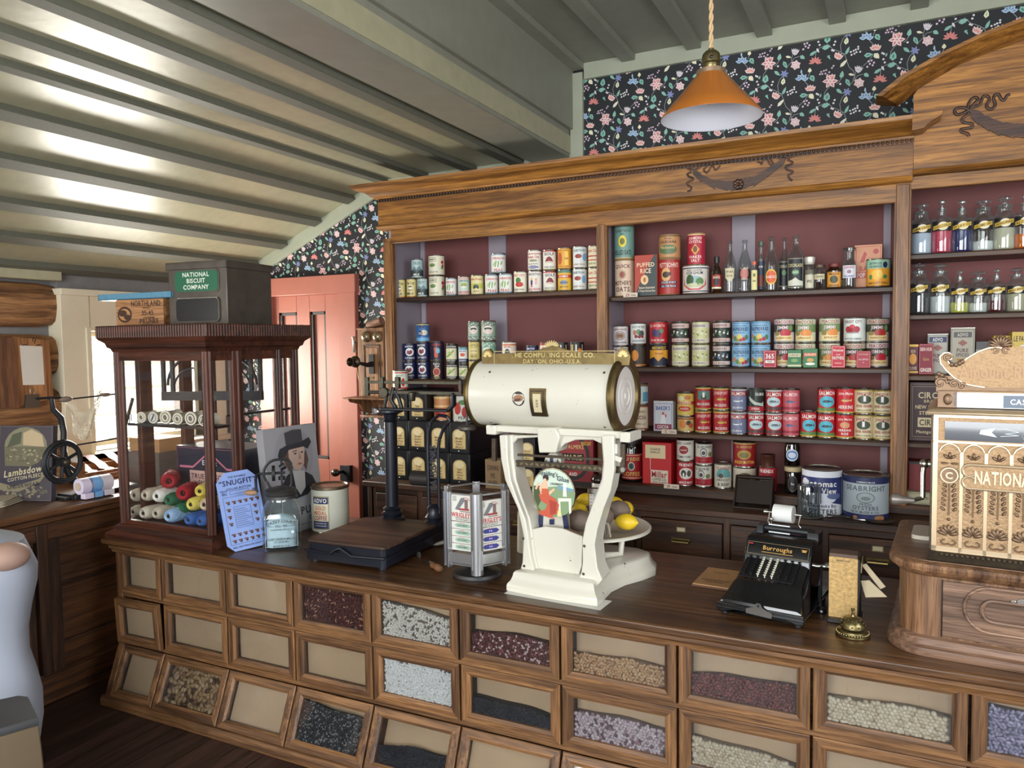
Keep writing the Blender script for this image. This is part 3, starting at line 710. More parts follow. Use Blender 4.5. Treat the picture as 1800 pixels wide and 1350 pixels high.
# lintel, mouldings and frieze
mb.box(X0+.055, X2+.01, SY-.002, SY+.025, 2.168, 2.245, OAK); mb.box(X2+.06, X3+.06, SY-.002, SY+.025, 2.215, 2.27, OAK)
so(mb, 'lintel', bevel=.003)
mb = MB(); mb.box(X0-.008, X2+.07, SY-.03, YB-.02, 2.268, 2.42, OAK); so(mb, 'frieze', bevel=.002)
mb = MB(); mb.sweep([(-.03, 2.27), (.012, 2.27), (.016, 2.262), (.010, 2.252), (.0, 2.245), (-.03, 2.245)], [(X0-.008, YB-.02), (X0-.008, SY-.02), (X2+.066, SY-.02)], OAK); so(mb, 'frieze_moulding')
mb = MB()
cp = [(-.05, 2.40), (.0, 2.405), (.006, 2.412), (.014, 2.416), (.016, 2.424), (.03, 2.428), (.04, 2.440), (.055, 2.450), (.085, 2.458), (.100, 2.466), (.110, 2.470), (.112, 2.486), (-.05, 2.486)]
mb.sweep(cp, [(X0-.008, YB-.02), (X0-.008, SY-.03), (X2+.07, SY-.03)], OAK); mb.box(X0-.01, X2+.05, SY-.03, YB-.02, 2.42, 2.484, OAK)
mb.prism([(X2+.06, 2.424), (X2+.10, 2.428), (X2+.125, 2.452), (X2+.16, 2.470), (X2+.165, 2.486), (X2+.06, 2.486)], SY-.142, SY+.0, OAK)
so(mb, 'cornice', smooth=25)
BD = wood('bead_oak', (50, 30, 16), (104, 66, 34), 0, .4)
mb = MB(); n = 150
mb.box(X0-.012, X2+.07, SY-.037, SY-.03, 2.398, 2.417, BD)
for i in range(n):
 x = X0+(X2+.07-X0)*(i+.5)/n; mb.ell((x, SY-.038, 2.408), (.0065, .008, .008), BD, 7, 5)
so(mb, 'bead_moulding')
# pediment of the centre part
mb = MB(); cx_ = .70
outer = [P(x, y, Y=SY-.12) for x, y in ((1540, 172), (1583, 137), (1655, 96), (1728, 61), (1800, 34))]
inner = [P(x, y, Y=SY-.10) for x, y in ((1577, 177), (1619, 146), (1691, 104), (1745, 82), (1800, 62))]
out2 = [(p.x, p.z) for p in outer]+[(.58, outer[-1].z+.028), (cx_, outer[-1].z+.034)]
inn2 = [(p.x, p.z) for p in inner]+[(.58, inner[-1].z+.03), (cx_, inner[-1].z+.034)]
def mir(l): return l+[(2*cx_-x, z) for x, z in l[::-1][1:]]
O2, I2 = mir(out2), mir(inn2)
panel = [(p[0], p[1]+.01) for p in I2]; panel[0] = (X2+.065, panel[0][1]+.02); panel[-1] = (X3+.05, panel[-1][1]+.02)
mb.prism([(X2+.07, 2.275)]+panel+[(X3+.06, 2.275)], SY-.035, SY-.005, OAK); so(mb, 'pediment_panel')
mb = MB(); k = len(O2)
def lerp(a, b, t): return (a[0]+(b[0]-a[0])*t, a[1]+(b[1]-a[1])*t)
steps = [(0, SY-.15, 0), (0, SY-.15, .28), (0, SY-.135, .36), (0, SY-.125, .5), (0, SY-.10, .6), (0, SY-.085, .78), (0, SY-.06, .86), (0, SY-.035, 1.0), (0, SY-.01, 1.0), (0, SY-.01, 0)]
vs_ = []; fs = []
for q in range(k):
 for _, y, t in steps:
  a = lerp(O2[q], I2[q], t); vs_.append((a[0], y, a[1]))
m_ = len(steps)
for q in range(k-1):
 for s_ in range(m_): w = (s_+1) % m_; fs.append((q*m_+s_, (q+1)*m_+s_, (q+1)*m_+w, q*m_+w))
fs += [tuple(range(m_)), tuple(range((k-1)*m_, k*m_))[::-1]]
mb.add(vs_, fs, OAK); so(mb, 'arched_cornice', smooth=25)
mb = MB(); mb.sweep([(-.02, 2.29), (.01, 2.29), (.014, 2.282), (.004, 2.272), (-.02, 2.27)], [(X2+.066, SY-.03), (X3+.06, SY-.03)], OAK); so(mb, 'frieze_moulding')
# carved garlands
CARV = wood('carved_oak', (44, 24, 14), (92, 54, 30), 0, .4)
def zz(x, y, ox, oy, s): return (ox+x/s, oy+y/s)
def carved(pts, r, mb, Y=SY-.03, flat=.5):
 q = [P(x, y, Y=Y) for x, y in pts]; o = []
 for i in range(len(q)-1):            # smooth the ribbon line
  a, b, c, d = q[max(i-1, 0)], q[i], q[i+1], q[min(i+2, len(q)-1)]
  for k in range(4): t = k/4; o.append(.5*((2*b)+(c-a)*t+(2*a-5*b+4*c-d)*t*t+(3*b-a-3*c+d)*t**3))
 mb.tube(o+[q[-1]], r, CARV, 8, flat=flat, ref=(0, 1, 0))
def leafrun(pts, mb, wmax, Y=SY-.03):
 """serrated garland: overlapping pointed leaves along a path"""
 q = [P(x, y, Y=Y) for x, y in pts]; n = 14; L_ = [0]
 for a, b in zip(q[:-1], q[1:]): L_.append(L_[-1]+(b-a).length)
 for i in range(n):
  s = L_[-1]*(i+.2)/n; j = max(k for k in range(len(L_)-1) if L_[k] <= s); t = (s-L_[j])/(L_[j+1]-L_[j])
  c = q[j].lerp(q[j+1], t); d = (q[j+1]-q[j]).normalized(); ang = math.atan2(d.z, d.x)
  w = wmax*(.55+.45*i/n)
  for sg in (-1, 0, 1):
   Q = Matrix.Translation(c-Vector((0, .0004*i+.0003*sg, 0))) @ RY(-ang-sg*.42) @ Matrix.Diagonal((w*.72, .010, w*.26, 1))
   mb.prism([(0, -.5), (.9, -1), (1.9, 0), (.9, 1), (0, .5)], -.4, .1, CARV, 'xz', Q)
s3 = 1800/220.; g = lambda *p: [(1190+x/s3, 250+y/s3) for x, y in p]
mb = MB()
leafrun(g((230, 410), (330, 500), (480, 580), (640, 615), (800, 620), (870, 610)), mb, .042)
leafrun(g((1560, 250), (1450, 330), (1330, 420), (1180, 520), (1020, 580), (890, 610)), mb, .042)
carved(g((215, 400), (150, 375), (125, 330), (160, 300), (205, 330), (220, 395), (255, 310), (300, 285), (330, 320), (300, 380), (225, 405)), .005, mb)
carved(g((1575, 235), (1500, 235), (1465, 175), (1510, 135), (1560, 170), (1580, 225), (1620, 150), (1660, 110), (1700, 130), (1680, 190), (1590, 235)), .005, mb)
carved(g((300, 390), (350, 340), (400, 295), (440, 320), (420, 360), (385, 400), (430, 440), (470, 390), (510, 340), (550, 400), (590, 370), (625, 335)), .0045, mb)
carved(g((1510, 240), (1450, 220), (1395, 175), (1345, 215), (1350, 260), (1390, 320), (1340, 320), (1290, 250), (1240, 260), (1220, 320), (1190, 290), (1150, 285)), .0045, mb)
carved(g((215, 420), (150, 460), (170, 495), (230, 520), (220, 550), (150, 580), (150, 620), (205, 650), (195, 690), (150, 710)), .005, mb)
carved(g((1585, 250), (1660, 290), (1640, 320), (1570, 350), (1580, 395), (1660, 420), (1650, 450), (1600, 480), (1620, 530), (1660, 550)), .005, mb)
c = P(*g((880, 605))[0], Y=SY-.045)
for i in range(7):
 a = 2*PI*i/7; mb.ell((c.x+.014*math.cos(a), c.y, c.z+.014*math.sin(a)), (.011, .007, .011), CARV, 8, 6)
mb.ell(c, (.009, .012, .009), CARV, 8, 6)
so(mb, 'carved_garland')
s4 = 1765/170.; g = lambda *p: [(1630+x/s4, 130+y/s4) for x, y in p]
mb = MB(); YP = SY-.042
carved(g((760, 650), (700, 620), (600, 615), (520, 640), (500, 690), (540, 740), (620, 730), (720, 680), (760, 650)), .0055, mb, YP)
carved(g((750, 640), (755, 540), (830, 440), (900, 430), (920, 470), (860, 540), (780, 640)), .0055, mb, YP)
carved(g((790, 610), (880, 590), (960, 550), (1000, 450), (1040, 400), (1110, 410), (1130, 480), (1090, 550), (1100, 620), (1180, 640), (1240, 560), (1210, 450), (1240, 380), (1300, 370), (1340, 440), (1400, 480), (1450, 400), (1510, 370)), .0055, mb, YP)
carved(g((770, 680), (740, 740), (650, 800), (640, 860), (700, 890), (810, 910), (820, 970), (720, 990), (620, 1010), (630, 1060), (740, 1090), (750, 1140)), .0055, mb, YP)
leafrun(g((800, 660), (900, 760), (1050, 860), (1250, 960), (1450, 1010), (1765, 1040), (2050, 1050)), mb, .06, YP)
so(mb, 'carved_garland')
# ================================================================ tins, boxes, jars and bottles on the shelves
K = {}
# kind: (look for the label, base colour, items) ; u in radii round the tin, v as a fraction of the height
# items: b band(v0,v1,c)  r rect  e ellipse(u,v,ru,rv,c)  t text(text,u,v,h,c,maxw)  p polygon  f frame
RD, DR, NV, WHT, CRE, YEL, ORG, GRN, DGN, BLK, SKY, PNK, TAN, GLD = (188, 34, 44), (130, 26, 40), (30, 38, 84), (232, 230, 222), (232, 222, 190), (226, 184, 62), (222, 130, 46), (70, 128, 76), (40, 72, 52), (26, 26, 28), (150, 196, 222), (232, 176, 172), (186, 150, 104), (198, 164, 84)
def fruit(u, v, c, n=3, s=.16, leaf_=GRN):
 o = [('e', u-.3, v+.07, .25, .08, leaf_), ('e', u+.3, v+.06, .25, .07, leaf_)]
 for i in range(n): o.append(('e', u+(i-(n-1)/2)*s*1.5, v+(.04 if i % 2 else -.01), s, s*.62, c))
 return o
def fish(u, v, c, c2=(90, 100, 110)): return [('p', [(u-.55, v), (u-.25, v+.075), (u+.25, v+.06), (u+.45, v+.01), (u+.65, v+.08), (u+.62, v-.06), (u+.42, v-.01), (u+.1, v-.05), (u-.3, v-.05)], c), ('p', [(u-.5, v+.01), (u-.2, v+.07), (u+.25, v+.055), (u+.4, v+.01), (u, v+.02)], c2)]
K['teacup'] = ('cream condensed milk tin with a teacup', (222, 206, 140), [('t', 'Tea Cup', 0, .80, .15, BLK, 1.7), ('e', 0, .5, .38, .10, WHT), ('e', 0, .58, .4, .04, (90, 90, 80)), ('e', 0, .38, .5, .03, (120, 110, 80)), ('t', 'MILK', 0, .18, .14, BLK, 1.4), ('b', 0, .04, ORG)])
K['troy'] = ('pale blue milk tin with mountains', (176, 200, 200), [('t', 'TROY', 0, .8, .15, (70, 84, 90), 1.3), ('p', [(-1, .42), (-.5, .62), (-.1, .5), (.4, .66), (1, .42), (1, .3), (-1, .3)], (110, 134, 140)), ('b', .06, .42, (52, 66, 66)), ('t', 'MILK', -.1, .16, .12, WHT, 1.2)])
K['limas'] = ('large cream tin with a green bean dish', (228, 222, 196), [('f', -1.0, .70, .1, .92, BLK), ('t', 'FARMERS', -.45, .81, .07, BLK, .9), ('e', -.4, .45, .45, .12, WHT), ('e', -.4, .5, .4, .10, (110, 140, 70)), ('e', .95, .66, .2, .09, RD), ('e', 1.0, .45, .16, .1, RD), ('e', .9, .36, .14, .08, GRN), ('t', 'VALLEY BR.', -.2, .14, .07, (90, 80, 70), 1.2)])
K['peas'] = ('white tin with green pea pods and red lettering', WHT, [('b', .95, 1, (150, 176, 196)), ('b', 0, .05, (110, 160, 180)), ('t', 'LYNNHAVEN', 0, .78, .12, (200, 70, 90), 2.0), ('p', [(-.5, .3), (-.35, .62), (-.25, .68), (-.2, .6), (-.35, .3)], (120, 170, 80)), ('p', [(-.1, .26), (-.05, .6), (.08, .66), (.12, .5), (.02, .26)], (120, 170, 80)), ('p', [(-.75, .4), (-.5, .6), (-.45, .5), (-.65, .34)], (140, 184, 96)), ('p', [(.3, .45), (.5, .62), (.6, .6), (.45, .4)], (120, 170, 80)), ('t', 'PEAS', 0, .13, .14, (190, 40, 50), 1.4)])
K['fairfield'] = ('pink and grey tin with a heap of peas', (196, 212, 200), [('b', .86, 1, (216, 180, 172)), ('b', 0, .2, (216, 180, 172)), ('t', 'FAIRFIELD', 0, .78, .10, (60, 100, 100), 1.7), ('e', 0, .54, .5, .12, (160, 170, 80)), ('e', 0, .42, .5, .06, WHT), ('t', 'EARLY JUNE PEAS', 0, .13, .07, (150, 60, 60), 1.7)])
K['autotin'] = ('cream tin with an old motor car', (226, 214, 160), [('t', 'Auto Brand', 0, .83, .13, (190, 50, 46), 1.9), ('r', -1.2, .3, 1.2, .58, (190, 196, 90)), ('e', 0, .42, .45, .10, (70, 70, 70)), ('e', -.3, .34, .13, .07, BLK), ('e', .3, .34, .13, .07, BLK), ('t', 'PEAS', 0, .14, .1, (120, 90, 60), 1.3)])
K['west'] = ('white tin with green pepper and red beans', (232, 226, 204), [('t', 'WEST CITY', 0, .84, .11, RD, 1.9), ('e', -.05, .58, .4, .16, (70, 120, 50)), ('e', .1, .38, .6, .13, (190, 40, 40)), ('t', 'KIDNEY BEANS', 0, .12, .08, BLK, 1.7)])
K['kids'] = ('white tin with two dolls in red and blue', (228, 222, 214), [('t', 'BROS BUTTON', 0, .87, .1, BLK, 1.8), ('e', -.35, .62, .16, .07, (226, 180, 120)), ('r', -.5, .34, -.2, .56, (40, 50, 120)), ('e', .3, .6, .15, .07, (222, 170, 120)), ('r', .15, .34, .45, .54, PNK), ('r', -.45, .22, -.25, .34, RD), ('t', 'WAX BEANS', 0, .1, .12, RD, 1.9)])
K['sweet'] = ('white tin with script and a blue banner', (230, 224, 210), [('b', .82, .86, (180, 60, 60)), ('t', 'Sweet City', 0, .68, .13, RD, 1.9), ('e', 0, .48, .6, .07, (150, 150, 120)), ('t', 'BLUE PARTS', 0, .3, .06, BLK, 1.4), ('e', 0, .13, .8, .08, (40, 60, 150)), ('t', 'MARGOLIUS', 0, .13, .07, WHT, 1.3)])
K['golf'] = ('white tin with a mound of dark red beans', (230, 224, 214), [('b', .95, 1, RD), ('t', 'GOLF', 0, .83, .15, BLK, 1.6), ('p', [(-.6, .45), (-.3, .64), (0, .7), (.3, .64), (.6, .45), (.3, .38), (-.3, .38)], (130, 36, 44)), ('e', 0, .40, .6, .05, (210, 190, 170)), ('t', 'KIDNEY BEANS', 0, .13, .08, (80, 90, 60), 1.6), ('b', 0, .04, (150, 140, 70))])
K['amber'] = ('orange and yellow tin with a stoneware jar', (224, 160, 50), [('f', -.9, .08, 1.1, .92, DR), ('e', -.45, .5, .35, .32, (190, 90, 50)), ('r', .3, .15, .8, .85, (240, 200, 90)), ('t', 'BEANS', .55, .5, .09, DR, .5)])
K['amber2'] = ('yellow tin with red and blue bands', (222, 178, 58), [('b', .62, .78, (200, 70, 40)), ('t', 'HOMINY', 0, .7, .1, WHT, 1.4), ('e', 0, .38, .5, .12, (110, 150, 180)), ('t', 'SUPERIOR', 0, .38, .08, DR, 1.2), ('b', .88, 1, (90, 130, 110)), ('t', 'GROWN', 0, .16, .08, (120, 50, 30), 1.2)])
K['quiet'] = ('blue and white tin, bowl of red beans', (220, 224, 222), [('t', 'QUIETRUN', 0, .84, .11, (60, 90, 90), 1.8), ('e', -.1, .5, .6, .12, WHT), ('e', -.1, .55, .5, .11, (150, 60, 50)), ('e', .8, .5, .3, .2, (120, 170, 210)), ('t', 'KIDNEY BEANS', 0, .14, .08, (170, 120, 60), 1.7)])
K['yacht'] = ('cream tin with red script and stripes', (228, 216, 180), [('t', 'Yacht Club', -.3, .8, .14, (190, 60, 60), 1.8), ('b', .5, .56, RD), ('b', .3, .36, (200, 90, 70)), ('t', 'BEANS', -.3, .16, .1, GRN, 1.2)])
K['beet'] = ('navy blue tin with dark red beets', NV, [('t', 'MAYNE', -.1, .87, .10, WHT, 1.5), ('e', 0, .52, .62, .25, WHT), ('e', -.2, .5, .2, .13, (130, 30, 60)), ('e', .18, .52, .2, .13, (140, 34, 70)), ('e', 0, .46, .17, .12, (110, 24, 50)), ('t', 'CUT BEETS', 0, .14, .09, WHT, 1.5)])
K['oyl'] = ('blue tin with a sailing picture', (56, 110, 176), [('b', 0, .2, (120, 180, 220)), ('e', .3, .5, .5, .16, (226, 216, 190)), ('p', [(-.6, .9), (-.1, .68), (.5, .9), (.5, 1), (-.6, 1)], NV), ('e', -.35, .45, .35, .17, NV), ('t', 'OYL', -.35, .45, .15, WHT, .6), ('b', .94, 1, (200, 190, 150))])
K['indian'] = ('dark blue tin with an orange figure', (36, 34, 60), [('t', 'DELANO', 0, .85, .12, (200, 60, 40), 1.4), ('e', -.1, .6, .35, .1, (190, 90, 50)), ('r', -.35, .12, .2, .56, (196, 80, 50)), ('e', .2, .5, .3, .16, (120, 180, 200))])
K['tomdark'] = ('dark tin with a red tomato', (44, 30, 40), [('t', 'Berry', 0, .86, .11, WHT, 1.1), ('t', 'Club', .1, .72, .1, WHT, 1), ('e', 0, .38, .55, .26, (220, 170, 120)), ('e', 0, .38, .42, .2, (160, 36, 44)), ('t', 'EETS', 0, .08, .1, (230, 200, 120), 1.2)])
K['corn'] = ('dark tin with white panel of green beans', (40, 40, 36), [('r', -1.1, .14, 1.1, .78, (216, 212, 176)), ('t', 'WHITLY FARM', 0, .87, .09, WHT, 1.9), ('p', [(-.8, .3), (-.2, .5), (.5, .7), (.6, .64), (0, .38), (-.7, .24)], (130, 160, 70)), ('p', [(-.6, .55), (0, .6), (.3, .42), (.1, .4), (-.2, .5)], (160, 180, 90)), ('t', 'SUGAR CORN', 0, .07, .07, WHT, 1.5)])
K['carrot'] = ('white and blue tin with an orange dish', (216, 220, 220), [('b', .85, 1, (110, 160, 180)), ('t', 'MORNING', 0, .76, .09, NV, 1.5), ('e', 0, .48, .6, .16, WHT), ('e', 0, .52, .5, .12, (210, 80, 40)), ('b', 0, .25, NV), ('t', 'CARROTS', 0, .13, .1, WHT, 1.6)])
K['gold'] = ('tall gold tin with faint lettering', (204, 184, 112), [('t', 'LITTLE', 0, .8, .12, (120, 100, 50), 1.6), ('r', -.6, .35, .6, .62, (226, 210, 150)), ('t', 'OYSTER', 0, .48, .1, (120, 100, 50), 1.2), ('t', 'NECK', 0, .18, .12, (120, 100, 50), 1.2)])
K['oyster'] = ('green and white patterned tin with an oyster', (150, 180, 160), [('b', .78, 1, (110, 130, 110)), ('e', 0, .55, .75, .24, (224, 160, 160)), ('e', 0, .56, .68, .20, WHT), ('e', 0, .60, .55, .09, BLK), ('e', 0, .5, .5, .10, (216, 204, 190)), ('b', 0, .22, (120, 140, 120))]+[('e', -1.5+i*.3, .88+.05*((i*7) % 3-1), .09, .035, WHT) for i in range(11)]+[('e', -1.4+i*.3, .1+.05*((i*5) % 3-1), .09, .035, WHT) for i in range(11)])
K['greens'] = ('green and white patterned tin', (120, 160, 140), [('e', 0, .5, .7, .2, WHT), ('e', 0, .48, .5, .13, (120, 150, 60))]+[('e', -1.5+i*.3, .85+.05*((i*7) % 3-1), .09, .04, WHT) for i in range(11)]+[('e', -1.4+i*.3, .12+.05*((i*5) % 3-1), .09, .04, WHT) for i in range(11)])
K['swan'] = ('cream tin with a dark round design', (222, 206, 190), [('e', 0, .4, .6, .34, WHT), ('e', 0, .4, .4, .24, (70, 70, 66)), ('b', .82, .9, (200, 110, 60)), ('t', 'OLD MILL', 0, .74, .09, RD, 1.3)])
K['navy2'] = ('navy tin with a yellow oval', NV, [('t', 'MAYNE', 0, .84, .1, WHT, 1.5), ('e', 0, .45, .6, .25, WHT), ('e', 0, .45, .4, .16, YEL)])
K['tomw'] = ('cream tin with two red tomatoes', (226, 214, 190), [('e', -.3, .55, .35, .2, (190, 40, 36)), ('e', .4, .58, .35, .2, (196, 46, 40)), ('b', .86, 1, (160, 60, 50)), ('t', 'TOMATOES', 0, .15, .1, GRN, 1.5)])
K['darkf'] = ('black tin with gold and white stripes', (34, 30, 30), [('r', -.8, .1, -.5, .9, GLD), ('r', -.2, .1, 0, .9, WHT), ('e', .4, .5, .3, .2, ORG), ('r', .7, .1, .9, .9, (200, 190, 160))])
K['pepper'] = ('white tin with green lettering and a red pepper', (222, 224, 206), [('b', .88, .95, RD), ('b', 0, .08, RD), ('e', -.3, .5, .5, .2, (120, 160, 110)), ('e', .45, .36, .25, .24, (190, 40, 40)), ('t', 'SAVOY', 0, .76, .09, GRN, 1.2)])
K['coffeebean'] = ('white tin with a brown oval bean', (216, 206, 206), [('t', 'SURPRIS BRAND', 0, .85, .09, (120, 40, 40), 1.8), ('e', 0, .5, .62, .24, (60, 44, 40)), ('e', 0, .5, .55, .21, WHT), ('e', 0, .5, .45, .16, (150, 100, 70)), ('e', 0, .5, .3, .03, (90, 56, 40)), ('t', 'BLACK POWDER', 0, .13, .08, BLK, 1.8)])
K['pie'] = ('white tin with mixed pie fruit', (220, 222, 218), [('t', 'FRUITS PIE FRUIT', 0, .84, .1, (50, 80, 70), 1.9), ('e', -.5, .55, .25, .14, (200, 120, 110)), ('e', 0, .58, .3, .15, (100, 140, 90)), ('e', .4, .5, .35, .16, (60, 70, 66)), ('e', -.3, .35, .22, .09, (140, 30, 44)), ('e', .1, .34, .2, .09, (120, 26, 50)), ('e', .5, .34, .2, .08, (150, 50, 60)), ('t', 'GOOSEBERRIES', 0, .13, .09, (60, 80, 110), 1.8)])
K['ellworth'] = ('large red tin with blue plums', (184, 30, 38), [('t', 'ELLWORTH', -.1, .83, .12, (228, 200, 190), 1.9), ('e', -.35, .48, .3, .2, (60, 50, 100)), ('e', .1, .45, .28, .2, (50, 42, 84)), ('e', .45, .58, .25, .12, (110, 130, 90)), ('t', 'BLUE PLUMS', 0, .13, .09, WHT, 1.6)])
K['pumpkin'] = ('black tin with an orange pumpkin', (40, 32, 26), [('e', -.2, .5, .5, .28, (214, 130, 40)), ('e', -.2, .5, .2, .28, (230, 150, 60)), ('r', .5, .1, 1.3, .9, (60, 52, 40)), ('b', 0, .06, ORG)])
K['midwest'] = ('yellow and black tin with an orange fruit', (226, 160, 50), [('b', .76, 1, (36, 34, 40)), ('t', 'MIDWEST', 0, .86, .13, YEL, 1.7), ('t', 'Sweet', 0, .6, .1, (150, 60, 30), 1), ('p', [(-1.4, 0), (-1.4, .3), (-.6, .42), (-.1, .2), (.4, .42), (1.2, .3), (1.2, 0)], (30, 34, 60)), ('b', 0, .1, (30, 34, 60))])
def berry(bg, band, t, foliage): return [('b', .72, .94, band), ('t', t, -.1, .83, .11, (60, 60, 80), 1.8), ('b', .05, .22, band), ('t', 'A. A. MORRILL', 0, .13, .07, (60, 60, 80), 1.5)]+[('e', -.9+.2*i+.07*((i*3) % 5-2), .47+.09*((i*7) % 5-2)/2, .12, .05, foliage if i % 2 else WHT) for i in range(10)]
K['blueb'] = ('black tin with pink bands and berry blossom', (40, 46, 40), berry(0, (222, 190, 180), 'BLUEBERRIES', (110, 150, 110)))
K['yelb'] = ('faded yellow green tin with berry blossom', (206, 204, 150), berry(0, (216, 208, 190), 'BLUEBERRIES', (150, 160, 90)))
K['dkb'] = ('black tin with pale bands and blue berries', (34, 36, 34), berry(0, (222, 200, 190), 'BLUEBERRIES', (110, 140, 190)))
K['rasp'] = ('sky blue tin with mixed fruit along the foot', (140, 186, 218), [('b', .93, .96, (70, 110, 160)), ('t', 'RASPBERRIES', 0, .66, .17, NV, 2.0), ('t', 'PACKED AND GUARANTEED BY', 0, .82, .05, NV, 1.7), ('t', 'FAIR LAND CO.', 0, .49, .06, NV, 1.2), ('e', -.85, .3, .2, .11, (220, 130, 80)), ('e', -.5, .2, .2, .12, (90, 140, 90)), ('e', 0, .28, .3, .13, (222, 196, 100)), ('e', .15, .13, .16, .08, (180, 40, 50)), ('e', .5, .18, .2, .1, (180, 44, 56)), ('e', -.2, .12, .18, .08, (150, 150, 70)), ('e', .8, .26, .2, .12, (80, 130, 90))])
def peacock(f, t, bg=(70, 66, 56)): return [('t', 'PEACOCKS', 0, .88, .14, (150, 34, 50), 1.9), ('b', .42, .78, bg), ('t', 'JIMMI', -.1, .63, .15, (226, 206, 206), 1.2), ('e', .75, .6, .22, .14, (120, 150, 90)), ('e', .2, .38, .55, .17, f), ('e', -.7, .36, .3, .1, (150, 130, 60)), ('r', -.9, .06, .9, .26, (240, 214, 150)), ('t', t, 0, .16, .09, (110, 40, 30), 1.6)]
K['pc_red'] = ('dark tin with a large red strawberry', (208, 196, 190), peacock((190, 40, 56), 'BLACKBERRY & APPLE'))
K['pc_apr'] = ('tin with an orange apricot and a pale strip', (206, 208, 180), peacock((226, 140, 60), 'APRICOT', (120, 140, 96)))
K['pc_dk'] = ('very dark tin with red jam and green leaves', (190, 180, 160), peacock((180, 50, 40), 'STRAWBERRY & APPLE', (52, 60, 40)))
K['forest'] = ('white tin with a bunch of red cherries', (216, 222, 216), [('t', 'FOREST CITY', 0, .86, .12, (110, 30, 40), 1.8), ('e', -.4, .52, .3, .14, (170, 30, 50)), ('e', 0, .6, .28, .14, (196, 60, 70)), ('e', .4, .52, .3, .14, (170, 30, 50)), ('e', 0, .46, .3, .12, (150, 26, 44)), ('e', 0, .37, .65, .03, (150, 150, 150)), ('t', 'RED PITTED CHERRIES', 0, .1, .07, (60, 60, 60), 1.7)])
K['codfish'] = ('yellow and red tin of codfish', (220, 190, 90), [('e', -.4, .78, .4, .12, (240, 230, 190)), ('b', .5, .64, (190, 60, 40)), ('t', 'CODFISH', 0, .58, .12, (250, 240, 200), 1.7), ('e', .4, .82, .4, .1, (200, 120, 60)), ('e', 0, .3, .8, .12, (200, 60, 40)), ('t', 'BOSTON', 0, .3, .07, WHT, 1)])
K['orangecod'] = ('squat tin with orange fruit and black leaves', (210, 180, 110), [('e', -.4, .5, .45, .3, (216, 130, 60)), ('e', .3, .6, .3, .18, (60, 60, 50)), ('e', .6, .4, .3, .18, (190, 90, 50)), ('b', .85, .94, (150, 50, 40))])
K['mack'] = ('red mackerel tin with a harbour picture', (176, 30, 40), [('b', .93, 1, (200, 170, 80)), ('b', 0, .05, (200, 170, 80)), ('r', -.8, .45, .8, .85, (90, 130, 120)), ('e', 0, .55, .35, .12, (60, 60, 50)), ('r', -.15, .55, .1, .78, WHT), ('t', 'MACKEREL', 0, .24, .12, WHT, 1.7)])
K['jonesred'] = ('red tin with a gold mackerel', (176, 30, 40), [('b', .93, 1, (200, 170, 80)), ('b', 0, .05, (200, 170, 80)), ('t', 'JONESPORT', 0, .78, .14, (240, 200, 190), 1.9)]+fish(0, .48, (220, 180, 70), (120, 130, 60))+[('t', 'MACKEREL', 0, .2, .12, WHT, 1.6)])
def salmon(bg, band, t, fc, t2=None): return (bg, [('b', .93, 1, (190, 190, 190)), ('b', .68, .9, band), ('t', t, 0, .79, .15, WHT, 2.0)]+fish(0, .44, fc)+[('t', 'SALMON' if t2 is None else t2, 0, .12, .08, WHT, 1.5)])
K['salmon1'] = ('blue grey salmon tin with a silver fish',)+salmon((120, 128, 160), (170, 50, 60), 'SALMON', (220, 224, 230))
K['salmon2'] = ('black tin with a curved silver salmon', (30, 40, 34), [('t', 'SALMON', .5, .8, .14, WHT, 1.1), ('p', [(-1, .7), (-.6, .62), (0, .42), (.7, .36), (1, .45), (1, .2), (.4, .26), (-.2, .3), (-.8, .5)], (190, 200, 190)), ('b', 0, .2, (180, 40, 50)), ('t', 'STEAK', 0, .1, .09, WHT, 1)])
K['salmon3'] = ('red tin with a silver salmon',)+((176, 36, 44), [('b', .93, 1, (190, 190, 190)), ('t', 'SALMON', 0, .80, .17, WHT, 2.0), ('e', 0, .45, .85, .22, (190, 210, 216))]+fish(0, .44, (120, 140, 150), (60, 76, 90))+[('b', .06, .2, (90, 60, 60))])
K['salmon4'] = ('pinkish red salmon tin with a blue fish', (196, 90, 100), [('t', 'SALMON', 0, .8, .16, (240, 210, 210), 1.9)]+fish(0, .45, (90, 110, 150), (60, 76, 110))+[('b', .1, .22, (150, 40, 60))])
K['salmon5'] = ('red salmon tin with a bright blue sea', (180, 34, 42), [('t', 'SALMON', 0, .84, .16, WHT, 2.0), ('e', 0, .46, .9, .25, (80, 176, 196))]+fish(0, .46, (60, 80, 96), (40, 56, 76))+[('b', .05, .18, (90, 130, 70)), ('b', 0, .05, (200, 160, 60))])
K['herring'] = ('bright red herring tin with a gold fish', (196, 30, 40), [('t', 'John Maine', 0, .82, .12, (240, 210, 200), 1.7)]+fish(0, .52, (220, 180, 120), (150, 120, 80))+[('t', 'HERRING', 0, .24, .14, WHT, 1.7), ('b', 0, .05, (200, 170, 80))])
K['roe'] = ('bright red tin with a dish of herring roe', (190, 30, 40), [('t', 'John Maine', 0, .82, .1, (240, 210, 200), 1.7), ('e', 0, .56, .55, .14, (210, 150, 110)), ('t', 'HERRING', 0, .33, .1, WHT, 1.5), ('t', 'ROE', 0, .17, .1, WHT, .8), ('b', 0, .05, (200, 170, 80))])
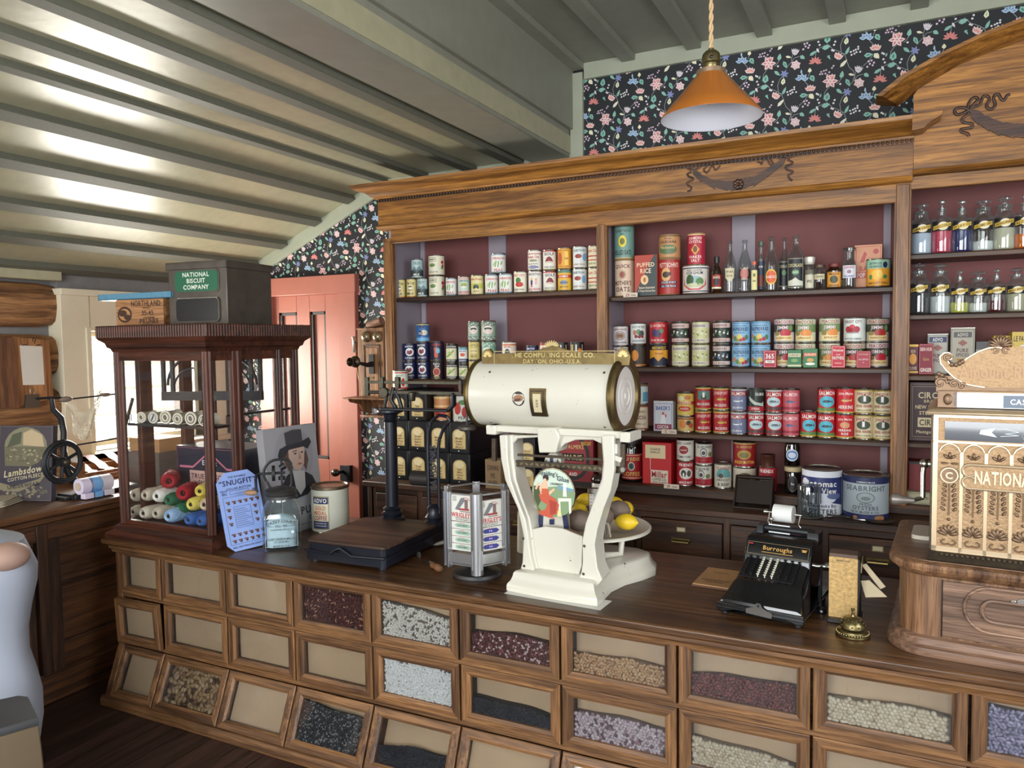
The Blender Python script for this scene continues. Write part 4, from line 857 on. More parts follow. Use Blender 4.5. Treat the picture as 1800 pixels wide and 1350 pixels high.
K['jones'] = ('cream tin with a white lighthouse', (220, 206, 170), [('t', 'JONESPORT', 0, .84, .12, (150, 40, 44), 1.7), ('e', 0, .58, .75, .19, (70, 80, 66)), ('b2', 0, 0, 0, 0, 0), ('r', -.12, .5, .14, .74, WHT), ('p', [(-.14, .74), (0, .84), (.16, .74)], DR), ('t', 'RIVER HERRING', 0, .3, .11, (150, 40, 44), 1.8), ('t', 'MACCA & STEVENS', 0, .12, .06, (60, 50, 40), 1.5), ('b', 0, .04, (190, 160, 80)), ('b', .95, 1, (190, 160, 80))])
K['tomato'] = ('white tin with a dark red tomato', (220, 216, 204), [('t', 'LOG CABIN', 0, .86, .12, (80, 40, 40), 1.8), ('e', 0, .52, .55, .22, (150, 34, 40)), ('t', 'Superior', 0, .52, .07, WHT, .8), ('t', 'TOMATOES', 0, .16, .11, BLK, 1.8)])
K['friends'] = ('red and white tin with two dogs', (176, 40, 50), [('t', 'FRIENDS', 0, .88, .12, WHT, 1.8), ('e', 0, .5, .85, .25, (222, 216, 206)), ('e', -.3, .5, .3, .16, (56, 46, 42)), ('e', -.3, .44, .1, .1, WHT), ('e', .35, .5, .25, .14, (90, 80, 74)), ('t', 'MINCE MEAT', 0, .1, .1, WHT, 1.7)])
K['haricot'] = ('white and red tin, round mounted rider picture', (214, 210, 198), [('t', 'St GEORGE', 0, .87, .12, BLK, 1.8), ('e', -.1, .58, .42, .22, (60, 60, 60)), ('e', -.1, .58, .36, .18, (200, 200, 196)), ('e', -.1, .56, .22, .1, (70, 60, 60)), ('e', .75, .5, .3, .12, (120, 130, 80)), ('b', .04, .36, (190, 44, 56)), ('t', 'HARICOT', 0, .28, .09, BLK, 1.4), ('t', '& BEEF', 0, .13, .11, BLK, 1.4)])
K['haricot2'] = ('short tin with a teal and red arch', (206, 200, 182), [('p', [(-.9, .6), (-.6, .8), (0, .9), (.6, .8), (.9, .6), (.9, .45), (-.9, .45)], (100, 160, 160)), ('t', 'St GEORGE', 0, .86, .1, RD, 1.6, ), ('t', 'HARICOT', 0, .34, .11, BLK, 1.6), ('t', '& BEEF', 0, .14, .12, BLK, 1.4), ('e', -.3, .52, .3, .1, (80, 70, 60))])
K['mutton'] = ('wide red and gold tin of boiled mutton', (150, 30, 34), [('b', .95, 1, GLD), ('t', 'St GEORGE', 0, .84, .1, GLD, 1.4), ('e', 0, .5, .62, .2, (176, 140, 60)), ('e', 0, .48, .4, .12, (120, 110, 60)), ('t', 'BOILED MUTTON', 0, .18, .12, (230, 190, 80), 1.9)])
K['muttonw'] = ('wide cream tin with dark print', (206, 196, 176), [('e', 0, .6, .6, .2, (110, 90, 70)), ('t', 'BOILED BEEF', 0, .2, .1, BLK, 1.6)])
K['friendred'] = ('red tin with white lettering, right of the mutton tin', (160, 34, 44), [('t', 'FRIENDS', 0, .86, .13, WHT, 1.7), ('r', -.8, .25, .8, .6, (206, 190, 170)), ('t', 'BEANS', 0, .42, .1, BLK, 1)])
K['oats1'] = ('large green card drum with a yellow sunburst', (112, 150, 140), [('t', 'ROBETHCO', 0, .84, .08, (40, 60, 50), 1.7), ('e', 0, .52, .42, .18, (226, 206, 60)), ('e', 0, .52, .25, .1, (110, 110, 40)), ('t', 'BEST', 0, .74, .04, BLK, .5), ('t', 'ROLLED OATS', 0, .18, .14, (26, 34, 40), 1.9), ('b', .97, 1, (90, 70, 50)), ('b', 0, .03, (200, 180, 130))])
K['oats2'] = ('large cream card drum with brown lettering', (216, 190, 164), [('t', 'QUICK', 0, .84, .1, (96, 40, 36), 1.9), ('e', 0, .6, .38, .14, (190, 160, 130)), ('e', 0, .6, .25, .09, (150, 70, 60)), ('t', "MOTHER'S", 0, .36, .12, (80, 34, 34), 1.9), ('t', 'OATS', 0, .18, .13, (80, 34, 34), 1.5)])
K['pettijohn'] = ("red card drum with a brown bear", (168, 52, 46), [('t', "PETTIJOHN'S", 0, .84, .13, (238, 206, 190), 2.0), ('e', -.25, .56, .45, .2, (214, 170, 110)), ('e', -.25, .56, .34, .09, (70, 50, 36)), ('e', .1, .58, .12, .06, (70, 50, 36)), ('r', -.9, .3, .8, .37, NV), ('t', 'ROLLED WHEAT', 0, .335, .05, WHT, 1.4), ('r', -.9, .19, .8, .26, NV), ('t', 'ALL THE BRAN', 0, .225, .05, WHT, 1.4)])
K['louis'] = ('tan drum with green lettering', (190, 140, 92), [('t', 'From', 0, .86, .09, (90, 60, 40), .7), ('t', 'LOUISIANA', 0, .70, .12, (60, 34, 24), 1.7), ('e', 0, .35, .9, .22, (96, 116, 80)), ('t', 'Molasses', 0, .45, .12, (200, 180, 120), 1.5), ('b', .94, 1, (130, 96, 60))])
K['salt'] = ('tall red card drum with a gold diamond', (178, 40, 60), [('b', .96, 1, (220, 190, 140)), ('t', 'DIAMOND', 0, .86, .09, (240, 214, 206), 1.6), ('t', 'CRYSTAL', 0, .74, .09, (240, 214, 206), 1.6), ('p', [(-.5, .48), (0, .66), (.5, .48), (0, .30)], (220, 160, 60)), ('e', 0, .49, .22, .11, (110, 60, 50)), ('t', 'SHAKER', 0, .24, .09, (240, 214, 206), 1.5), ('t', 'SALT', 0, .12, .09, (240, 214, 206), 1.0)])
K['sorghum'] = ('wide white tin with a green landscape', (224, 216, 204), [('b', .9, .94, NV), ('b', .04, .07, NV), ('t', 'PURE COUNTRY', 0, .84, .06, BLK, 1.2), ('t', 'SORGHUM', 0, .74, .11, (40, 44, 60), 1.3), ('e', 0, .42, .7, .22, (150, 180, 190)), ('e', -.35, .48, .3, .2, (60, 90, 50)), ('e', .4, .42, .3, .14, (90, 130, 70)), ('e', 0, .28, .7, .08, (196, 200, 160)), ('p', [(-.9, .55), (-.8, .3), (-.3, .16), (.3, .16), (.8, .3), (.9, .55), (.95, .3), (.4, .1), (-.4, .1), (-.95, .3)], (206, 90, 90)), ('f', -1.15, .06, 1.15, .92, NV)])
K['pear'] = ('wide orange tin with a yellow pear', (232, 160, 50), [('b', .66, 1, (150, 190, 160)), ('t', 'SEPTWOOD', -.25, .86, .09, NV, 1.1), ('t', 'ORCHARDS', -.25, .74, .08, NV, 1.1), ('e', .6, .8, .22, .12, NV), ('e', -.1, .42, .5, .2, (240, 190, 70)), ('e', .1, .46, .25, .15, (246, 206, 100)), ('e', .6, .34, .2, .08, GRN), ('e', -.65, .34, .15, .1, GRN), ('t', 'BARTLETT PEARS', 0, .1, .08, (60, 70, 40), 1.7)])
K['potomac'] = ('large white and navy oyster tin with a river view', (216, 218, 226), [('r', -1.35, .12, 1.35, .86, (36, 46, 100)), ('t', 'Potomac', 0, .72, .13, WHT, 1.7), ('t', 'View', .45, .56, .12, WHT, .8), ('e', -.9, .62, .3, .2, (216, 218, 226)), ('e', -.1, .38, .9, .13, (210, 214, 224)), ('e', .7, .44, .4, .07, (90, 100, 140)), ('p', [(-1.3, .12), (-1.3, .34), (-.4, .24), (.4, .3), (1.3, .22), (1.3, .12)], (216, 218, 226)), ('t', 'Chesapeake Bay', .1, .22, .07, NV, 1.5), ('t', 'OYSTERS', .1, .09, .10, BLK, 1.7)])
K['seabr'] = ('large grey and navy oyster tin with an oyster shell', (168, 178, 184), [('b', .85, 1, (34, 42, 84)), ('b', 0, .12, (34, 42, 90)), ('t', 'COMINUS & MILLER', 0, .89, .03, WHT, .9), ('t', 'SEABRIGHT', 0, .74, .12, (90, 100, 104), 1.9, ), ('e', 0, .52, .4, .13, (100, 112, 114)), ('e', 0, .52, .36, .11, (160, 170, 174)), ('e', 0, .50, .2, .05, (110, 120, 120)), ('t', 'FRESH', 0, .36, .06, (80, 90, 96), .9), ('t', 'OYSTERS', 0, .27, .09, (80, 90, 96), 1.7), ('t', 'W.H. McGEE & CO.', 0, .17, .05, (60, 70, 80), 1.5)])
K['cocoa'] = ('cream and red cocoa tin', (214, 196, 170), [('b', .93, 1, (150, 60, 50)), ('t', 'COUNTRY', 0, .74, .08, (120, 50, 44), 1.5), ('t', 'COCOA', 0, .5, .16, (110, 40, 40), 1.7), ('t', 'MERCER & HOE', 0, .22, .06, (120, 50, 44), 1.4), ('b', 0, .05, (150, 60, 50))])
K['bluebox'] = ('pale blue and white tin', (196, 206, 206), [('r', .2, .1, 1.2, .6, (90, 150, 180)), ('b', .9, 1, (120, 90, 70))])

def paint(mb, fn, wunit, hh, items, full=PI, step=.007):
 A = Art(mb, fn, step)
 for n, it in enumerate(items):
  A.lay = 1+n*.55
  k = it[0]
  if k == 'b': A.rect(-full*wunit, it[1]*hh, full*wunit, it[2]*hh, it[3])
  elif k == 'r': A.rect(it[1]*wunit, it[2]*hh, it[3]*wunit, it[4]*hh, it[5])
  elif k == 'e': A.ell(it[1]*wunit, it[2]*hh, it[3]*wunit, it[4]*hh, it[5])
  elif k == 'p': A.poly([(a*wunit, b*hh) for a, b in it[1]], it[2])
  elif k == 'f': A.frame(it[1]*wunit, it[2]*hh, it[3]*wunit, it[4]*hh, .0018, it[5])
  elif k == 't': A.text(it[1], it[2]*wunit, it[3]*hh, it[4]*hh, it[5], maxw=(it[6]*wunit if len(it) > 6 else None))
_cm = {}
def tin_mesh(kind, r, h):
 """body with rolled rims, and the printed paper label, as two meshes"""
 key = (kind, round(r, 3), round(h, 2))
 if key in _cm: return _cm[key]
 rr, hh = r, h
 mb = MB(); e = .0016
 drum = kind in ('oats1', 'oats2', 'pettijohn', 'louis', 'salt')
 mm = SILVER if not drum else col((150, 120, 80), .6, name='card_lid')
 mb.lathe([(rr-.003, .0015), (rr+.0004, 0), (rr+.0012, .0015), (rr+.0006, .004), (rr-e, .0055), (rr-e, hh-.0055), (rr+.0006, hh-.004), (rr+.0012, hh-.0015), (rr+.0004, hh), (rr-.002, hh-.0003), (rr-.003, hh-.003), (rr-.010, hh-.0035), (rr*.55, hh-.0030), (rr*.5, hh-.004)], mm, None, 28)
 m1 = mb.obj('tin_body');
 mb = MB(); lb = K[kind]
 hl = hh-.011
 mb.lathe([(rr, .0055), (rr, .0055+hl)], col(lb[1], .42, name='label'), None, 28)
 mb.f.pop(); mb.f.pop(); mb.m.pop(); mb.m.pop()
 fn = cylmap(rr, .00022)
 paint(mb, lambda u, v, l: (lambda q: (q[0], q[1], q[2]+.0055))(fn(u, v, l)), rr, hl, [i for i in lb[2] if i[0] != 'b2'])
 m2 = mb.obj('printed_label', smooth=60)
 d = (m1.data, m2.data)
 C.objects.unlink(m1); C.objects.unlink(m2); bpy.data.objects.remove(m1); bpy.data.objects.remove(m2)
 _cm[key] = d
 return d
FW_ORD = ['first', 'second', 'third', 'fourth', 'fifth', 'sixth', 'seventh', 'eighth', 'ninth', 'tenth', 'eleventh', 'twelfth', 'thirteenth', 'fourteenth', 'fifteenth', 'sixteenth']
used_lab = set()
def tin(kind, x, y, z, r, h, where, group, name='food_tin', yaw=None):
 if yaw is None: yaw = math.atan2(-x, y)*.75+random.uniform(-.22, .18)
 lab = '%s, %s' % (K[kind][0], where)
 t = thing(name, lab, 'tin', (x, y, z), yaw, group)
 for nm, me in zip(('tin_body', 'printed_label'), tin_mesh(kind, r, h)):
  o = bpy.data.objects.new(nm, me); C.objects.link(o); o.parent = t
 return t
def stackrow(shelf, ybase, rows, sname, group, Yf=3.685, name='food_tin'):
 z0 = SH[shelf]+.0006
 for i, (x, w, st) in enumerate(rows):
  p = P(x, ybase, Y=Yf+.03); r = msize(w, p)/2*.97; Yc = Yf+r
  p = P(x, ybase, Y=Yc); z = z0
  for k, (kind, hp) in enumerate(st):
   h = msize(hp, p)*.985
   if len(st) == 1: pos = '%s, %s' % (FW_ORD[i], sname)
   else: pos = '%s of %s stack, %s' % (('bottom', 'top') [k == len(st)-1] if not (len(st) == 3 and k == 1) else 'middle', FW_ORD[i], sname)
   tin(kind, p.x+random.uniform(-.001, .001), Yc, z, r, h, pos, group, name)
   z += h+.0004
 return
g1 = 'tins on the top shelf at the left'
stackrow('L1', 517, [
 (704, 20.5, [('teacup', 33.7)]), (724, 19, [('teacup', 33.7)]), (742.8, 19, [('troy', 33.7)]),
 (768.5, 29, [('limas', 37), ('limas', 36)]), (794, 20.5, [('peas', 32.5)]), (815.8, 22, [('fairfield', 34)]), (839.8, 23.5, [('autotin', 35)]),
 (864.5, 24.3, [('peas', 35.5)]), (889.6, 24.8, [('peas', 35.5)]), (915, 24.4, [('west', 38)]), (941, 25.2, [('kids', 38), ('sweet', 36.5)]),
 (967, 24.6, [('golf', 36.8), ('golf', 36)]), (993, 25.6, [('amber2', 38), ('amber', 38)]), (1019.8, 25.8, [('quiet', 38.7), ('quiet', 39)]), (1046.5, 25.6, [('yacht', 38.7), ('yacht', 38)])],
 'top left shelf', g1)
def extra(kind, x, y, w, h, shelf_z, where, group, Yf=3.685):
 p = P(x, y, Y=Yf+.03); r = msize(w, p)/2*.97; p = P(x, y, Y=Yf+r)
 tin(kind, p.x, Yf+r, shelf_z, r, msize(h, p), where, group)
pz = msize(33.7, P(740, 500, Y=3.7))*.985
extra('troy', 733.5, 480, 21, 33.5, SH['L1']+.0015+pz, 'resting across two milk tins', g1)
pz = msize(35.5, P(875, 500, Y=3.7))*.985
extra('peas', 876.5, 480, 26.5, 35, SH['L1']+.0025+pz, 'perched on two pea tins', g1)
stackrow('L2', 665, [
 (721, 25, [('beet', 31), ('beet', 31)]), (745, 23.5, [('beet', 32), ('beet', 33), ('oyl', 33)]), (769.5, 24.5, [('tomdark', 33), ('indian', 34)]),
 (795, 22, [('corn', 29), ('corn', 34)]), (815, 17.5, [('corn', 28), ('carrot', 30)]), (834.5, 21.5, [('gold', 34), ('gold', 34), ('oyster', 35)]), (860, 26.5, [('greens', 34), ('greens', 34), ('oyster', 36)]),
 (896, 26, [('swan', 34), ('swan', 34)]), (936, 22, [('navy2', 31), ('navy2', 31)]), (961, 24.4, [('tomw', 34), ('tomw', 34)]), (987, 23, [('darkf', 34), ('darkf', 34)]), (1014, 27, [('darkf', 34.5), ('darkf', 34.5)])],
 'second left shelf', 'tins on the second shelf at the left')
stackrow('M1', 515, [(1098, 35.5, [('oats2', 65), ('oats1', 61)])], 'upper middle shelf', None, name='cereal_drum')
stackrow('M1', 515, [(1177, 39, [('pettijohn', 64), ('louis', 42)])], 'upper middle shelf', None, name='cereal_drum')
stackrow('M1', 512, [(1223.5, 47.5, [('sorghum', 51)])], 'upper middle shelf', None)
p = P(1224, 460, Y=3.75); tin('salt', p.x, 3.75, SH['M1']+.002+msize(51, P(1223, 500, Y=3.7))*.985, msize(31, p)/2, msize(56, p), 'standing on the wide sorghum tin', None, 'salt_drum')
p = P(1543.5, 490, Y=3.73); tin('pear', p.x, 3.73, SH['M1']+.0006, msize(38.5, p)/2, msize(49, p), 'right end of the upper middle shelf', None)
stackrow('M2', 645, [
 (1091, 28.5, [('coffeebean', 36), ('coffeebean', 36)]), (1122, 28, [('pumpkin', 39), ('pie', 38)]), (1158, 32.5, [('midwest', 40), ('ellworth', 40)]),
 (1196.5, 30.5, [('yelb', 40), ('blueb', 40)]), (1232, 31.5, [('yelb', 40), ('yelb', 40)]), (1268.7, 30.5, [('dkb', 40.5), ('blueb', 41)]), (1302.5, 31.5, [('rasp', 40.5), ('rasp', 41)]), (1337.5, 33.5, [('rasp', 41), ('rasp', 42)]),
 (1378, 35, [('pc_red', 43), ('pc_red', 42)]), (1415.5, 35, [('pc_apr', 43), ('pc_apr', 42)]), (1457.8, 35.5, [('pc_apr', 44), ('pc_apr', 42)]), (1501.5, 37, [('pc_dk', 44), ('forest', 44)]), (1541.5, 37, [('pc_red', 44), ('pc_dk', 43)])],
 'second middle shelf', 'tins on the second middle shelf', Yf=3.715)
stackrow('M3', 770, [
 (1128, 23.5, [('cocoa', 46), ('bluebox', 37)]), (1205.5, 30.5, [('orangecod', 28), ('codfish', 42)]), (1236, 29, [('jonesred', 40), ('mack', 42)]), (1267.5, 28.7, [('jonesred', 41), ('jonesred', 41)]), (1298.5, 28.7, [('salmon1', 41), ('salmon1', 43)]),
 (1328.7, 29.5, [('salmon3', 41), ('salmon2', 41)]), (1360, 29.6, [('salmon3', 41.5), ('salmon3', 42)]), (1390.5, 29.6, [('salmon4', 42), ('salmon4', 44)]), (1420.7, 28, [('salmon5', 46)]), (1451.8, 30.4, [('salmon5', 44), ('salmon5', 44)]),
 (1484.7, 31, [('roe', 44), ('herring', 46)]), (1517.7, 32, [('jones', 45), ('jones', 44.5)]), (1550.5, 31.5, [('jones', 45), ('jones', 46)])],
 'third middle shelf', 'fish tins on the third middle shelf')
stackrow('M4', 862, [
 (1204.5, 30.5, [('friends', 44), ('tomato', 38)]), (1237, 29.7, [('haricot', 39), ('haricot', 41)]), (1271, 30.2, [('haricot2', 44)]), (1308.6, 40.5, [('muttonw', 40), ('mutton', 45)])],
 'bottom middle shelf', 'tins on the bottom middle shelf')
p = P(1349.5, 860, Y=3.70); tin('friendred', p.x, 3.70, SH['M4']+.0006, msize(30, p)/2, msize(46, p), 'bottom middle shelf', None)
b_ = MB(); r = msize(24, p)/2; h0 = msize(46, p)
b_.lathe([(r, 0), (r, h0*.35), (r+.001, h0*.36), (r+.001, h0*.42), (r-.003, h0*.43)], col((90, 52, 40), .4, .5, name='brown_tin'), None, 20)
tag(b_.obj('spice_tin', loc=(p.x, 3.70, SH['M4']+h0+.0015)), 'small brown lidded tin standing on a red tin, bottom middle shelf', 'tin')
for kd, x, y, w, hp in (('potomac', 1444.5, 872, 68, 82), ('seabr', 1521.5, 885, 76, 78)):
 Yc = 3.532; p = P(x, y, Y=Yc); r = msize(w, p)/2*.97
 tin(kd, p.x, Yc, BZ+.0006, r, msize(hp, p)*.98, 'back counter, ' + ('left one' if kd == 'potomac' else 'right one'), None, 'oyster_tin', yaw=0.02)

# ---- boxes
def art_box(name, cat, label, x0, x1, ytop, z, Yf, depth, base, items, ybase, h=None, rz=0, rough=.5, lid=None, group=None):
 a = P(x0, ybase, Y=Yf); b = P(x1, ybase, Y=Yf); w = b.x-a.x
 hh = h or (P((x0+x1)/2, ytop, Y=Yf).z-z); xm = (a.x+b.x)/2
 t = thing(name, label, cat, (xm, Yf, z), rz, group)
 mb = MB(); mb.box(-w/2, w/2, 0, depth, 0, hh, col(base, rough, name='box'))
 mb.obj('box_body', t, bevel=.0015)
 mb = MB(); paint(mb, flatmap((0, -.0003, 0), (1, 0, 0), (0, 0, 1), .0002), w/2, hh, items, full=1, step=None); mb.obj('printed_front', t, smooth=None)
 if lid:
  mb = MB(); mb.box(-w/2-.001, w/2+.001, -.001, depth+.001, hh, hh+lid, SILVER); mb.obj('lid', t, bevel=.001)
 return t
e_ = .0006
art_box('cereal_box', 'box', 'red and dark green puffed rice carton on the upper middle shelf', 1115.5, 1155, 448, SH['M1']+e_, 3.685, .07, (178, 66, 48), [
 ('p', [(1, 1), (1, 0), (-1, 0), (-.55, .3), (-.2, .45), (.3, .8), (.8, 1)], (52, 62, 62)), ('t', 'PUFFED', 0, .76, .10, (236, 206, 170), 1.6), ('t', 'RICE', 0, .61, .11, (236, 206, 170), 1.0), ('e', -.1, .39, .34, .12, (230, 190, 140)), ('e', -.1, .39, .12, .06, (160, 110, 60)), ('t', 'Steam Exploded', .1, .2, .05, (226, 206, 180), 1.4), ('t', '8 Times Normal Size', .1, .12, .045, (226, 206, 180), 1.5)], 520)
art_box('popcorn_box', 'box', 'salmon pink popcorn box behind the pear tin', 1501.5, 1550, 430, SH['M1']+e_, 3.80, .05, (226, 160, 124), [('f', -.9, .04, .9, .96, RD), ('t', 'BABY', .0, .46, .11, RD, 1.3), ('b', .24, .38, (200, 70, 56)), ('t', 'POP CORN', 0, .31, .1, WHT, 1.6), ('p', [(-.6, .6), (-.3, .85), (-.1, .8), (-.3, .6)], (190, 70, 60)), ('e', .55, .84, .2, .06, (190, 70, 60))], 503)
for nm, lb, x0, x1, yt, base, it in (
 ('spice_box', 'red spice box with a white 365 monogram in front of raspberry tins', 1341.8, 1364.5, 616, (176, 36, 56), [('f', -.9, .03, .9, .97, (220, 160, 160)), ('t', '365', 0, .66, .28, WHT, 1.4), ('r', -.7, .26, .7, .42, WHT), ('t', 'PURE', 0, .34, .08, BLK, .7)]),
 ('spice_tin', 'green spice tin standing left of its green twin', 1384.3, 1408.5, 615, (50, 118, 76), [('r', -.9, .6, .9, .8, (216, 206, 170)), ('t', "DURKEE'S", 0, .7, .12, (60, 70, 50), 1.6), ('e', 0, .4, .5, .1, (120, 160, 90)), ('b', .06, .16, (206, 200, 160))]),
 ('spice_tin', 'green spice tin with an orange cloud, right of its green twin', 1411.8, 1436.5, 613, (56, 122, 76), [('r', -.9, .6, .9, .78, (200, 80, 60)), ('t', "DURKEE'S", 0, .69, .11, (230, 220, 180), 1.6), ('e', 0, .4, .5, .1, (206, 150, 70)), ('e', 0, .2, .7, .07, WHT)]),
 ('spice_box', 'bright red nutmeg box before the apricot tins', 1461, 1485.3, 608, (190, 26, 48), [('f', -.92, .03, .92, .97, (236, 190, 190)), ('t', 'Watkins', 0, .8, .1, WHT, 1.5), ('t', 'PURE', 0, .6, .05, WHT, .6), ('t', 'NUTMEG', 0, .45, .13, WHT, 1.6), ('r', -.5, .2, .5, .22, WHT)]),
 ('spice_box', 'dull red allspice box near the right post', 1505, 1530.2, 617, (164, 44, 60), [('f', -.92, .03, .92, .97, (190, 120, 120)), ('t', 'WATKINS', 0, .8, .09, (210, 150, 150), 1.4), ('t', 'ALLSPICE', 0, .5, .09, (226, 190, 190), 1.4), ('e', 0, .32, .1, .04, (210, 150, 150))])):
 art_box(nm, 'box' if 'box' in nm else 'tin', lb, x0, x1, yt, SH['M2']+e_, 3.674, .032, base, it, 648, group='little spice packets on the second middle shelf')
art_box('cocoa_tin', 'tin', "white, blue and maroon cocoa tin on the third middle shelf", 1149, 1182.5, 706, SH['M3']+e_, 3.70, .07, (206, 208, 216), [('f', -.9, .04, .9, .94, (60, 80, 150)), ('t', "BAKER'S", 0, .78, .13, (40, 70, 160), 1.5), ('e', 0, .6, .12, .05, (200, 60, 60)), ('p', [(-.3, .25), (-.15, .55), (.2, .55), (.3, .25)], (230, 230, 236)), ('e', .25, .52, .1, .06, (200, 60, 70)), ('r', -.88, .05, .88, .24, (140, 50, 80)), ('t', 'COCOA', 0, .145, .11, WHT, 1.2)], 762, lid=.004)
art_box('coffee_box', 'box', 'bright red coffee box with cream labels on the bottom middle shelf', 1129.5, 1180, 778, SH['M4']+e_, 3.68, .12, (190, 24, 30), [('r', -.8, .62, .6, .94, (222, 200, 160)), ('t', 'COARSE', -.1, .84, .05, BLK, .7), ('t', 'GARLIC', -.1, .77, .05, BLK, .7), ('r', -.42, .02, .78, .34, (222, 206, 186)), ('t', 'Millar', .18, .24, .14, (160, 20, 30), 1.1), ('t', 'COFFEE CO.', .18, .12, .06, BLK, 1.0), ('t', 'DENVER COLORADO', .18, .05, .035, BLK, 1.0), ('r', -.46, .34, -.42, .62, (222, 190, 180))], 852)
for lb, x0, x1, yt, yb_, z, txt in (('small white price tag reading 29 on the upper middle shelf edge', 1096, 1121, 514, 521, SH['M1'], '29'), ('small white price tag below the cocoa tin', 1163, 1189.5, 755.5, 761, SH['M3'], '5'), ('small white price tag at the foot of the red coffee box', 1169.5, 1196, 848, 855, SH['M4'], '19')):
 Yt = 3.653 if z < 1.6 else 3.655
 a = P(x0, yb_, Y=Yt); b = P(x1, yb_, Y=Yt); w = b.x-a.x
 mb = MB(); mb.box(-w/2, w/2, -.0005, .0005, 0, .022, col((216, 200, 180), .6, name='card')); A = Art(mb, flatmap((0, -.0008, 0), (1, 0, 0), (0, 0, 1))); A.text(txt, -w*.2, .011, .013, (150, 40, 40), w*.3); A.text('Cents', w*.22, .011, .008, (60, 50, 50), w*.35)
 tag(mb.obj('price_tag', loc=((a.x+b.x)/2, Yt-(.002 if z > 1 else .026), z-.006 if z > 1 else z-.006), smooth=None), lb, 'price tag', 'shelf price tags')
# right bay
art_box('spice_box', 'box', 'maroon and yellow cloves box beside the right post', 1595.5, 1614, 604, SH['R3']+e_, 3.69, .04, (90, 30, 40), [('b', .9, .97, YEL), ('b', .05, .1, YEL), ('e', 0, .5, .7, .18, (220, 150, 50)), ('t', 'CLOVES', 0, .2, .1, (206, 180, 150), 1.5), ('t', 'BEN', 0, .75, .1, (206, 180, 150), .9)], 637)
art_box('spice_box', 'box', 'deep red ginger box on the third right shelf', 1615, 1640.6, 604, SH['R3']+e_, 3.69, .04, (130, 24, 44), [('f', -.94, .03, .94, .97, (190, 120, 120)), ('t', 'BEN HUR', 0, .82, .11, (226, 200, 190), 1.6), ('t', 'Gobo', 0, .5, .1, (180, 140, 80), .9), ('t', 'GINGER', 0, .15, .12, (236, 220, 210), 1.6)], 637)
art_box('spice_tin', 'tin', 'smaller grey spices tin behind the deep red ginger box', 1630, 1666, 588, SH['R3']+e_, 3.76, .06, (176, 172, 160), [('f', -.95, .02, .95, .98, (110, 110, 110)), ('r', -.85, .8, .85, .94, NV), ('t', 'ADVO', 0, .87, .09, WHT, 1.0), ('p', [(-.5, .66), (0, .74), (.5, .66), (0, .58)], (150, 90, 80)), ('t', 'PURE', 0, .46, .1, (100, 50, 50), 1.0), ('t', 'SPICES', 0, .34, .08, (100, 50, 50), 1.1)], 637, lid=.003)
art_box('spice_tin', 'tin', 'largest grey spices tin with a dark blue foot', 1670.5, 1713, 577, SH['R3']+e_, 3.74, .07, (170, 164, 148), [('f', -.92, .02, .92, .97, (90, 90, 90)), ('r', -.75, .8, .75, .92, (80, 76, 76)), ('t', 'ADVO', 0, .86, .07, (200, 196, 180), .9), ('p', [(-.4, .68), (0, .75), (.4, .68), (0, .61)], (140, 84, 76)), ('t', 'PURE', 0, .52, .08, (96, 60, 56), 1.0), ('t', 'SPICES', 0, .42, .07, (96, 60, 56), 1.1), ('r', -.7, .27, .7, .35, (180, 150, 90)), ('t', 'GINGER', 0, .31, .045, (90, 60, 40), .9), ('p', [(-.7, .05), (-.7, .18), (0, .23), (.7, .18), (.7, .05)], NV), ('t', 'MCCORD BRADY CO', 0, .13, .03, WHT, 1.0)], 633, lid=.003)
art_box('spice_tin', 'tin', 'low dark tin right of the largest grey spices tin', 1715, 1744, 600, SH['R3']+e_, 3.75, .06, (86, 84, 84), [('b', .6, .75, (150, 150, 150)), ('t', 'McCORMICK', 0, .5, .1, WHT, 1.6), ('t', 'BEE BRAND', 0, .3, .1, (200, 190, 160), 1.3)], 633)
art_box('baking_powder_tin', 'tin', 'yellow tin with a red oval behind the register crest', 1746, 1776, 590, SH['R3']+e_, 3.74, .08, (206, 166, 60), [('e', 0, .5, .95, .32, (150, 24, 36)), ('t', 'DAVIS', 0, .6, .16, WHT, 1.4)], 630)
art_box('flour_tin', 'tin', 'yellow tin with an oval portrait at the right edge', 1778, 1822, 583, SH['R3']+e_, 3.72, .1, (214, 184, 90), [('t', 'LE FAMOUS', 0, .84, .12, BLK, 1.7), ('e', -.1, .46, .5, .24, WHT), ('e', -.1, .46, .3, .17, (70, 66, 66))], 628)
t = art_box('cigar_tin', 'box', 'dark maroon lettered tin behind the cash register crank', 1597.5, 1700, 672, SH['R4']+e_, 3.70, .14, (58, 34, 40), [('f', -.96, .03, .96, .97, (130, 110, 90)), ('f', -.9, .07, .9, .93, (150, 130, 104)), ('t', 'CIRCLE', -.2, .78, .1, (196, 180, 140), 1.0), ('t', 'BRAND', -.2, .68, .05, (180, 160, 120), .6), ('t', 'NEW PROCESS', -.2, .58, .06, (196, 180, 140), 1.2), ('t', 'STEEL CUT', -.2, .48, .06, (196, 180, 140), .9), ('r', -.7, .24, .3, .4, (196, 180, 140)), ('t', 'CIRCLE', -.2, .32, .1, (50, 30, 34), .9), ('t', 'Montgomery', -.3, .16, .05, (196, 180, 140), .9)], 778)
art_box('red_tin', 'tin', 'dull red square tin with a black lid behind the crank', 1597, 1640, 812, SH['R5']+.052+e_, 3.70, .1, (110, 26, 28), [('b', .92, 1, BLK)], 856)
art_box('cream_box', 'box', 'cream printed box lying under the dull red tin', 1593, 1650, 856, SH['R5']+e_, 3.66, .14, (166, 160, 130), [('f', -.9, .1, .9, .9, (90, 84, 70)), ('t', 'MIXED', 0, .55, .2, (70, 64, 50), .8)], 890, h=.051)

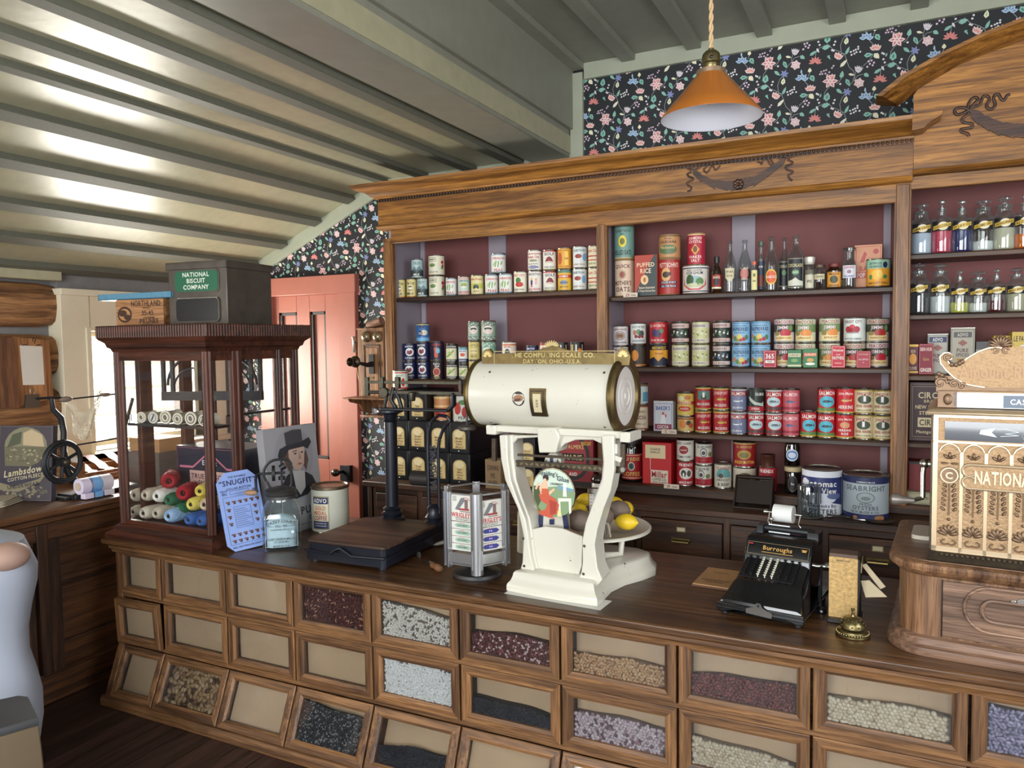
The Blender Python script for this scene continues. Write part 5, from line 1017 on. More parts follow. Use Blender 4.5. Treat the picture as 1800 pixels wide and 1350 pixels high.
# ---- apothecary jars
STOP = glass('stopper_glass', (236, 240, 240), 2.0, .5)
def apothecary(x, w, h, ybase, shelf, fill, lvl, liquid, neckw, txt, label, Yf=3.69):
 p = P(x, ybase, Y=Yf+.04); r = msize(w, p)/2*.96; H = msize(h, p); Yc = Yf+r; p = P(x, ybase, Y=Yc)
 t = thing('apothecary_jar', label, 'jar', (p.x, Yc, SH[shelf]+.0008), math.atan2(-p.x, Yc)*.8, 'apothecary jars in the right bay')
 sh = H*.66; nr = r*neckw
 mb = MB(); mb.lathe([(r*.9, 0), (r*.98, .004), (r, .010), (r, sh*.90), (r*.93, sh*.965), (nr*1.15, sh*1.03), (nr, sh*1.07), (nr, sh*1.20), (nr*1.28, sh*1.215), (nr*1.28, sh*1.24), (nr*.85, sh*1.245)], BOT, None, 28)
 mb.f.pop(); mb.m.pop()
 mb.obj('glass_body', t)
 mb = MB(); top_ = H
 mb.lathe([(nr*.8, sh*1.16), (nr*.9, sh*1.25), (nr*.35, sh*1.28), (nr*.32, sh*1.32), (nr*1.05, sh*1.38), (nr*1.1, sh*1.42), (nr*.7, sh*1.46), (nr*.1, sh*1.48)], STOP, None, 20); mb.obj('glass_stopper', t)
 mb = MB(); hh = sh*lvl
 mb.lathe([(r*.86, .003), (r*.95, .008), (r*.955, hh), (r*.4, hh+(0 if liquid else .004)), (.0005, hh+(0 if liquid else .006))], col(fill, .15 if liquid else .85, name='jar_contents'), None, 24); o = mb.obj('contents', t)
 mb = MB(); A = Art(mb, cylmap(r+.0006, .0003), .006); v0, v1 = sh*.60, sh*.87
 A.rect(-r*1.0, v0, r*1.0, v1, (24, 24, 30)); A.lay = 2
 A.ell(r*.1, (v0+v1)/2, r*.5, (v1-v0)*.42, (216, 206, 176)); A.lay = 3
 m = (v0+v1)/2; q = (v1-v0)
 n = 8
 for i in range(n):
  a, b = -r*.9+1.8*r*i/n, -r*.9+1.8*r*(i+1)/n; f_ = lambda u: m+q*.22*(u/r)
  A.poly([(a, f_(a)-q*.2), (b, f_(b)-q*.2), (b, f_(b)+q*.2), (a, f_(a)+q*.2)], (214, 180, 76))
 A.lay = 4.5; A.text(txt, 0, m, q*.24, (40, 32, 20), r*1.6, rot=.22, sh=.2)
 mb.obj('gilt_label', t, smooth=60)
for a in ((1619, 35, 91, 445, 'R1', (196, 204, 224), .62, 0, .62, 'AMM CARB', 'wide jar of bluish white powder, first on the top right shelf'),
 (1654.8, 34.5, 96, 444, 'R1', (206, 60, 92), .62, 1, .36, 'COCCOLA', 'narrow necked jar of pink red liquid'),
 (1690, 35.5, 94, 443, 'R1', (20, 34, 104), .64, 1, .36, 'SP LAV CO', 'narrow necked jar of deep blue liquid'),
 (1727, 35, 92, 442, 'R1', (226, 226, 226), .28, 0, .68, 'CALOMEL OINT', 'wide necked jar one third full of white powder'),
 (1763.8, 35.5, 96, 441, 'R1', (206, 198, 176), .68, 0, .66, 'SANGUINARI', 'wide necked jar nearly full of cream powder'),
 (1800, 36, 98, 440, 'R1', (222, 110, 20), .40, 1, .36, 'ALCOHOL', 'jar of orange liquid cut off by the right edge'),
 (1615, 33.5, 91, 553, 'R2', (40, 40, 46), .62, 0, .62, 'GUM TRAGAC', 'jar of black powder on the second right shelf'),
 (1651.8, 34, 90, 552, 'R2', (214, 214, 220), .5, 0, .62, 'MAGNES', 'tall jar of pure white powder on the second right shelf'),
 (1686, 31.5, 77, 551, 'R2', (206, 200, 90), .36, 1, .34, 'OL ANISI', 'small jar of pale yellow liquid'),
 (1718.7, 30.5, 74, 551, 'R2', (220, 220, 216), .34, 0, .68, 'THYMOL IOD', 'small wide jar with a low white layer'),
 (1750.5, 32, 78, 550, 'R2', (90, 16, 24), .4, 1, .34, 'OPIUM', 'small jar of dark red liquid'),
 (1786, 33, 79, 549, 'R2', (196, 186, 160), .68, 0, .62, 'MINC BRAN', 'jar full of cream coloured granules')):
 apothecary(*a)

# ---- bottles and small jars on the upper middle shelf
def bottle(name, x, w, h, prof, gm, label, caps=None, lab=None, cat='bottle', fill=None, ybase=512, Yf=3.70, shelf='M1', yaw=None, z=None):
 p = P(x, ybase, Y=Yf); r = msize(w, p)/2*.97; H = msize(h, p)
 t = thing(name, label, cat, (p.x, Yf+r, (SH[shelf] if z is None else z)+.0008), math.atan2(-p.x, Yf)*.7 if yaw is None else yaw)
 mb = MB(); mb.lathe([(r*a, H*b) for a, b in prof], gm, None, 24); mb.obj('glass_body', t)
 if caps: mb = MB(); mb.lathe([(r*a, H*b) for a, b in caps[0]], caps[1], None, 18); mb.obj(caps[2], t)
 if fill: mb = MB(); mb.lathe([(r*.5, .002), (r*.93, .004), (r*.94, H*fill[0]), (.001, H*fill[0])], col(fill[1], .5), None, 20); mb.obj('contents', t)
 if lab:
  mb = MB(); v0, v1, base, items = lab[:4]; hw = lab[4] if len(lab) > 4 else 1.0
  A = Art(mb, cylmap(r+.0006, .0003), .006)
  if base: A.rect(-r*hw, v0*H, r*hw, v1*H, base)
  fn = cylmap(r+.0012, .0003)
  paint(mb, lambda u, v, l: (lambda q: (q[0], q[1], q[2]+v0*H))(fn(u, v, l)), r, (v1-v0)*H, items, full=hw); mb.obj('paper_label', t, smooth=60)
 return t
LN = [(.85, 0), (.97, .01), (1, .03), (1, .45), (.95, .55), (.6, .70), (.36, .80), (.30, .94), (.38, .945), (.38, .995), (.25, 1)]
GC = glass('clear_bottle', (222, 226, 226), 1.5, .4); GB = glass('brown_bottle', (150, 110, 74), 1.5, .5)
bottle('sauce_bottle', 1258, 18.5, 65, [(.9, 0), (1, .02), (1, .55), (.8, .66), (.42, .78), (.42, .9)], GB, 'small amber sauce bottle with a black cap', ([(.5, .82), (.52, .84), (.52, .99), (.3, 1)], BLACK, 'cap'), (.12, .5, (150, 40, 36), [('e', 0, .5, .5, .3, BLK), ('t', 'SAUCE', 0, .8, .15, CRE, 1.4), ('b', 0, .12, CRE)]), fill=(.5, (150, 120, 84)))
bottle('soda_bottle', 1281, 22, 91, LN, GC, 'clear bottle with a cream shield label', None, (.2, .47, None, [('p', [(-.8, 1), (.8, 1), (.7, .3), (0, 0), (-.7, .3)], (206, 196, 160)), ('t', 'HYGEIA', 0, .75, .14, (80, 60, 40), 1.2), ('t', 'WATER', 0, .45, .12, (80, 60, 40), .9)]))
bottle('soda_bottle', 1307, 24, 92, LN, GC, 'clear bottle with a dark oval label', None, (.2, .5, None, [('e', 0, .5, .95, .5, (40, 40, 38)), ('e', 0, .5, .65, .34, (190, 120, 110)), ('t', 'C.C. BRAND', 0, .84, .13, (210, 200, 180), 1.2), ('t', 'VINEGAR', 0, .15, .12, (210, 200, 180), 1.1)]))
bottle('extract_bottle', 1325, 11.5, 53, [(.9, 0), (1, .02), (1, .6), (.5, .75), (.4, .9)], GC, 'tiny lemon extract bottle with an orange top', ([(.5, .88), (.55, .9), (.55, .99), (.3, 1)], col((220, 100, 60), .4), 'cap'), (.05, .7, (222, 214, 150), [('e', 0, .75, .35, .1, (120, 110, 60)), ('t', 'LEMON', 0, .45, .08, BLK, .9)]), Yf=3.675)
bottle('dark_bottle', 1336.5, 12.5, 89, [(.9, 0), (1, .01), (1, .6), (.9, .68), (.6, .74), (.6, .92)], GC, 'slender bottle with a green stopper between two clear bottles', ([(.7, .9), (.75, .91), (.75, .99), (.3, 1)], col((70, 90, 76), .4), 'stopper'), (.05, .6, (44, 54, 72), [('t', 'BITTERS', 0, .8, .07, WHT, 1.2), ('r', -.8, .1, .8, .5, (120, 50, 40))]), Yf=3.73)
bottle('soda_bottle', 1354, 26, 96, [(.85, 0), (.97, .01), (1, .03), (1, .42), (.92, .52), (.55, .70), (.42, .78), (.34, .92), (.42, .93), (.42, .99), (.3, 1)], GC, 'clear bottle with a round orange label and a yellow neck band', None, (.12, .40, None, [('e', 0, .5, .8, .5, (226, 180, 60)), ('e', 0, .5, .65, .4, (216, 90, 50)), ('t', 'ORANGE CRUSH', 0, .5, .16, WHT, 1.5)]))
bottle('soda_bottle', 1377, 20, 94, LN, GC, 'clear bottle half hidden behind the black labelled one', None, (.08, .56, (30, 34, 40), [('f', -.95, .02, .95, .98, (206, 196, 160)), ('t', 'COCIALADE', 0, .8, .1, (210, 200, 150), 1.4), ('e', 0, .55, .4, .1, (90, 130, 90))]), Yf=3.76)
bottle('soda_bottle', 1396.8, 30, 97, [(.85, 0), (.97, .01), (1, .03), (1, .58), (.9, .66), (.5, .76), (.34, .84), (.30, .94), (.38, .945), (.38, .995), (.25, 1)], GC, 'tall clear bottle with a large black label', None, (.05, .57, (28, 32, 40), [('f', -.98, .0, .98, 1, (206, 200, 170)), ('t', 'COCIALADE', 0, .76, .11, (214, 206, 150), 1.7), ('e', 0, .52, .42, .09, (90, 140, 100)), ('t', 'GRAPE', 0, .52, .06, (220, 220, 180), .6), ('p', [(-.95, .05), (-.95, .22), (-.4, .26), (0, .34), (.4, .24), (.95, .2), (.95, .05)], (206, 206, 190))], 1.1), Yf=3.69)
bottle('shaker_jar', 1422, 16.5, 58, [(.9, 0), (1, .03), (1, .7), (.8, .78)], GC, 'slim clear shaker jar with a ribbed white cap', ([(.9, .76), (1.05, .8), (1.15, .9), (1.15, .98), (.9, 1)], col((206, 202, 190), .4, .4), 'cap'), (.05, .45, (200, 194, 170), [('t', 'SPICE', 0, .5, .2, BLK, 1)]), 'jar', fill=(.6, (150, 140, 116)))
bottle('preserve_jar', 1439.5, 20, 43, [(.9, 0), (1, .03), (1, .8), (.85, .86), (.85, .9)], GC, 'squat clear jar with a narrow cream band', ([(.9, .86), (.95, .88), (.95, .99), (.7, 1)], col((90, 70, 56), .4, .4), 'lid'), (.4, .62, (196, 186, 150), [('t', 'CHIPPED', 0, .5, .3, BLK, 1.2)]), 'jar')
bottle('mustard_jar', 1465, 27.5, 45, [(.95, 0), (1, .03), (1, .70), (.7, .8), (.62, .9)], GB, 'amber jar with an orange label and a red cork', ([(.62, .8), (.66, .88), (.66, .98), (.5, 1)], col((120, 50, 46), .5), 'cork'), (.06, .66, (216, 150, 56), [('f', -.95, .02, .95, .98, BLK), ('e', .0, .5, .5, .25, (60, 70, 44)), ('t', 'Mustard', 0, .86, .12, BLK, 1.2), ('t', 'SUPERIOR', 0, .12, .1, BLK, 1.3)]), 'jar')
bottle('candy_bottle', 1491.8, 24, 71, [(.95, 0), (1, .03), (1, .56), (.9, .64), (.72, .72), (.72, .92), (.95, .93), (.95, .99), (.8, 1)], GC, 'clear wide mouthed bottle with a red white and blue label', ([(.7, .95), (.8, .96), (.95, 1.0), (.6, 1.01)], SILVER, 'lid'), (.25, .56, (210, 210, 220), [('t', "COON'S", 0, .84, .18, (170, 40, 50), 1.5), ('e', 0, .5, .3, .15, (150, 120, 130)), ('t', 'BALL BRAND', 0, .15, .13, (50, 60, 130), 1.5)], 1.1), 'jar')
# jars on the bottom shelf
GD = glass('dark_jar', (90, 76, 70), 1.5, .6)
p = P(1106, 850, Y=3.70)
t = bottle('coffee_jar', 1106, 36.5, 76, [(.95, 0), (1, .02), (1, .78), (.88, .86), (.8, .9)], GD, 'glass coffee jar with a dark lid and a red label', ([(.86, .87), (.92, .88), (.92, .99), (.8, 1)], col((40, 30, 32), .4), 'lid'), (.06, .66, (164, 26, 38), [('b', .93, .96, (222, 190, 150)), ('b', .05, .08, (222, 190, 150)), ('t', 'OLD JUDGE', 0, .8, .13, (228, 190, 120), 1.8), ('e', 0, .52, .34, .16, (222, 210, 180)), ('e', 0, .52, .27, .13, (30, 90, 90)), ('e', 0, .52, .1, .1, (40, 40, 40)), ('t', 'COFFEE', 0, .22, .15, (222, 180, 90), 1.8)], 3.1), 'jar', fill=(.75, (50, 34, 30)), ybase=850, Yf=3.68, shelf='M4')
bottle('syrup_jar', 1392, 29, 48, [(.95, 0), (1, .03), (1, .8), (.9, .86)], GD, 'dark jar with a cream wax lid and an oval black label', ([(.98, .82), (1.04, .84), (1.04, .98), (.9, 1)], col((190, 170, 130), .5, name='wax'), 'lid'), (.08, .7, None, [('e', 0, .5, .6, .48, (110, 100, 96)), ('e', 0, .5, .54, .44, (30, 26, 28)), ('t', 'Rye', 0, .5, .12, WHT, .4)]), 'jar', fill=(.78, (44, 34, 34)), ybase=868, Yf=3.67, shelf='M4')
p = P(1391, 820, Y=3.70); zz_ = SH['M4']+msize(48, p)+.004
bottle('blue_label_jar', 1391, 28, 39, [(.95, 0), (1, .03), (1, .8), (.9, .9), (.9, 1)], GD, 'dark jar with a pale blue oval label, standing on another jar', None, (.2, .8, None, [('e', 0, .5, .8, .45, (190, 200, 216)), ('e', 0, .5, .65, .34, (70, 110, 170)), ('e', 0, .5, .5, .22, (190, 200, 216))]), 'jar', fill=(.6, (40, 34, 40)), ybase=820, Yf=3.67, z=zz_)

# ---- stacked black bin tins at the left of the back counter
BT = col((24, 25, 28), .32, name='japanned_tin')
zb0 = BZ+.0008; YT = 3.50
cxs = [(688, 716), (718, 752.5), (753.5, 789), (790, 826.5)]
hgt = .150
def bintin(xc, w, z, h, Yf, label, group, dp, scr, lw=.62):
 t = thing('bin_tin', label, 'tin', (xc, Yf, z), 0, group)
 mb = MB(); mb.box(-w/2, w/2, 0, dp, 0, h, BT); mb.box(-w/2+.004, w/2-.004, -.003, 0, .004, h-.004, BT); mb.obj('tin_case', t, bevel=.002)
 mb = MB(); A = Art(mb, flatmap((0, -.0036, 0), (1, 0, 0), (0, 0, 1), .0003)); a = w*lw/2; v0, v1 = h*.16, h*.62
 def arch(s, c, l):
  A.poly([(-a*s, v0+a*(1-s)), (a*s, v0+a*(1-s))]+[(a*s*math.cos(PI*i/10), v1+a*.75*s*math.sin(PI*i/10)) for i in range(11)], c, l)
 arch(1.1, (110, 96, 66), 1); arch(1.0, (206, 180, 124), 2); A.ell(0, v1+a*.1, a*.72, a*.5, (224, 206, 160), 3)
 A.text('QUEEN', 0, v1+a*.35, h*.05, (90, 60, 40), a); A.text('The', 0, v1+a*.0, h*.06, (70, 40, 30), a*.6)
 for i, wd in enumerate(('Crystal', 'Ginger', 'Pepper', 'Clove')):
  A.text(random.choice(['Cassia', 'Allspice', 'Mustard', 'Mace', 'Thyme', 'Sage', 'Nutmeg', 'Savory']) if scr != 2 else 'Boston', 0, v0+(v1-v0)*(.12+.2*i), h*.055, (90, 60, 36), a*1.4, sh=.3, lay=3)
 if scr: A.line([(-a*.8, v0+.6*(v1-v0)), (-a*.2, v0+.2*(v1-v0)), (a*.5, v0+.9*(v1-v0)), (a*.8, v1)], .0012, (60, 40, 30), 5)
 mb.obj('paper_label', t, smooth=None)
 mb = MB(); mb.ell((0, -.006, h*.08), .004, SILVER, 8, 6); mb.obj('knob', t)
rw = ['bottom', 'middle', 'top']
xw = [P(a, 800, Y=YT).x for a, b in cxs]+[P(cxs[-1][1], 800, Y=YT).x]
for r_ in range(2):
 for i in range(4):
  w = xw[i+1]-xw[i]-.004; xc = (xw[i]+xw[i+1])/2
  bintin(xc, w, zb0+r_*(.166), .164, YT, 'black tin bin with an arched paper label, %s row, %s from the left' % (rw[r_], cols_ord[i]), 'stacked black tin bins', .36, (i+r_) % 3)
zt3 = zb0+2*.166
for i, (a, b, lb) in enumerate(((688, 716, 'black tin bin on top row, left, cut by the scale beam'), (718, 750, 'black tin bin on top row beside the orange tin'))):
 a = P(a, 700, Y=YT).x; b = P(b, 700, Y=YT).x
 bintin((a+b)/2, b-a-.004, zt3, .164, YT, lb, 'stacked black tin bins', .30, 0)
p = P(704, 676, Y=3.56); tin('pepper', p.x, 3.56, zt3+.166, msize(26.5, p)/2, msize(34, p), 'on the top left black tin bin', None)
for kd, x, w, hp in (('tomdark', 778, 30, 40), ('pepper', 813, 36, 42)):
 pass
K['peach'] = ('orange pink tin with red tomatoes', (206, 140, 90), [('r', -.9, .1, .5, .5, (190, 60, 44)), ('b', .55, .62, (226, 190, 130)), ('b', .9, 1, (226, 190, 130))])
K['jones2'] = ('white tin with red tomatoes and green vines', (206, 206, 196), [('e', -.4, .5, .4, .25, (180, 50, 40)), ('e', .4, .35, .35, .22, (170, 44, 40)), ('e', .2, .75, .5, .1, (80, 120, 60)), ('t', 'PEAS', .2, .12, .12, BLK, 1)])
for kd, x, w, hp in (('peach', 778, 30, 44), ('jones2', 813, 34, 46)):
 p = P(x, 722, Y=3.58); tin(kd, p.x, 3.58, zt3, msize(w, p)/2, msize(hp, p), 'on the second row of black tin bins', None)
xr2 = [P(x, 800, Y=3.55).x for x in (897, 921, 948)]
for r_ in range(2):
 for i in range(2):
  bintin((xr2[i]+xr2[i+1])/2, xr2[i+1]-xr2[i]-.004, zb0+.043*0+r_*.135, .133, 3.50, 'black tin bin seen between the white scale uprights, %s %s' % (('lower', 'upper')[r_], ('left', 'right')[i]), 'black tin bins behind the white scale', .3, 0, .8)
art_box('watch_carton', 'box', 'small brown carton beside the black tin bins', 853, 880, 808, BZ+e_, 3.46, .07, (130, 104, 72), [('t', 'CORNING', 0, .72, .16, (60, 44, 30), 1.5), ('t', 'PIE', 0, .45, .16, (60, 44, 30), .6), ('t', 'WAFER', 0, .2, .16, (60, 44, 30), 1.2)], 832)
art_box('biscuit_box', 'box', 'red biscuit box with a dark ringed panel behind the white scale', 985, 1043, 762, SH['M4']+e_, 3.60, .09, (140, 34, 38), [('e', -.2, .5, 1.0, .48, (40, 30, 36)), ('e', -.2, .5, .8, .40, (160, 50, 52)), ('t', 'PALMERS', -.1, .72, .08, (222, 180, 120), 1.1), ('r', -.85, .42, .45, .58, (30, 24, 26)), ('t', 'MARIE', -.2, .5, .10, (226, 200, 140), 1.1), ('t', 'BISCUIT', .6, .8, .07, YEL, .6), ('t', 'AND', -.2, .15, .07, WHT, .5)], 846)
# ================================================================ things on the front counter
def part(mb, name, parent, M=None, **k):
 """mesh given in world space, stored in the thing's own space"""
 I = (M or parent.matrix_world).inverted() if M is not None else Matrix.Translation(-Vector(parent.location))
 mb.v = [tuple(I @ Vector(v)) for v in mb.v]
 return mb.obj(name, parent, **k)
# ---- glazed display case
cx0, cx1, cy0, cy1 = -3.165, -2.575, 2.31, 2.87
DC = thing('display_case', 'dark walnut glazed display case standing at the left end of the counter', 'display case', ((cx0+cx1)/2, cy0, ZT))
def dp(mb, name, **k): return part(mb, name, DC, **k)
rect = [(cx0, cy0), (cx1, cy0), (cx1, cy1), (cx0, cy1)]
mb = MB(); mb.sweep([(-.03, ZT), (.045, ZT), (.045, ZT+.016), (.036, ZT+.026), (.02, ZT+.034), (.016, ZT+.05), (.0, ZT+.06), (-.03, ZT+.06)], rect, CASEW, closed=True); mb.box(cx0, cx1, cy0, cy1, ZT+.03, ZT+.055, CASEW)
dp(mb, 'base_moulding', smooth=30)
mb = MB(); mb.sweep([(-.03, 1.585), (.0, 1.585), (.006, 1.60), (.016, 1.606), (.022, 1.625), (.04, 1.640), (.045, 1.648), (.045, 1.695), (.03, 1.70), (-.03, 1.70)], rect, CASEW, closed=True)
mb.box(cx0-.0, cx1+.0, cy0-.0, cy1+.0, 1.68, 1.699, CASEW); dp(mb, 'crown', smooth=30)
mb = MB()
for i in range(44):
 x = cx0-.045+(cx1-cx0+.09)*(i+.5)/44; mb.cyl((x, cy0-.045, 1.65), (x, cy0-.045, 1.696), .0072, CASEW, seg=8); mb.ell((x, cy0-.045, 1.696), .0074, CASEW, 8, 5)
for i in range(42):
 y = cy0-.045+(cy1-cy0+.09)*(i+.5)/42; mb.cyl((cx1+.045, y, 1.65), (cx1+.045, y, 1.696), .0072, CASEW, seg=8); mb.ell((cx1+.045, y, 1.696), .0074, CASEW, 8, 5)
dp(mb, 'fluted_edge')
def casepost(x0, x1, y0, y1):
 mb = MB(); mb.cbox(x0, x1, y0, y1, ZT+.05, 1.59, .005, CASEZ, seg=2)
 mb.cyl(((x0+x1)/2, y0-.001, ZT+.06), ((x0+x1)/2, y0-.001, 1.585), .007, CASEZ, seg=8); mb.cyl((x1+.001, (y0+y1)/2, ZT+.06), (x1+.001, (y0+y1)/2, 1.585), .006, CASEZ, seg=8)
 dp(mb, 'post')
for a in ((cx0, cx0+.035, cy0, cy0+.035), (cx1-.035, cx1, cy0, cy0+.035), (cx0, cx0+.035, cy1-.035, cy1), (cx1-.035, cx1, cy1-.035, cy1), (cx1-.03, cx1, 2.455, 2.51), (cx1-.03, cx1, 2.725, 2.752)): casepost(*a)
mb = MB()
for z0, z1 in ((ZT+.05, ZT+.078), (1.545, 1.59)):
 for a in ((cx0+.03, cx1-.03, cy0+.006, cy0+.03), (cx1-.03, cx1-.006, cy0+.03, cy1-.03), (cx0+.03, cx1-.03, cy1-.03, cy1-.006), (cx0+.006, cx0+.03, cy0+.03, cy1-.03)):
  mb = MB(); mb.box(*a, z0, z1, CASEW); dp(mb, 'rail', bevel=.002)
# left side posts seen through the glass
for xa_ in ((241, 263), (317, 334)):
 a = P(xa_[0], 750, X=cx0).y; b = P(xa_[1], 750, X=cx0).y
 mb = MB(); mb.box(cx0, cx0+.03, a, b, ZT+.05, 1.59, CASEZ); dp(mb, 'post', bevel=.002)
for a in ((cx0+.03, cx1-.03, cy0+.016, cy0+.019), (cx1-.019, cx1-.016, cy0+.03, cy1-.03), (cx0+.016, cx0+.019, cy0+.03, cy1-.03)):
 mb = MB(); mb.box(a[0], a[1], a[2], a[3], ZT+.07, 1.55, PANE); dp(mb, 'glass_pane', smooth=None)
mb = MB(); zs = P(300, 752, Y=2.345).z
mb.cbox(cx0+.032, cx1-.034, 2.345, 2.46, zs, zs+.012, .006, BLACK)
for x, y in ((cx0+.04, 2.352), (cx1-.045, 2.352), (cx0+.04, 2.45), (cx1-.045, 2.45)):
 mb.tube([(x, y, zs), (x, y, zs+.05), (x+.006, y, zs+.054), (x+.012, y, zs+.05), (x+.012, y, zs+.02)], .0018, BLACK, 6)
mb.box(cx1-.05, cx1-.035, 2.46, 2.86, zs+.045, zs+.055, BLACK)
dp(mb, 'hanging_shelf')
# black iron frame hanging inside
IR = col((34, 35, 38), .45, .3, name='iron')
pa_ = P(289, 700, Y=2.50); pb2 = P(459, 698, Y=2.665); Lh = math.hypot(pb2.x-pa_.x, pb2.y-pa_.y); zb_ = (pa_.z+pb2.z)/2-.0
mb = MB(); zt_ = 1.56-zb_; xl = 0; xr_ = Lh
for x in (xl, xl+.045, xr_-.045, xr_): mb.box(x-.008, x+.008, -.008, .008, 0, zt_, IR)
mb.box(xl-.008, xr_+.008, -.012, .012, -.012, .03, IR)
for s, x in ((1, xl), (-1, xr_)):
 mb.tube([(x+s*(.02+.13*(1-math.cos(t))), 0, .06+.13*math.sin(t)) for t in [i*PI/16 for i in range(9)]], .007, IR, 6)
 mb.tube([(x+s*(.05+.10*(1-math.cos(t))), 0, .04+.10*math.sin(t)) for t in [i*PI/16 for i in range(9)]], .005, IR, 6)
fo = mb.obj('iron_frame', loc=(pa_.x, pa_.y, zb_), rz=math.atan2(pb2.y-pa_.y, pb2.x-pa_.x))
tag(fo, 'black iron frame with curved braces hanging inside the display case', 'frame')
# yarn balls
s7 = 900/220.
zfl = ZT+.0605
def yarn(zx, zy, zr, c, lab, Y, tilt=0, ln=.11, grp='wound yarn cones in the display case'):
 px, py = 200+zx/s7, 630+zy/s7; p = P(px, py, Y=Y); r = msize(zr/s7, p)
 mb = MB(); m = col(c, .75, name='yarn', bump=.8, bscale=140)
 Q = Matrix.Translation(p) @ RZ(tilt) @ RX(-PI/2)
 prof = [(r*.30, ln*.18), (r*.28, .012), (r*.36, .002), (r*.62, -.004), (r*.86, .004), (r*.98, .022), (r, ln*.5), (r*.96, ln*.85), (r*.8, ln), (.001, ln+.004)]
 n = 22; mb.lathe(prof, m, Q, n)
 rnd = random.Random(int(zx));
 for i in range(9):   # wound strands
  a0 = rnd.random()*6.28; k = rnd.choice((-1, 1))
  mb.tube([(Q @ Vector((r*1.005*math.cos(a0+k*t*2.2), r*1.005*math.sin(a0+k*t*2.2), .02+t*(ln-.03)))) for t in [j/8 for j in range(9)]], .0014, m, 4)
 mb.v = [tuple(Vector(v)-p) for v in mb.v]
 t = thing('yarn_ball', lab, 'yarn', p, 0, grp)
 mb.obj('wound_yarn', t)
 mb = MB(); mb.lathe([(r*.29, ln*.2), (r*.27, .0), (r*.24, .0), (r*.24, ln*.2), (.001, ln*.2)], col((70, 60, 52), .8, name='core'), RZ(tilt) @ RX(-PI/2), 14); mb.obj('core_tube', t)
 return p, r
CR1, CR2, WH1, LB, BB = (206, 198, 180), (196, 186, 166), (222, 222, 214), (150, 186, 222), (56, 104, 180)
for a in ((135, 1105, 42, CR2, 'cream yarn ball at left end of the bottom row', 2.40), (208, 1115, 47, CR1, 'cream yarn ball, second in the bottom row', 2.385), (298, 1117, 45, CR2, 'beige yarn ball, third in the bottom row', 2.385), (388, 1137, 50, LB, 'pale blue yarn ball, fourth in the bottom row', 2.37), (532, 1163, 43, BB, 'bright blue yarn ball, left one of three blue', 2.37), (616, 1173, 41, BB, 'bright blue yarn ball, middle one of three blue', 2.365), (692, 1183, 38, BB, 'bright blue yarn ball cut by the case corner post', 2.365),
          (143, 987, 47, CR1, 'cream yarn ball at left end of the upper row', 2.41), (220, 985, 46, CR2, 'beige yarn ball, second in the upper row', 2.40), (304, 992, 48, WH1, 'white yarn ball in the upper row', 2.39), (388, 1020, 47, (36, 98, 66), 'dark green yarn ball beside the white one', 2.40), (458, 1092, 48, (38, 104, 72), 'dark green yarn ball wedged into the bottom row', 2.42), (548, 1052, 49, (222, 206, 96), 'larger yellow yarn ball in the upper row', 2.39), (645, 1054, 49, (214, 190, 160), 'pinkish beige yarn ball beside the yellow one', 2.385)):
 yarn(*a)
yarn(395, 885, 60, (150, 22, 34), 'red yarn ball at the very top of the heap', 2.42, .75, .14)
yarn(495, 972, 58, (160, 22, 36), 'red yarn ball leaning below the topmost one', 2.42, .5, .13)
yarn(614, 957, 46, (226, 206, 90), 'smaller yellow yarn ball on top at the right', 2.40, .3, .10)
SPC = (222, 216, 196)
for i, (zx, zy, zr, c2) in enumerate(((196, 424, 40, (150, 150, 140)), (280, 425, 42, (100, 112, 130)), (369, 422, 49, (110, 104, 84)), (456, 426, 43, (104, 92, 70)), (551, 424, 50, (70, 64, 56)), (641, 428, 42, (40, 56, 50)))):
 px, py = 200+zx/s7, 630+zy/s7; p = P(px, py, Y=2.36); r = msize(zr/s7, p); p.z = zs+.0125+r
 t = thing('thread_spool', 'large cream thread spool lying on the hanging shelf, %s from the left' % FW_ORD[i], 'spool', p, .18, 'thread spools on the hanging shelf of the case')
 mb = MB(); m = col(SPC, .7, name='thread', bump=.5, bscale=160); mb.lathe([(r*.3, -.0), (r*.97, 0), (r, .003), (r, .008), (r*.93, .011), (r*.93, .075), (r, .08), (r, .085), (.001, .085)], m, RX(-PI/2), 24); mb.obj('thread_body', t)
 mb = MB(); A = Art(mb, lambda u, v, l: (u, -.0004*l, v)); A.ell(0, 0, r*.86, r*.86, (206, 200, 180), 1, rot=.01); A.ell(0, 0, r*.74, r*.74, c2, 2, rot=.01); A.ell(0, 0, r*.6, r*.6, (206, 200, 182), 3, rot=.01)
 if i == 1: A.poly([(-.01, -.02), (.004, -.004), (.012, .02), (.004, .016), (-.008, -.006)], (50, 60, 90), 4)
 elif i == 5: A.poly([(-.012, -.012), (0, .022), (.012, -.012)], (40, 60, 56), 4)
 else: A.ell(0, 0, r*.3, r*.4, (90, 84, 70), 4, rot=.4)
 mb.obj('end_label', t, smooth=None)
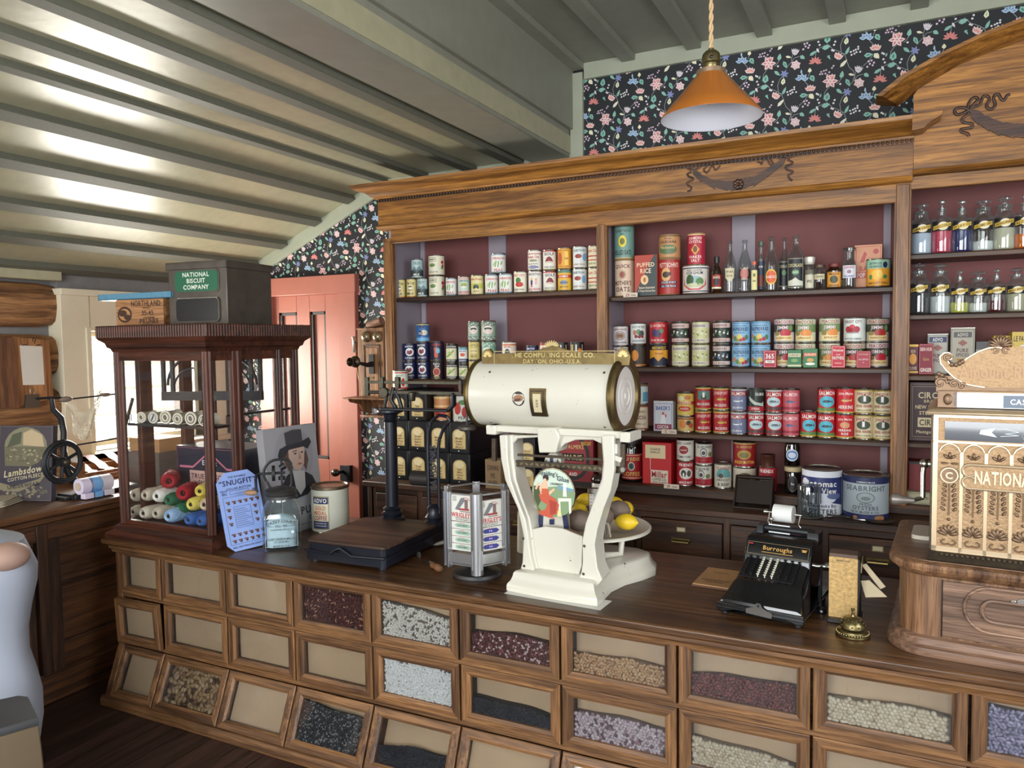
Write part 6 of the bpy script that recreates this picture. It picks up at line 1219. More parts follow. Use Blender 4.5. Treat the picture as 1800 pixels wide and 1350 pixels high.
# dark blue carton behind the yarn
p0 = P(312, 850, Y=2.56); z1_ = P(312, 783, Y=2.56).z; xb_ = cx1-.06
t = thing('carton', 'dark blue and pink lettered carton standing behind the yarn balls', 'box', ((p0.x+xb_)/2, 2.56, zfl), 0)
w = xb_-p0.x; h = z1_-zfl; mb = MB(); mb.box(-w/2, w/2, 0, .22, 0, h, col((30, 34, 52), .5, name='card')); mb.obj('box_body', t, bevel=.002)
mb = MB(); paint(mb, flatmap((0, -.0004, 0), (1, 0, 0), (0, 0, 1), .0003), w/2, h, [('f', -.97, .02, .97, .98, (170, 100, 120)), ('p', [(-.9, .72), (-.5, .72), (0, .95), (.5, .72), (.9, .72), (.9, .69), (.5, .69), (0, .92), (-.5, .69), (-.9, .69)], (190, 110, 130)), ('t', 'Elastic', 0, .78, .07, (190, 200, 220), .7), ('p', [(-.6, .66), (-.6, .46), (.6, .46), (.6, .66)], (196, 160, 150)), ('t', 'TRUE SEASONS', 0, .58, .07, (70, 40, 50), 1.1), ('t', 'TAILOR MADE', 0, .50, .045, (50, 40, 50), .8), ('t', 'Wool Undergarments', 0, .38, .06, (170, 70, 80), 1.5)], full=1, step=None); mb.obj('printed_front', t, smooth=None)

# ---- on top of the case
M = Matrix.Translation((-2.90, 2.405, 1.7006)) @ RZ(.10)
t = thing('biscuit_tin', 'dark metal biscuit tin with a green enamel plate on the display case', 'tin', M=M)
TM = col((92, 86, 80), .42, .55, name='worn_tin', var=.3, bump=.2, bscale=12)
w, h, dpt = .325, .272, .30
mb = MB(); mb.box(0, w, 0, dpt, 0, h, TM); mb.obj('tin_body', t, bevel=.004)
mb = MB(); mb.box(-.007, w+.007, -.007, dpt+.007, h-.0, h+.007, TM); mb.box(-.007, w+.007, -.007, -.0005, h-.026, h+.002, TM); mb.box(w+.0005, w+.007, -.007, dpt+.007, h-.026, h+.002, TM); mb.obj('lid', t, bevel=.002)
def rrect(u0, v0, u1, v1, c, n=5):
 o = []
 for cx, cy, a0 in ((u1-c, v0+c, -90), (u1-c, v1-c, 0), (u0+c, v1-c, 90), (u0+c, v0+c, 180)):
  for i in range(n+1): a = math.radians(a0+90*i/n); o.append((cx+c*math.cos(a), cy+c*math.sin(a)))
 return o
mb = MB(); mb.prism(rrect(.038, .142, .288, .244, .022), 0, -.004, TM); mb.prism(rrect(.044, .148, .282, .238, .02), -.003, -.006, col((24, 92, 66), .4, name='green_enamel'))
A = Art(mb, flatmap((.163, -.0062, 0), (1, 0, 0), (0, 0, 1)))
for tx, z in (('NATIONAL', .222), ('BISCUIT', .195), ('COMPANY', .167)): A.text(tx, 0, z, .019, (214, 222, 206), .20)
mb.obj('name_plate', t)
mb = MB(); mb.prism(rrect(.042, .012, .288, .122, .022), 0, -.009, TM); mb.prism(rrect(.05, .018, .28, .116, .018), -.008, -.0105, col((30, 32, 36), .25, name='dark_window'))
for i in range(40): mb.ell((.062+i*.0055, -.010, .119), .0022, SILVER, 6, 4)
mb.obj('window', t)
p0 = P(205, 572, Y=2.38); p1 = P(277, 573, Y=2.38)
CRT = wood('crate_pine', (130, 84, 52), (196, 146, 98), 0, .6, freq=.7)
t = thing('prune_crate', 'small pine crate stencilled with black prune lettering on the display case', 'crate', (p0.x, 2.38, 1.7006), .10)
w = (p1.x-p0.x)*1.03; h = P(240, 526, Y=2.38).z-1.70
mb = MB(); th = .012
mb.box(0, w, 0, th, 0, h, CRT); mb.box(0, w, .22-th, .22, 0, h, CRT); mb.box(0, th, th, .22-th, 0, h, CRT); mb.box(w-th, w, th, .22-th, 0, h, CRT); mb.box(th, w-th, th, .22-th, 0, th, CRT); mb.obj('crate_body', t, bevel=.001)
mb = MB(); BR = (62, 40, 30); paint(mb, flatmap((w/2, -.0004, 0), (1, 0, 0), (0, 0, 1), .0003), w/2, h, [('t', 'NORTHLAND', .28, .84, .20, BR, 1.25), ('t', 'BRAND', .3, .68, .06, BR, .5), ('t', '35-45', .35, .5, .16, BR, .8), ('t', 'CALIFORNIA', .4, .32, .06, BR, .9), ('t', 'PRUNES', .4, .2, .16, BR, 1.0), ('t', 'PACKING CO.', .35, .05, .06, BR, 1.0), ('e', -.62, .45, .3, .3, BR), ('e', -.62, .45, .24, .22, (170, 124, 80)), ('e', -.7, .5, .18, .12, BR), ('e', -.5, .35, .15, .1, BR)], full=1, step=None); mb.obj('stencil', t, smooth=None)
mb = MB(); BLT = col((88, 138, 164), .5, name='blue_lid', var=.15); a = P(177, 527, Y=2.34)
mb.box(-.10, .36, -.03, .26, 0, .004, BLT); mb.box(-.10, .36, -.03, -.026, 0, .028, BLT); mb.box(-.10, .36, .256, .26, 0, .028, BLT); mb.box(-.10, -.096, -.03, .26, 0, .028, BLT); mb.box(.356, .36, -.03, .26, 0, .028, BLT)
o = mb.obj('box_lid', loc=(p0.x-.01, 2.405, 1.7006+h+.0006), rz=.02); o.rotation_euler.z = .06
tag(o, 'shallow blue cardboard lid lying across the prune crate', 'lid')

# ---- SNUGFIT card leaning on the case
A0 = Vector((-2.487, 2.275, ZT+.0005))
M = Matrix.Translation(P(402, 973, Z=ZT+.0006)) @ RZ(1.22) @ RX(-.26) @ RY(-.04)
mb = MB(); CB = col((140, 164, 222), .6, name='blue_card'); w, h = .185, .335
mb.prism([(.03, 0), (w-.03, 0), (w, .03), (w, h-.04), (w-.04, h), (.04, h), (0, h-.04), (0, .03)], 0, .003, CB)
t = thing('collar_button_card', 'pale blue collar button card leaning at the display case', 'display card', M=M)
mb.obj('card', t, smooth=None); mb = MB()
A = Art(mb, flatmap((0, -.0003, 0), (1, 0, 0), (0, 0, 1), .0003)); NB = (40, 46, 84)
A.text('THE INVISIBLE', w/2, h-.022, .008, NB, .1); A.text('\u201cSNUGFIT\u201d', w/2, h-.045, .022, NB, .17); A.text('COLLAR BUTTON', w/2, h-.072, .009, NB, .11); A.text('PRICE', .025, h-.078, .007, NB, .03); A.text('10c', .025, h-.09, .012, NB, .03); A.text('10c', w-.025, h-.09, .012, NB, .03)
A.frame(.05, h-.096, w-.05, h-.080, .0012, NB); A.frame(.016, .028, w-.016, h-.105, .0012, NB); A.frame(.055, .095, w-.055, .185, .0012, NB)
for i in range(9): A.rect(.06, .102+i*.0088, w-.06-(i % 3)*.01, .105+i*.0088, (96, 110, 160))
A.text('WILL NOT PINCH OR SCRATCH', w/2, .016, .007, NB, .14)
BRN = (110, 66, 48)
for r_ in (.205, .068, .042):
 for i in range(6): A.rect(.026+i*.026, r_, .044+i*.026, r_+.006, BRN); A.ell(.037+i*.026, r_-.004, .006, .004, (60, 40, 36), 2)
for v in (.175, .145, .115):
 for u in (.024, w-.044): A.rect(u, v, u+.018, v+.006, BRN); A.ell(u+.010, v-.004, .006, .004, (60, 40, 36), 2)
mb.obj('printing', t, smooth=None)

# ---- butter churn jar
JX = P(497, 968, Y=2.47); jc = Vector((JX.x, 2.47, ZT+.0006)); hw = .079
t = thing('butter_churn', 'square glass butter churn with a black iron gear top and crank', 'butter churn', jc, .72)
JG = glass('churn_glass', (232, 240, 242), 1.4, .22)
mb = MB(); zj = .225
def sq(s, r, z, n=4):
 o = []
 for a0, sx_, sy_ in ((-90, 1, -1), (0, 1, 1), (90, -1, 1), (180, -1, -1)):
  for i in range(n+1): a = math.radians(a0+90*i/n); o.append((sx_*(s-r)+r*math.cos(a), sy_*(s-r)+r*math.sin(a), z))
 return o
rings = [sq(hw*.93, .02, 0), sq(hw, .025, .012), sq(hw, .025, .135), sq(hw*.97, .04, .165), sq(hw*.86, .07, .188), sq(hw*.74, hw*.739, .203), sq(hw*.72, hw*.719, .222)]
k = len(rings[0]); fs = [(i*k+j, i*k+(j+1) % k, (i+1)*k+(j+1) % k, (i+1)*k+j) for i in range(len(rings)-1) for j in range(k)]+[tuple(range(k))[::-1]]
mb.add([p for r_ in rings for p in r_], fs, JG); mb.obj('glass_jar', t)
mb = MB(); A = Art(mb, flatmap((0, -hw-.0006, 0), (1, 0, 0), (0, 0, 1), .0003)); G_ = (70, 80, 90)
A.frame(-.066, .02, .066, .13, .0012, (190, 206, 214)); A.text('DAZEY CHURN', 0, .128, .012, G_, .12, arc=.16); A.text('No. 40', 0, .108, .011, G_, .05); A.text('PATENTED FEB 14 22', 0, .092, .006, G_, .09)
A.text('DAZEY CHURN & MFG. CO.', 0, .052, .009, G_, .12); A.text('ST. LOUIS, MO.', 0, .04, .007, G_, .06); A.text('MADE IN U.S.A.', 0, .022, .007, G_, .07); A.ell(.045, .08, .009, .009, (150, 170, 180)); A.ell(.045, .08, .006, .006, (200, 214, 222), 2)
mb.obj('embossed_lettering', t, smooth=None)
mb = MB(); PAP = col((206, 224, 232), .5, name='crumpled_paper', var=.12, bump=.9, bscale=24);
mb.cbox(-.062, .062, -.062, .062, .012, .10, .03, PAP, seg=5); mb.ell((0, 0, .10), (.062, .062, .045), PAP, 18, 12); mb.obj('paper_inside', t)
mb = MB(); LD = col((84, 84, 84), .4, .7, name='zinc_lid'); mb.lathe([(hw*.76, .212), (hw*.86, .214), (hw*.86, .226), (hw*.80, .230), (hw*.86, .234), (hw*.80, .240), (hw*.84, .246), (hw*.7, .254), (hw*.3, .262), (.001, .264)], LD, None, 28); mb.obj('screw_lid', t)
mb = MB()
def arcp(cx, cz, r, a0, a1, y=0, n=12): return [(cx+r*math.cos(math.radians(a0+(a1-a0)*i/n)), y, cz+r*math.sin(math.radians(a0+(a1-a0)*i/n))) for i in range(n+1)]
mb.tube([(.035, 0, .25), (.045, 0, .27), (.045, 0, .36), (.035, 0, .375), (0, 0, .378)]+arcp(-.01, .32, .058, 90, 215), .0055, IR, 8)
mb.tube([(-.055, 0, .285), (-.045, 0, .262), (-.03, 0, .25)], .005, IR, 8); mb.tube([(.005, 0, .375), (.005, 0, .25)], .004, IR, 8)
mb.cyl((-.022, 0, .32), (-.034, 0, .32), .034, IR, seg=20); mb.cyl((-.09, 0, .32), (.02, 0, .32), .0055, IR, seg=10); mb.cyl((.005, 0, .29), (.005, 0, .305), .014, IR, seg=12); mb.cyl((.0, 0, .34), (.02, 0, .352), .014, IR, seg=12)
mb.obj('gear_frame', t)
mb = MB(); mb.tube([(-.09, 0, .32), (-.096, -.005, .318), (-.10, -.02, .30), (-.098, -.035, .262), (-.094, -.04, .25)], .006, IR, 8); c = mb.obj('crank', t)
mb = MB(); mb.lathe([(.004, 0), (.009, .004), (.013, .02), (.011, .045), (.005, .055), (.001, .056)], col((150, 118, 92), .5, name='worn_wood'), T(-.094, -.04, .248) @ RY(-PI/2) @ RX(-.3), 14); mb.obj('handle', c)
mb = MB(); mb.cyl((.005, 0, .25), (.005, 0, .10), .003, SILVER, seg=8); mb.obj('paddle_rod', t)

# ---- poster card box with a hatted man
Mq = Matrix.Translation((-2.455, 2.56, ZT+.0008)) @ RZ(1.50) @ RX(-.10)
fq = Frame(Mq); c0 = fq.pt(461, 756, ly=0); c1 = fq.pt(553, 741, ly=0); c3 = fq.pt(579, 930, ly=0)
t = thing('poster_box', 'grey poster board picturing a longhaired man in a black hat', 'poster', M=Mq)
h = c0.z
x0 = c0.x;
mb = MB(); PG = col((150, 148, 152), .65, name='grey_card'); mb.box(x0, c1.x, 0, .045, 0, h, PG); mb.obj('board', t, bevel=.001)
mb = MB(); A = Art(mb, flatmap(((x0+c1.x)/2+.01, -.0004, 0), (1, 0, 0), (0, 0, 1), .0003));
A.ell(0, h*.72, .12, .13, (142, 140, 146), 1, rot=.01)
hy = h*.72
A.poly([(-.09, h*.36), (-.1, h*.44), (-.06, h*.54), (-.02, h*.58), (.05, h*.56), (.1, h*.50), (.12, h*.42), (.06, h*.33), (-.02, h*.31)], (44, 44, 50), 2)
A.poly([(-.02, h*.58), (-.01, h*.42), (.015, h*.34), (.05, h*.40), (.055, h*.56)], (176, 174, 176), 3)
A.poly([(-.055, hy+.05), (-.065, hy-.02), (-.04, hy-.07), (.0, hy-.05), (.0, hy+.05)], (92, 72, 66), 3)
A.poly([(.075, hy+.02), (.085, hy-.03), (.065, hy-.08), (.04, hy-.03)], (92, 72, 66), 3)
A.poly([(-.035, hy+.04), (-.035, hy-.01), (-.01, hy-.06), (.025, hy-.075), (.055, hy-.045), (.062, hy+.0), (.065, hy+.04)], (186, 158, 146), 4)
A.poly([(.03, hy+.02), (.042, hy-.018), (.025, hy-.022)], (160, 128, 116), 5); A.ell(.006, hy+.008, .009, .004, (60, 50, 50), 5); A.ell(.048, hy+.01, .008, .004, (60, 50, 50), 5); A.ell(.028, hy-.042, .014, .004, (150, 84, 80), 5)
A.rect(-.005, hy+.018, .018, hy+.022, (90, 70, 60), 5); A.line([(-.012, hy+.018), (.016, hy+.022)], .003, (80, 60, 54), 5)
A.poly([(-.10, hy+.01), (-.085, hy+.04), (-.03, hy+.055), (.05, hy+.06), (.10, hy+.075), (.112, hy+.05), (.085, hy+.02), (.06, hy+.035), (-.03, hy+.03), (-.06, hy+.0), (-.09, hy-.01)], (50, 50, 56), 6)
A.poly([(-.045, hy+.05), (-.05, hy+.11), (.0, hy+.12), (.055, hy+.118), (.058, hy+.062)], (66, 66, 72), 7)
A.text('PURE', .07, h*.19, .034, (40, 40, 46), .13); A.text('OATS', .09, h*.11, .018, (40, 40, 46), .1); A.line([(-.1, .03), (.15, .03)], .002, (40, 40, 46))
mb.obj('printed_portrait', t, smooth=None)

# ---- ADVO coffee tin
pc = P(577, 938, Z=ZT); pc = Vector((-2.345, 2.80, ZT+.0006)); r = msize(67, P(577, 900, Y=2.72))/2*.99; h = P(577, 862, Y=2.72).z-ZT
K['advo'] = ('x', (196, 196, 180), [('r', -.82, .06, .18, .86, (60, 56, 60)), ('r', -.80, .07, .16, .85, (206, 180, 90)), ('r', -.78, .08, .14, .84, (214, 206, 180)), ('r', -.78, .68, .14, .84, NV), ('t', 'ADVO', -.32, .76, .10, WHT, .78), ('t', 'GOLD', -.32, .58, .09, (190, 90, 50), .66), ('t', 'MEDAL', -.32, .46, .09, (190, 90, 50), .78), ('t', 'COFFEE', -.32, .34, .10, (150, 40, 36), .8), ('r', -.78, .08, .14, .26, (36, 44, 90)), ('t', 'McCORD-BRADY CO.', -.32, .21, .03, WHT, .7), ('t', 'COFFEE ROASTERS', -.32, .15, .025, WHT, .7)])
t = thing('coffee_tin', 'large cream coffee tin with a navy and orange label on the front counter', 'tin', pc, .45)
for nm, me in zip(('tin_body', 'printed_label'), tin_mesh('advo', r, h)):
 o = bpy.data.objects.new(nm, me); C.objects.link(o); o.parent = t
mb = MB(); mb.lathe([(r*.98, h-.005), (r+.004, h-.003), (r+.004, h+.008), (r-.004, h+.010), (r-.008, h+.004), (.001, h+.003)], col((120, 104, 84), .35, .8, name='worn_rim'), None, 32); mb.obj('lid', t)

# ---- platform scale
c = Vector((-2.09, 2.335, ZT)); c1 = Vector((-1.706, 2.372, ZT)); rz = math.atan2(c1.y-c.y, c1.x-c.x)
Ms = Matrix.Translation(c+Vector((0, 0, .0006))) @ RZ(rz-.06); fs_ = Frame(Ms)
t = thing('platform_scale', 'black iron platform scale with an openwork lettered post and beam', 'scale', M=Ms)
BK = col((24, 27, 38), .35, .2, name='black_enamel', var=.2, bscale=30); PW = wood('platform_wood', (62, 44, 36), (110, 84, 70), 0, .45, freq=.5)
w, d = .38, .50
mb = MB(); mb.cbox(0, w, 0, d, .012, .045, .02, BK); mb.cbox(.006, w-.006, .006, d-.006, .04, .078, .02, BK); mb.cbox(-.004, w+.004, -.004, d+.004, .044, .052, .02, BK)
mb.tube([(.0, -.003, .05), (.13, -.004, .045)]+[(.13+.05*(i/8), -.006, .045+.026*math.sin(PI*i/16)) for i in range(9)]+[(.23, -.004, .045), (w, -.003, .05)], .005, BK, 6)
for x in (.03, w-.03):
 for y in (.03, d-.03): mb.cyl((x, y, 0), (x, y, .014), .02, BK, seg=12)
mb.obj('base', t, bevel=.003)
mb = MB(); mb.cbox(.004, w-.004, .004, d-.09, .0785, .092, .018, PW); mb.obj('platform', t, bevel=.003)
Yc = d-.045
b0 = fs_.pt(690, 905, ly=Yc); b1 = fs_.pt(764, 905, ly=Yc)
zt = fs_.pt(690, 722, ly=Yc).z; ra = msize(11, Ms @ b0)
xa_ = b0.x; xb_ = b1.x
mb = MB(); zb = .078
mb.lathe([(ra*2.0, zb), (ra*2.0, zb+.01), (ra*1.5, zb+.02), (ra*1.75, zb+.032), (ra*1.3, zb+.045), (ra*1.5, zb+.055), (ra, zb+.065), (ra, zt-.05), (ra*1.25, zt-.045), (ra, zt-.035), (ra*1.2, zt-.015), (ra*2.1, zt-.005), (ra*2.1, zt+.004), (.001, zt+.004)], BK, T(xa_, Yc, 0), 22); mb.obj('column', t)
mb = MB(); mb.prism(rrect(xa_-.042, zt+.002, xa_+.3, zt+.014, .004, 2), Yc-.022, Yc+.022, BK)
xe = fs_.pt(800, 722, ly=Yc).x; mb.prism([(xa_+.28, zt+.002), (xe-.03, zt+.002), (xe, zt+.03), (xe, zt+.085), (xe-.012, zt+.085), (xe-.014, zt+.035), (xe-.04, zt+.014), (xa_+.28, zt+.014)], Yc-.015, Yc+.015, BK); mb.obj('beam_shelf', t, bevel=.003)
# openwork post
mb = MB(); pl = [(xb_-.028, zb+.05), (xb_-.028, zt-.15)]; pr_ = [(xb_+.024, zb+.05), (xb_+.024, zt-.17)]
def P3(l): return [(x, Yc, z) for x, z in l]
mb.tube(P3(pl+[(xb_-.024, zt-.09), (xb_-.005, zt-.04), (xb_+.03, zt-.012), (xb_+.07, zt-.018)]), .0075, BK, 8); mb.tube(P3(pr_+[(xb_+.03, zt-.12), (xb_+.05, zt-.075), (xb_+.07, zt-.05), (xb_+.085, zt-.035), (xb_+.07, zt-.018)]), .0075, BK, 8)
mb.lathe([(.045, zb), (.045, zb+.012), (.032, zb+.02), (.04, zb+.032), (.028, zb+.05), (.03, zb+.075), (.012, zb+.09)], BK, T(xb_-.002, Yc, 0), 20)
A = Art(mb, lambda u, v, l: (xb_-.002+u, Yc-.001*l, v)); zz0 = zb+.16
for i, ch in enumerate('FAIRBANKS'):
 A.text(ch, 0, zz0+i*(zt-.13-zz0)/9, .030, (40, 42, 50), .045, rot=PI/2); A.line([(-.026, zz0-.02+i*(zt-.13-zz0)/9), (.024, zz0-.02+i*(zt-.13-zz0)/9)], .003, (40, 42, 50))
mb.obj('openwork_post', t)
mb = MB(); BM = col((82, 80, 70), .4, .85, name='old_steel', var=.3); zb1 = fs_.pt(740, 690, ly=Yc).z; zb2 = fs_.pt(740, 672, ly=Yc).z
xl_ = fs_.pt(643, 690, ly=Yc).x; xr_ = fs_.pt(812, 690, ly=Yc).x
mb.box(xl_, xr_, Yc-.004, Yc+.004, zb1-.008, zb1+.006, BM); mb.box(xl_+.01, xr_, Yc-.003, Yc+.003, zb2-.008, zb2+.005, BM); mb.box(xl_-.004, xl_+.018, Yc-.007, Yc+.007, zb1-.02, zb2+.02, BM); mb.box(xr_-.012, xr_, Yc-.006, Yc+.006, zb1, zb2+.01, BM)
mb.cyl((xl_+.02, Yc, zb1-.003), (xl_+.09, Yc, zb1-.003), .007, BM); mb.cyl((xl_+.1, Yc-.012, zb1-.003), (xl_+.1, Yc+.012, zb1-.003), .022, BM, seg=16)
mb.obj('beam', t, bevel=.001)
mb = MB()
mb.tube(P3([(xa_-.03, zt+.015), (xa_-.02, zb1-.03), (xa_-.015, zb1+.0)]), .008, IR, 8); mb.tube(P3([(xa_+.03, zt+.012), (xa_+.005, zt+.05), (xa_+.02, zb1+.02)]), .009, IR, 8); mb.tube(P3([(xa_+.06, zt+.014), (xa_+.045, zt+.06), (xa_+.03, zb1)]), .009, IR, 8)
mb.obj('pivot_stand', t)
for pxw, zc_, s in ((672, zb2, .010), (699, zb2, .011)):
 mb = MB(); x = fs_.pt(pxw, 672, ly=Yc).x; mb.box(x-s, x+s, Yc-.010, Yc+.010, zc_-.028, zc_+.022, BM); mb.obj('sliding_weight', t, bevel=.002)
mb = MB(); x = fs_.pt(728, 690, ly=Yc).x; mb.lathe([(.014, -.036), (.016, -.03), (.016, 0), (.006, .004)], BM, T(x, Yc-.02, zb1), 16); mb.obj('sliding_weight', t)
mb = MB(); xh = fs_.pt(821, 740, ly=Yc).x; zh = fs_.pt(821, 752, ly=Yc).z
mb.tube([(xr_, Yc, zb2), (xh-.01, Yc, zb2-.005), (xh, Yc, zb2-.03), (xh, Yc, zh)], .004, IR, 8); mb.ell((xh, Yc, zb2-.04), (.012, .006, .016), BM)
hg = mb.obj('weight_hanger', t)
mb = MB(); mb.lathe([(.001, zh-.012), (.03, zh-.012), (.038, zh-.006), (.038, zh+.006), (.03, zh+.01), (.005, zh+.011)], col((92, 86, 82), .5, .5, name='cast_weight'), T(xh, Yc, 0), 24); mb.obj('counterweight', t)
mb = MB(); x = fs_.pt(735, 845, ly=Yc).x; z = fs_.pt(735, 843, ly=Yc).z; mb.cyl((x-.045, Yc+.03, z), (x+.045, Yc+.03, z), .034, col((50, 46, 44), .5, .4, name='roller'), seg=20); mb.tube([(x+.03, Yc+.03, z-.03), (x+.05, Yc+.01, z-.07), (xb_-.02, Yc, z-.12)], .004, IR, 6); mb.obj('weight_drum', t)

# ---- small loose things
p = P(735, 975, Z=ZT)
t = thing('glass_vial', 'tiny clear glass vial lying beside the scale', 'vial', (p.x, p.y, ZT+.0105), -.9)
mb = MB(); mb.lathe([(.001, 0), (.006, .001), (.009, .01), (.009, .05), (.004, .056), (.004, .085)], JG, RY(PI/2), 14); mb.obj('glass', t)
p = P(768, 997, Z=ZT+.01)
t = thing('wooden_handle_tool', 'turned wooden handle with a metal ferrule lying on the counter', 'tool', (p.x+.035, p.y-.03, ZT+.0155), 2.6)
mb = MB(); mb.lathe([(.001, 0), (.010, .002), (.015, .014), (.014, .03), (.010, .045), (.013, .062), (.011, .07)], col((120, 82, 56), .45, name='turned_wood'), RY(PI/2), 16); mb.obj('handle', t)
mb = MB(); mb.lathe([(.0112, .069), (.0112, .085), (.008, .088)], SILVER, RY(PI/2), 14); mb.tube([(.088, 0, 0), (.13, 0, 0)], .0035, IR); mb.obj('ferrule', t)
p = P(772, 962, Z=ZT); q = P(745, 985, Z=ZT)
mb = MB(); mb.tube([(0, 0, .006), (.02, .004, .012), (.05, .03, .02), (.09, .035, .028)], [.006, .014, .018, .010], col((130, 126, 118), .5, name='grey_scoop'), 12, flat=.5)
tag(mb.obj('metal_scoop', loc=(p.x-.03, p.y, ZT+.001)), 'small grey curved scoop beside the chewing gum rack', 'scoop')

# ---- chewing gum rack
pc = P(838, 1006, Z=ZT); pc = Vector((-1.372, 2.463, ZT+.0006))
t = thing('gum_rack', 'chromed hexagonal chewing gum rack on a round foot', 'display rack', pc, 0)
CHR = col((206, 208, 212), .3, .95, name='chrome'); zr0 = .055; zr1 = P(838, 862, Y=2.42).z-ZT; R = .128
mb = MB(); mb.lathe([(.092, 0), (.094, .006), (.088, .016), (.05, .024), (.03, .034), (.026, .07), (.001, .07)], col((110, 110, 112), .35, .9, name='dull_chrome'), None, 32); mb.obj('round_foot', t)
a0 = math.radians(-61)
cor = [(R*math.cos(a0+i*PI/3), R*math.sin(a0+i*PI/3)) for i in range(6)]
mb = MB()
for i in range(6):
 x, y = cor[i]; a = a0+i*PI/3
 if i == 0: mb.lathe([(.023, zr0-.02), (.023, zr1), (.02, zr1+.001)], CHR, T(x*.88, y*.88, 0), 20)
 else:
  Q = RZ(a); mb.box(R-.004, R+.004, -.014, -.010, zr0, zr1, CHR, Q); mb.box(R-.004, R+.004, .010, .014, zr0, zr1, CHR, Q); mb.box(R-.012, R-.006, -.014, .014, zr0, zr1, CHR, Q)
 x2, y2 = cor[(i+1) % 6]
 for z in (zr1-.006, zr0+.01): mb.tube([(x*.95, y*.95, z), (x2*.95, y2*.95, z)], .004, CHR, 6)
mb.lathe([(.001, zr0+.01), (R*.9, zr0+.01), (R*.9, zr0+.016), (.001, zr0+.016)], CHR, RZ(a0), 6)
mb.obj('frame', t)
def gum_face(i, items, z1, z0, name, off=0):
 (x, y), (x2, y2) = cor[i], cor[(i+1) % 6]; a = Vector((x, y, 0)); b = Vector((x2, y2, 0)); d_ = (b-a).normalized(); m = (a+b)/2*.90; n = Vector((d_.y, -d_.x, 0))
 hw_ = (b-a).length*.37
 mb = MB(); M2 = Matrix.Translation(m) @ Matrix(((d_.x, -n.x, 0, 0), (d_.y, -n.y, 0, 0), (0, 0, 1, 0), (0, 0, 0, 1)))
 mb.box(-hw_, hw_, -.002, .012, z0, z1, col((208, 206, 196), .4, name='gum_carton'), M2)
 A = Art(mb, lambda u, v, l: M2 @ Vector((u, -.0022-.0003*l, v))); items(A, hw_, z0, z1); mb.obj(name, t, smooth=None)
def poster(A, w, z0, z1):
 h = z1-z0;
 A.poly([(-w*.65, z0+h*.45), (-w*.1, z0+h*.9), (w*.2, z0+h*.9), (w*.2, z0+h*.78), (-w*.35, z0+h*.42)], (110, 112, 116)); A.poly([(w*.2, z0+h*.45), (w*.2, z0+h*.85), (w*.5, z0+h*.85), (w*.5, z0+h*.45)], (120, 96, 96)); A.rect(-w*.3, z0+h*.42, w*.6, z0+h*.5, (150, 60, 60), 2); A.rect(-w*.2, z0+h*.36, w*.65, z0+h*.39, (90, 100, 96))
 A.line([(w*.1, z0+h*.92), (w*.5, z0+h*.9), (w*.65, z0+h*.8)], .002, (170, 50, 60)); A.text("WRIGLEY'S", 0, z0+h*.24, h*.17, (176, 30, 44), w*1.9); A.text('THE FLAVOR LASTS', 0, z0+h*.12, h*.045, BLK, w*1.3); A.text('AIDS TEETH BREATH', 0, z0+h*.05, h*.04, BLK, w*1.7)
 for j in range(4): A.rect(-w*.85, z0+h*(.92-.05*j), -w*.5, z0+h*(.945-.05*j), (120, 120, 120))
def packs(c1, c2, tx):
 def f(A, w, z0, z1):
  n = 4 if c1[1] > 100 else 3; h = (z1-z0)/n
  for j in range(n):
   b = z0+j*h; A.rect(-w, b, w, b+.0015, (60, 60, 60), 3); A.poly([(-w*.55, b+h*.25), (-w*.7, b+h*.55), (-w*.55, b+h*.8), (w*.5, b+h*.8), (w*.75, b+h*.5), (w*.5, b+h*.2)], c1); A.text(tx, 0, b+h*.52, h*.2, c2, w); A.text("WRIGLEY'S", -w*.05, b+h*.82, h*.12, (150, 40, 50), w)
 return f
zm = zr1-.105
for i, lab in ((5, 0), (0, 1)):
 o_ = 0 if i == 5 else .02
 gum_face(i, poster, zr1-.010-o_, zm-o_, 'gum_poster'); gum_face(i, packs((150, 176, 160), (60, 70, 60), 'SPEARMINT') if i == 5 else packs((60, 60, 130), (220, 220, 240), 'P-K'), zm-.003-o_, zr0+.06, 'gum_packs')
mb = MB()
for i in (5, 0):
 (x, y), (x2, y2) = cor[i], cor[(i+1) % 6]; m = Vector(((x+x2)/2, (y+y2)/2, 0))*.93; ang = math.atan2(y2-y, x2-x)
 Q = Matrix.Translation(m) @ RZ(ang); mb.box(-.048, .048, -.018, -.015, zr0+.02, zr0+.055, CHR, Q); mb.box(-.05, -.047, -.02, .01, zr0+.0, zr0+.07, CHR, Q); mb.box(.047, .05, -.02, .01, zr0+.0, zr0+.07, CHR, Q)
mb.obj('dispensing_tray', t)
# ---- white computing scale
Mw = Matrix.Translation((-1.018, 2.355, ZT+.0008)) @ RZ(-.06); fw = Frame(Mw)
t = thing('computing_scale', 'white enamelled computing scale with a large drum and brass trim', 'scale', M=Mw)
WE, _N, _L, _B = mat('chipped_white_enamel')
_tc = _N.new('ShaderNodeTexCoord'); _nz = _N.new('ShaderNodeTexNoise'); _nz.inputs['Scale'].default_value = 26; _nz.inputs['Detail'].default_value = 8; _nz.inputs['Roughness'].default_value = .75
_rp = _N.new('ShaderNodeValToRGB'); _rp.color_ramp.elements[0].position = .325; _rp.color_ramp.elements[1].position = .345
_rp.color_ramp.elements[0].color = lin((70, 58, 50)); _rp.color_ramp.elements[1].color = lin((208, 204, 190)); _L.new(_tc.outputs['Object'], _nz.inputs['Vector']); _L.new(_nz.outputs[0], _rp.inputs[0]); _L.new(_rp.outputs[0], _B.inputs['Base Color']); _B.inputs['Roughness'].default_value = .25; _B.inputs['Coat Weight'].default_value = .3
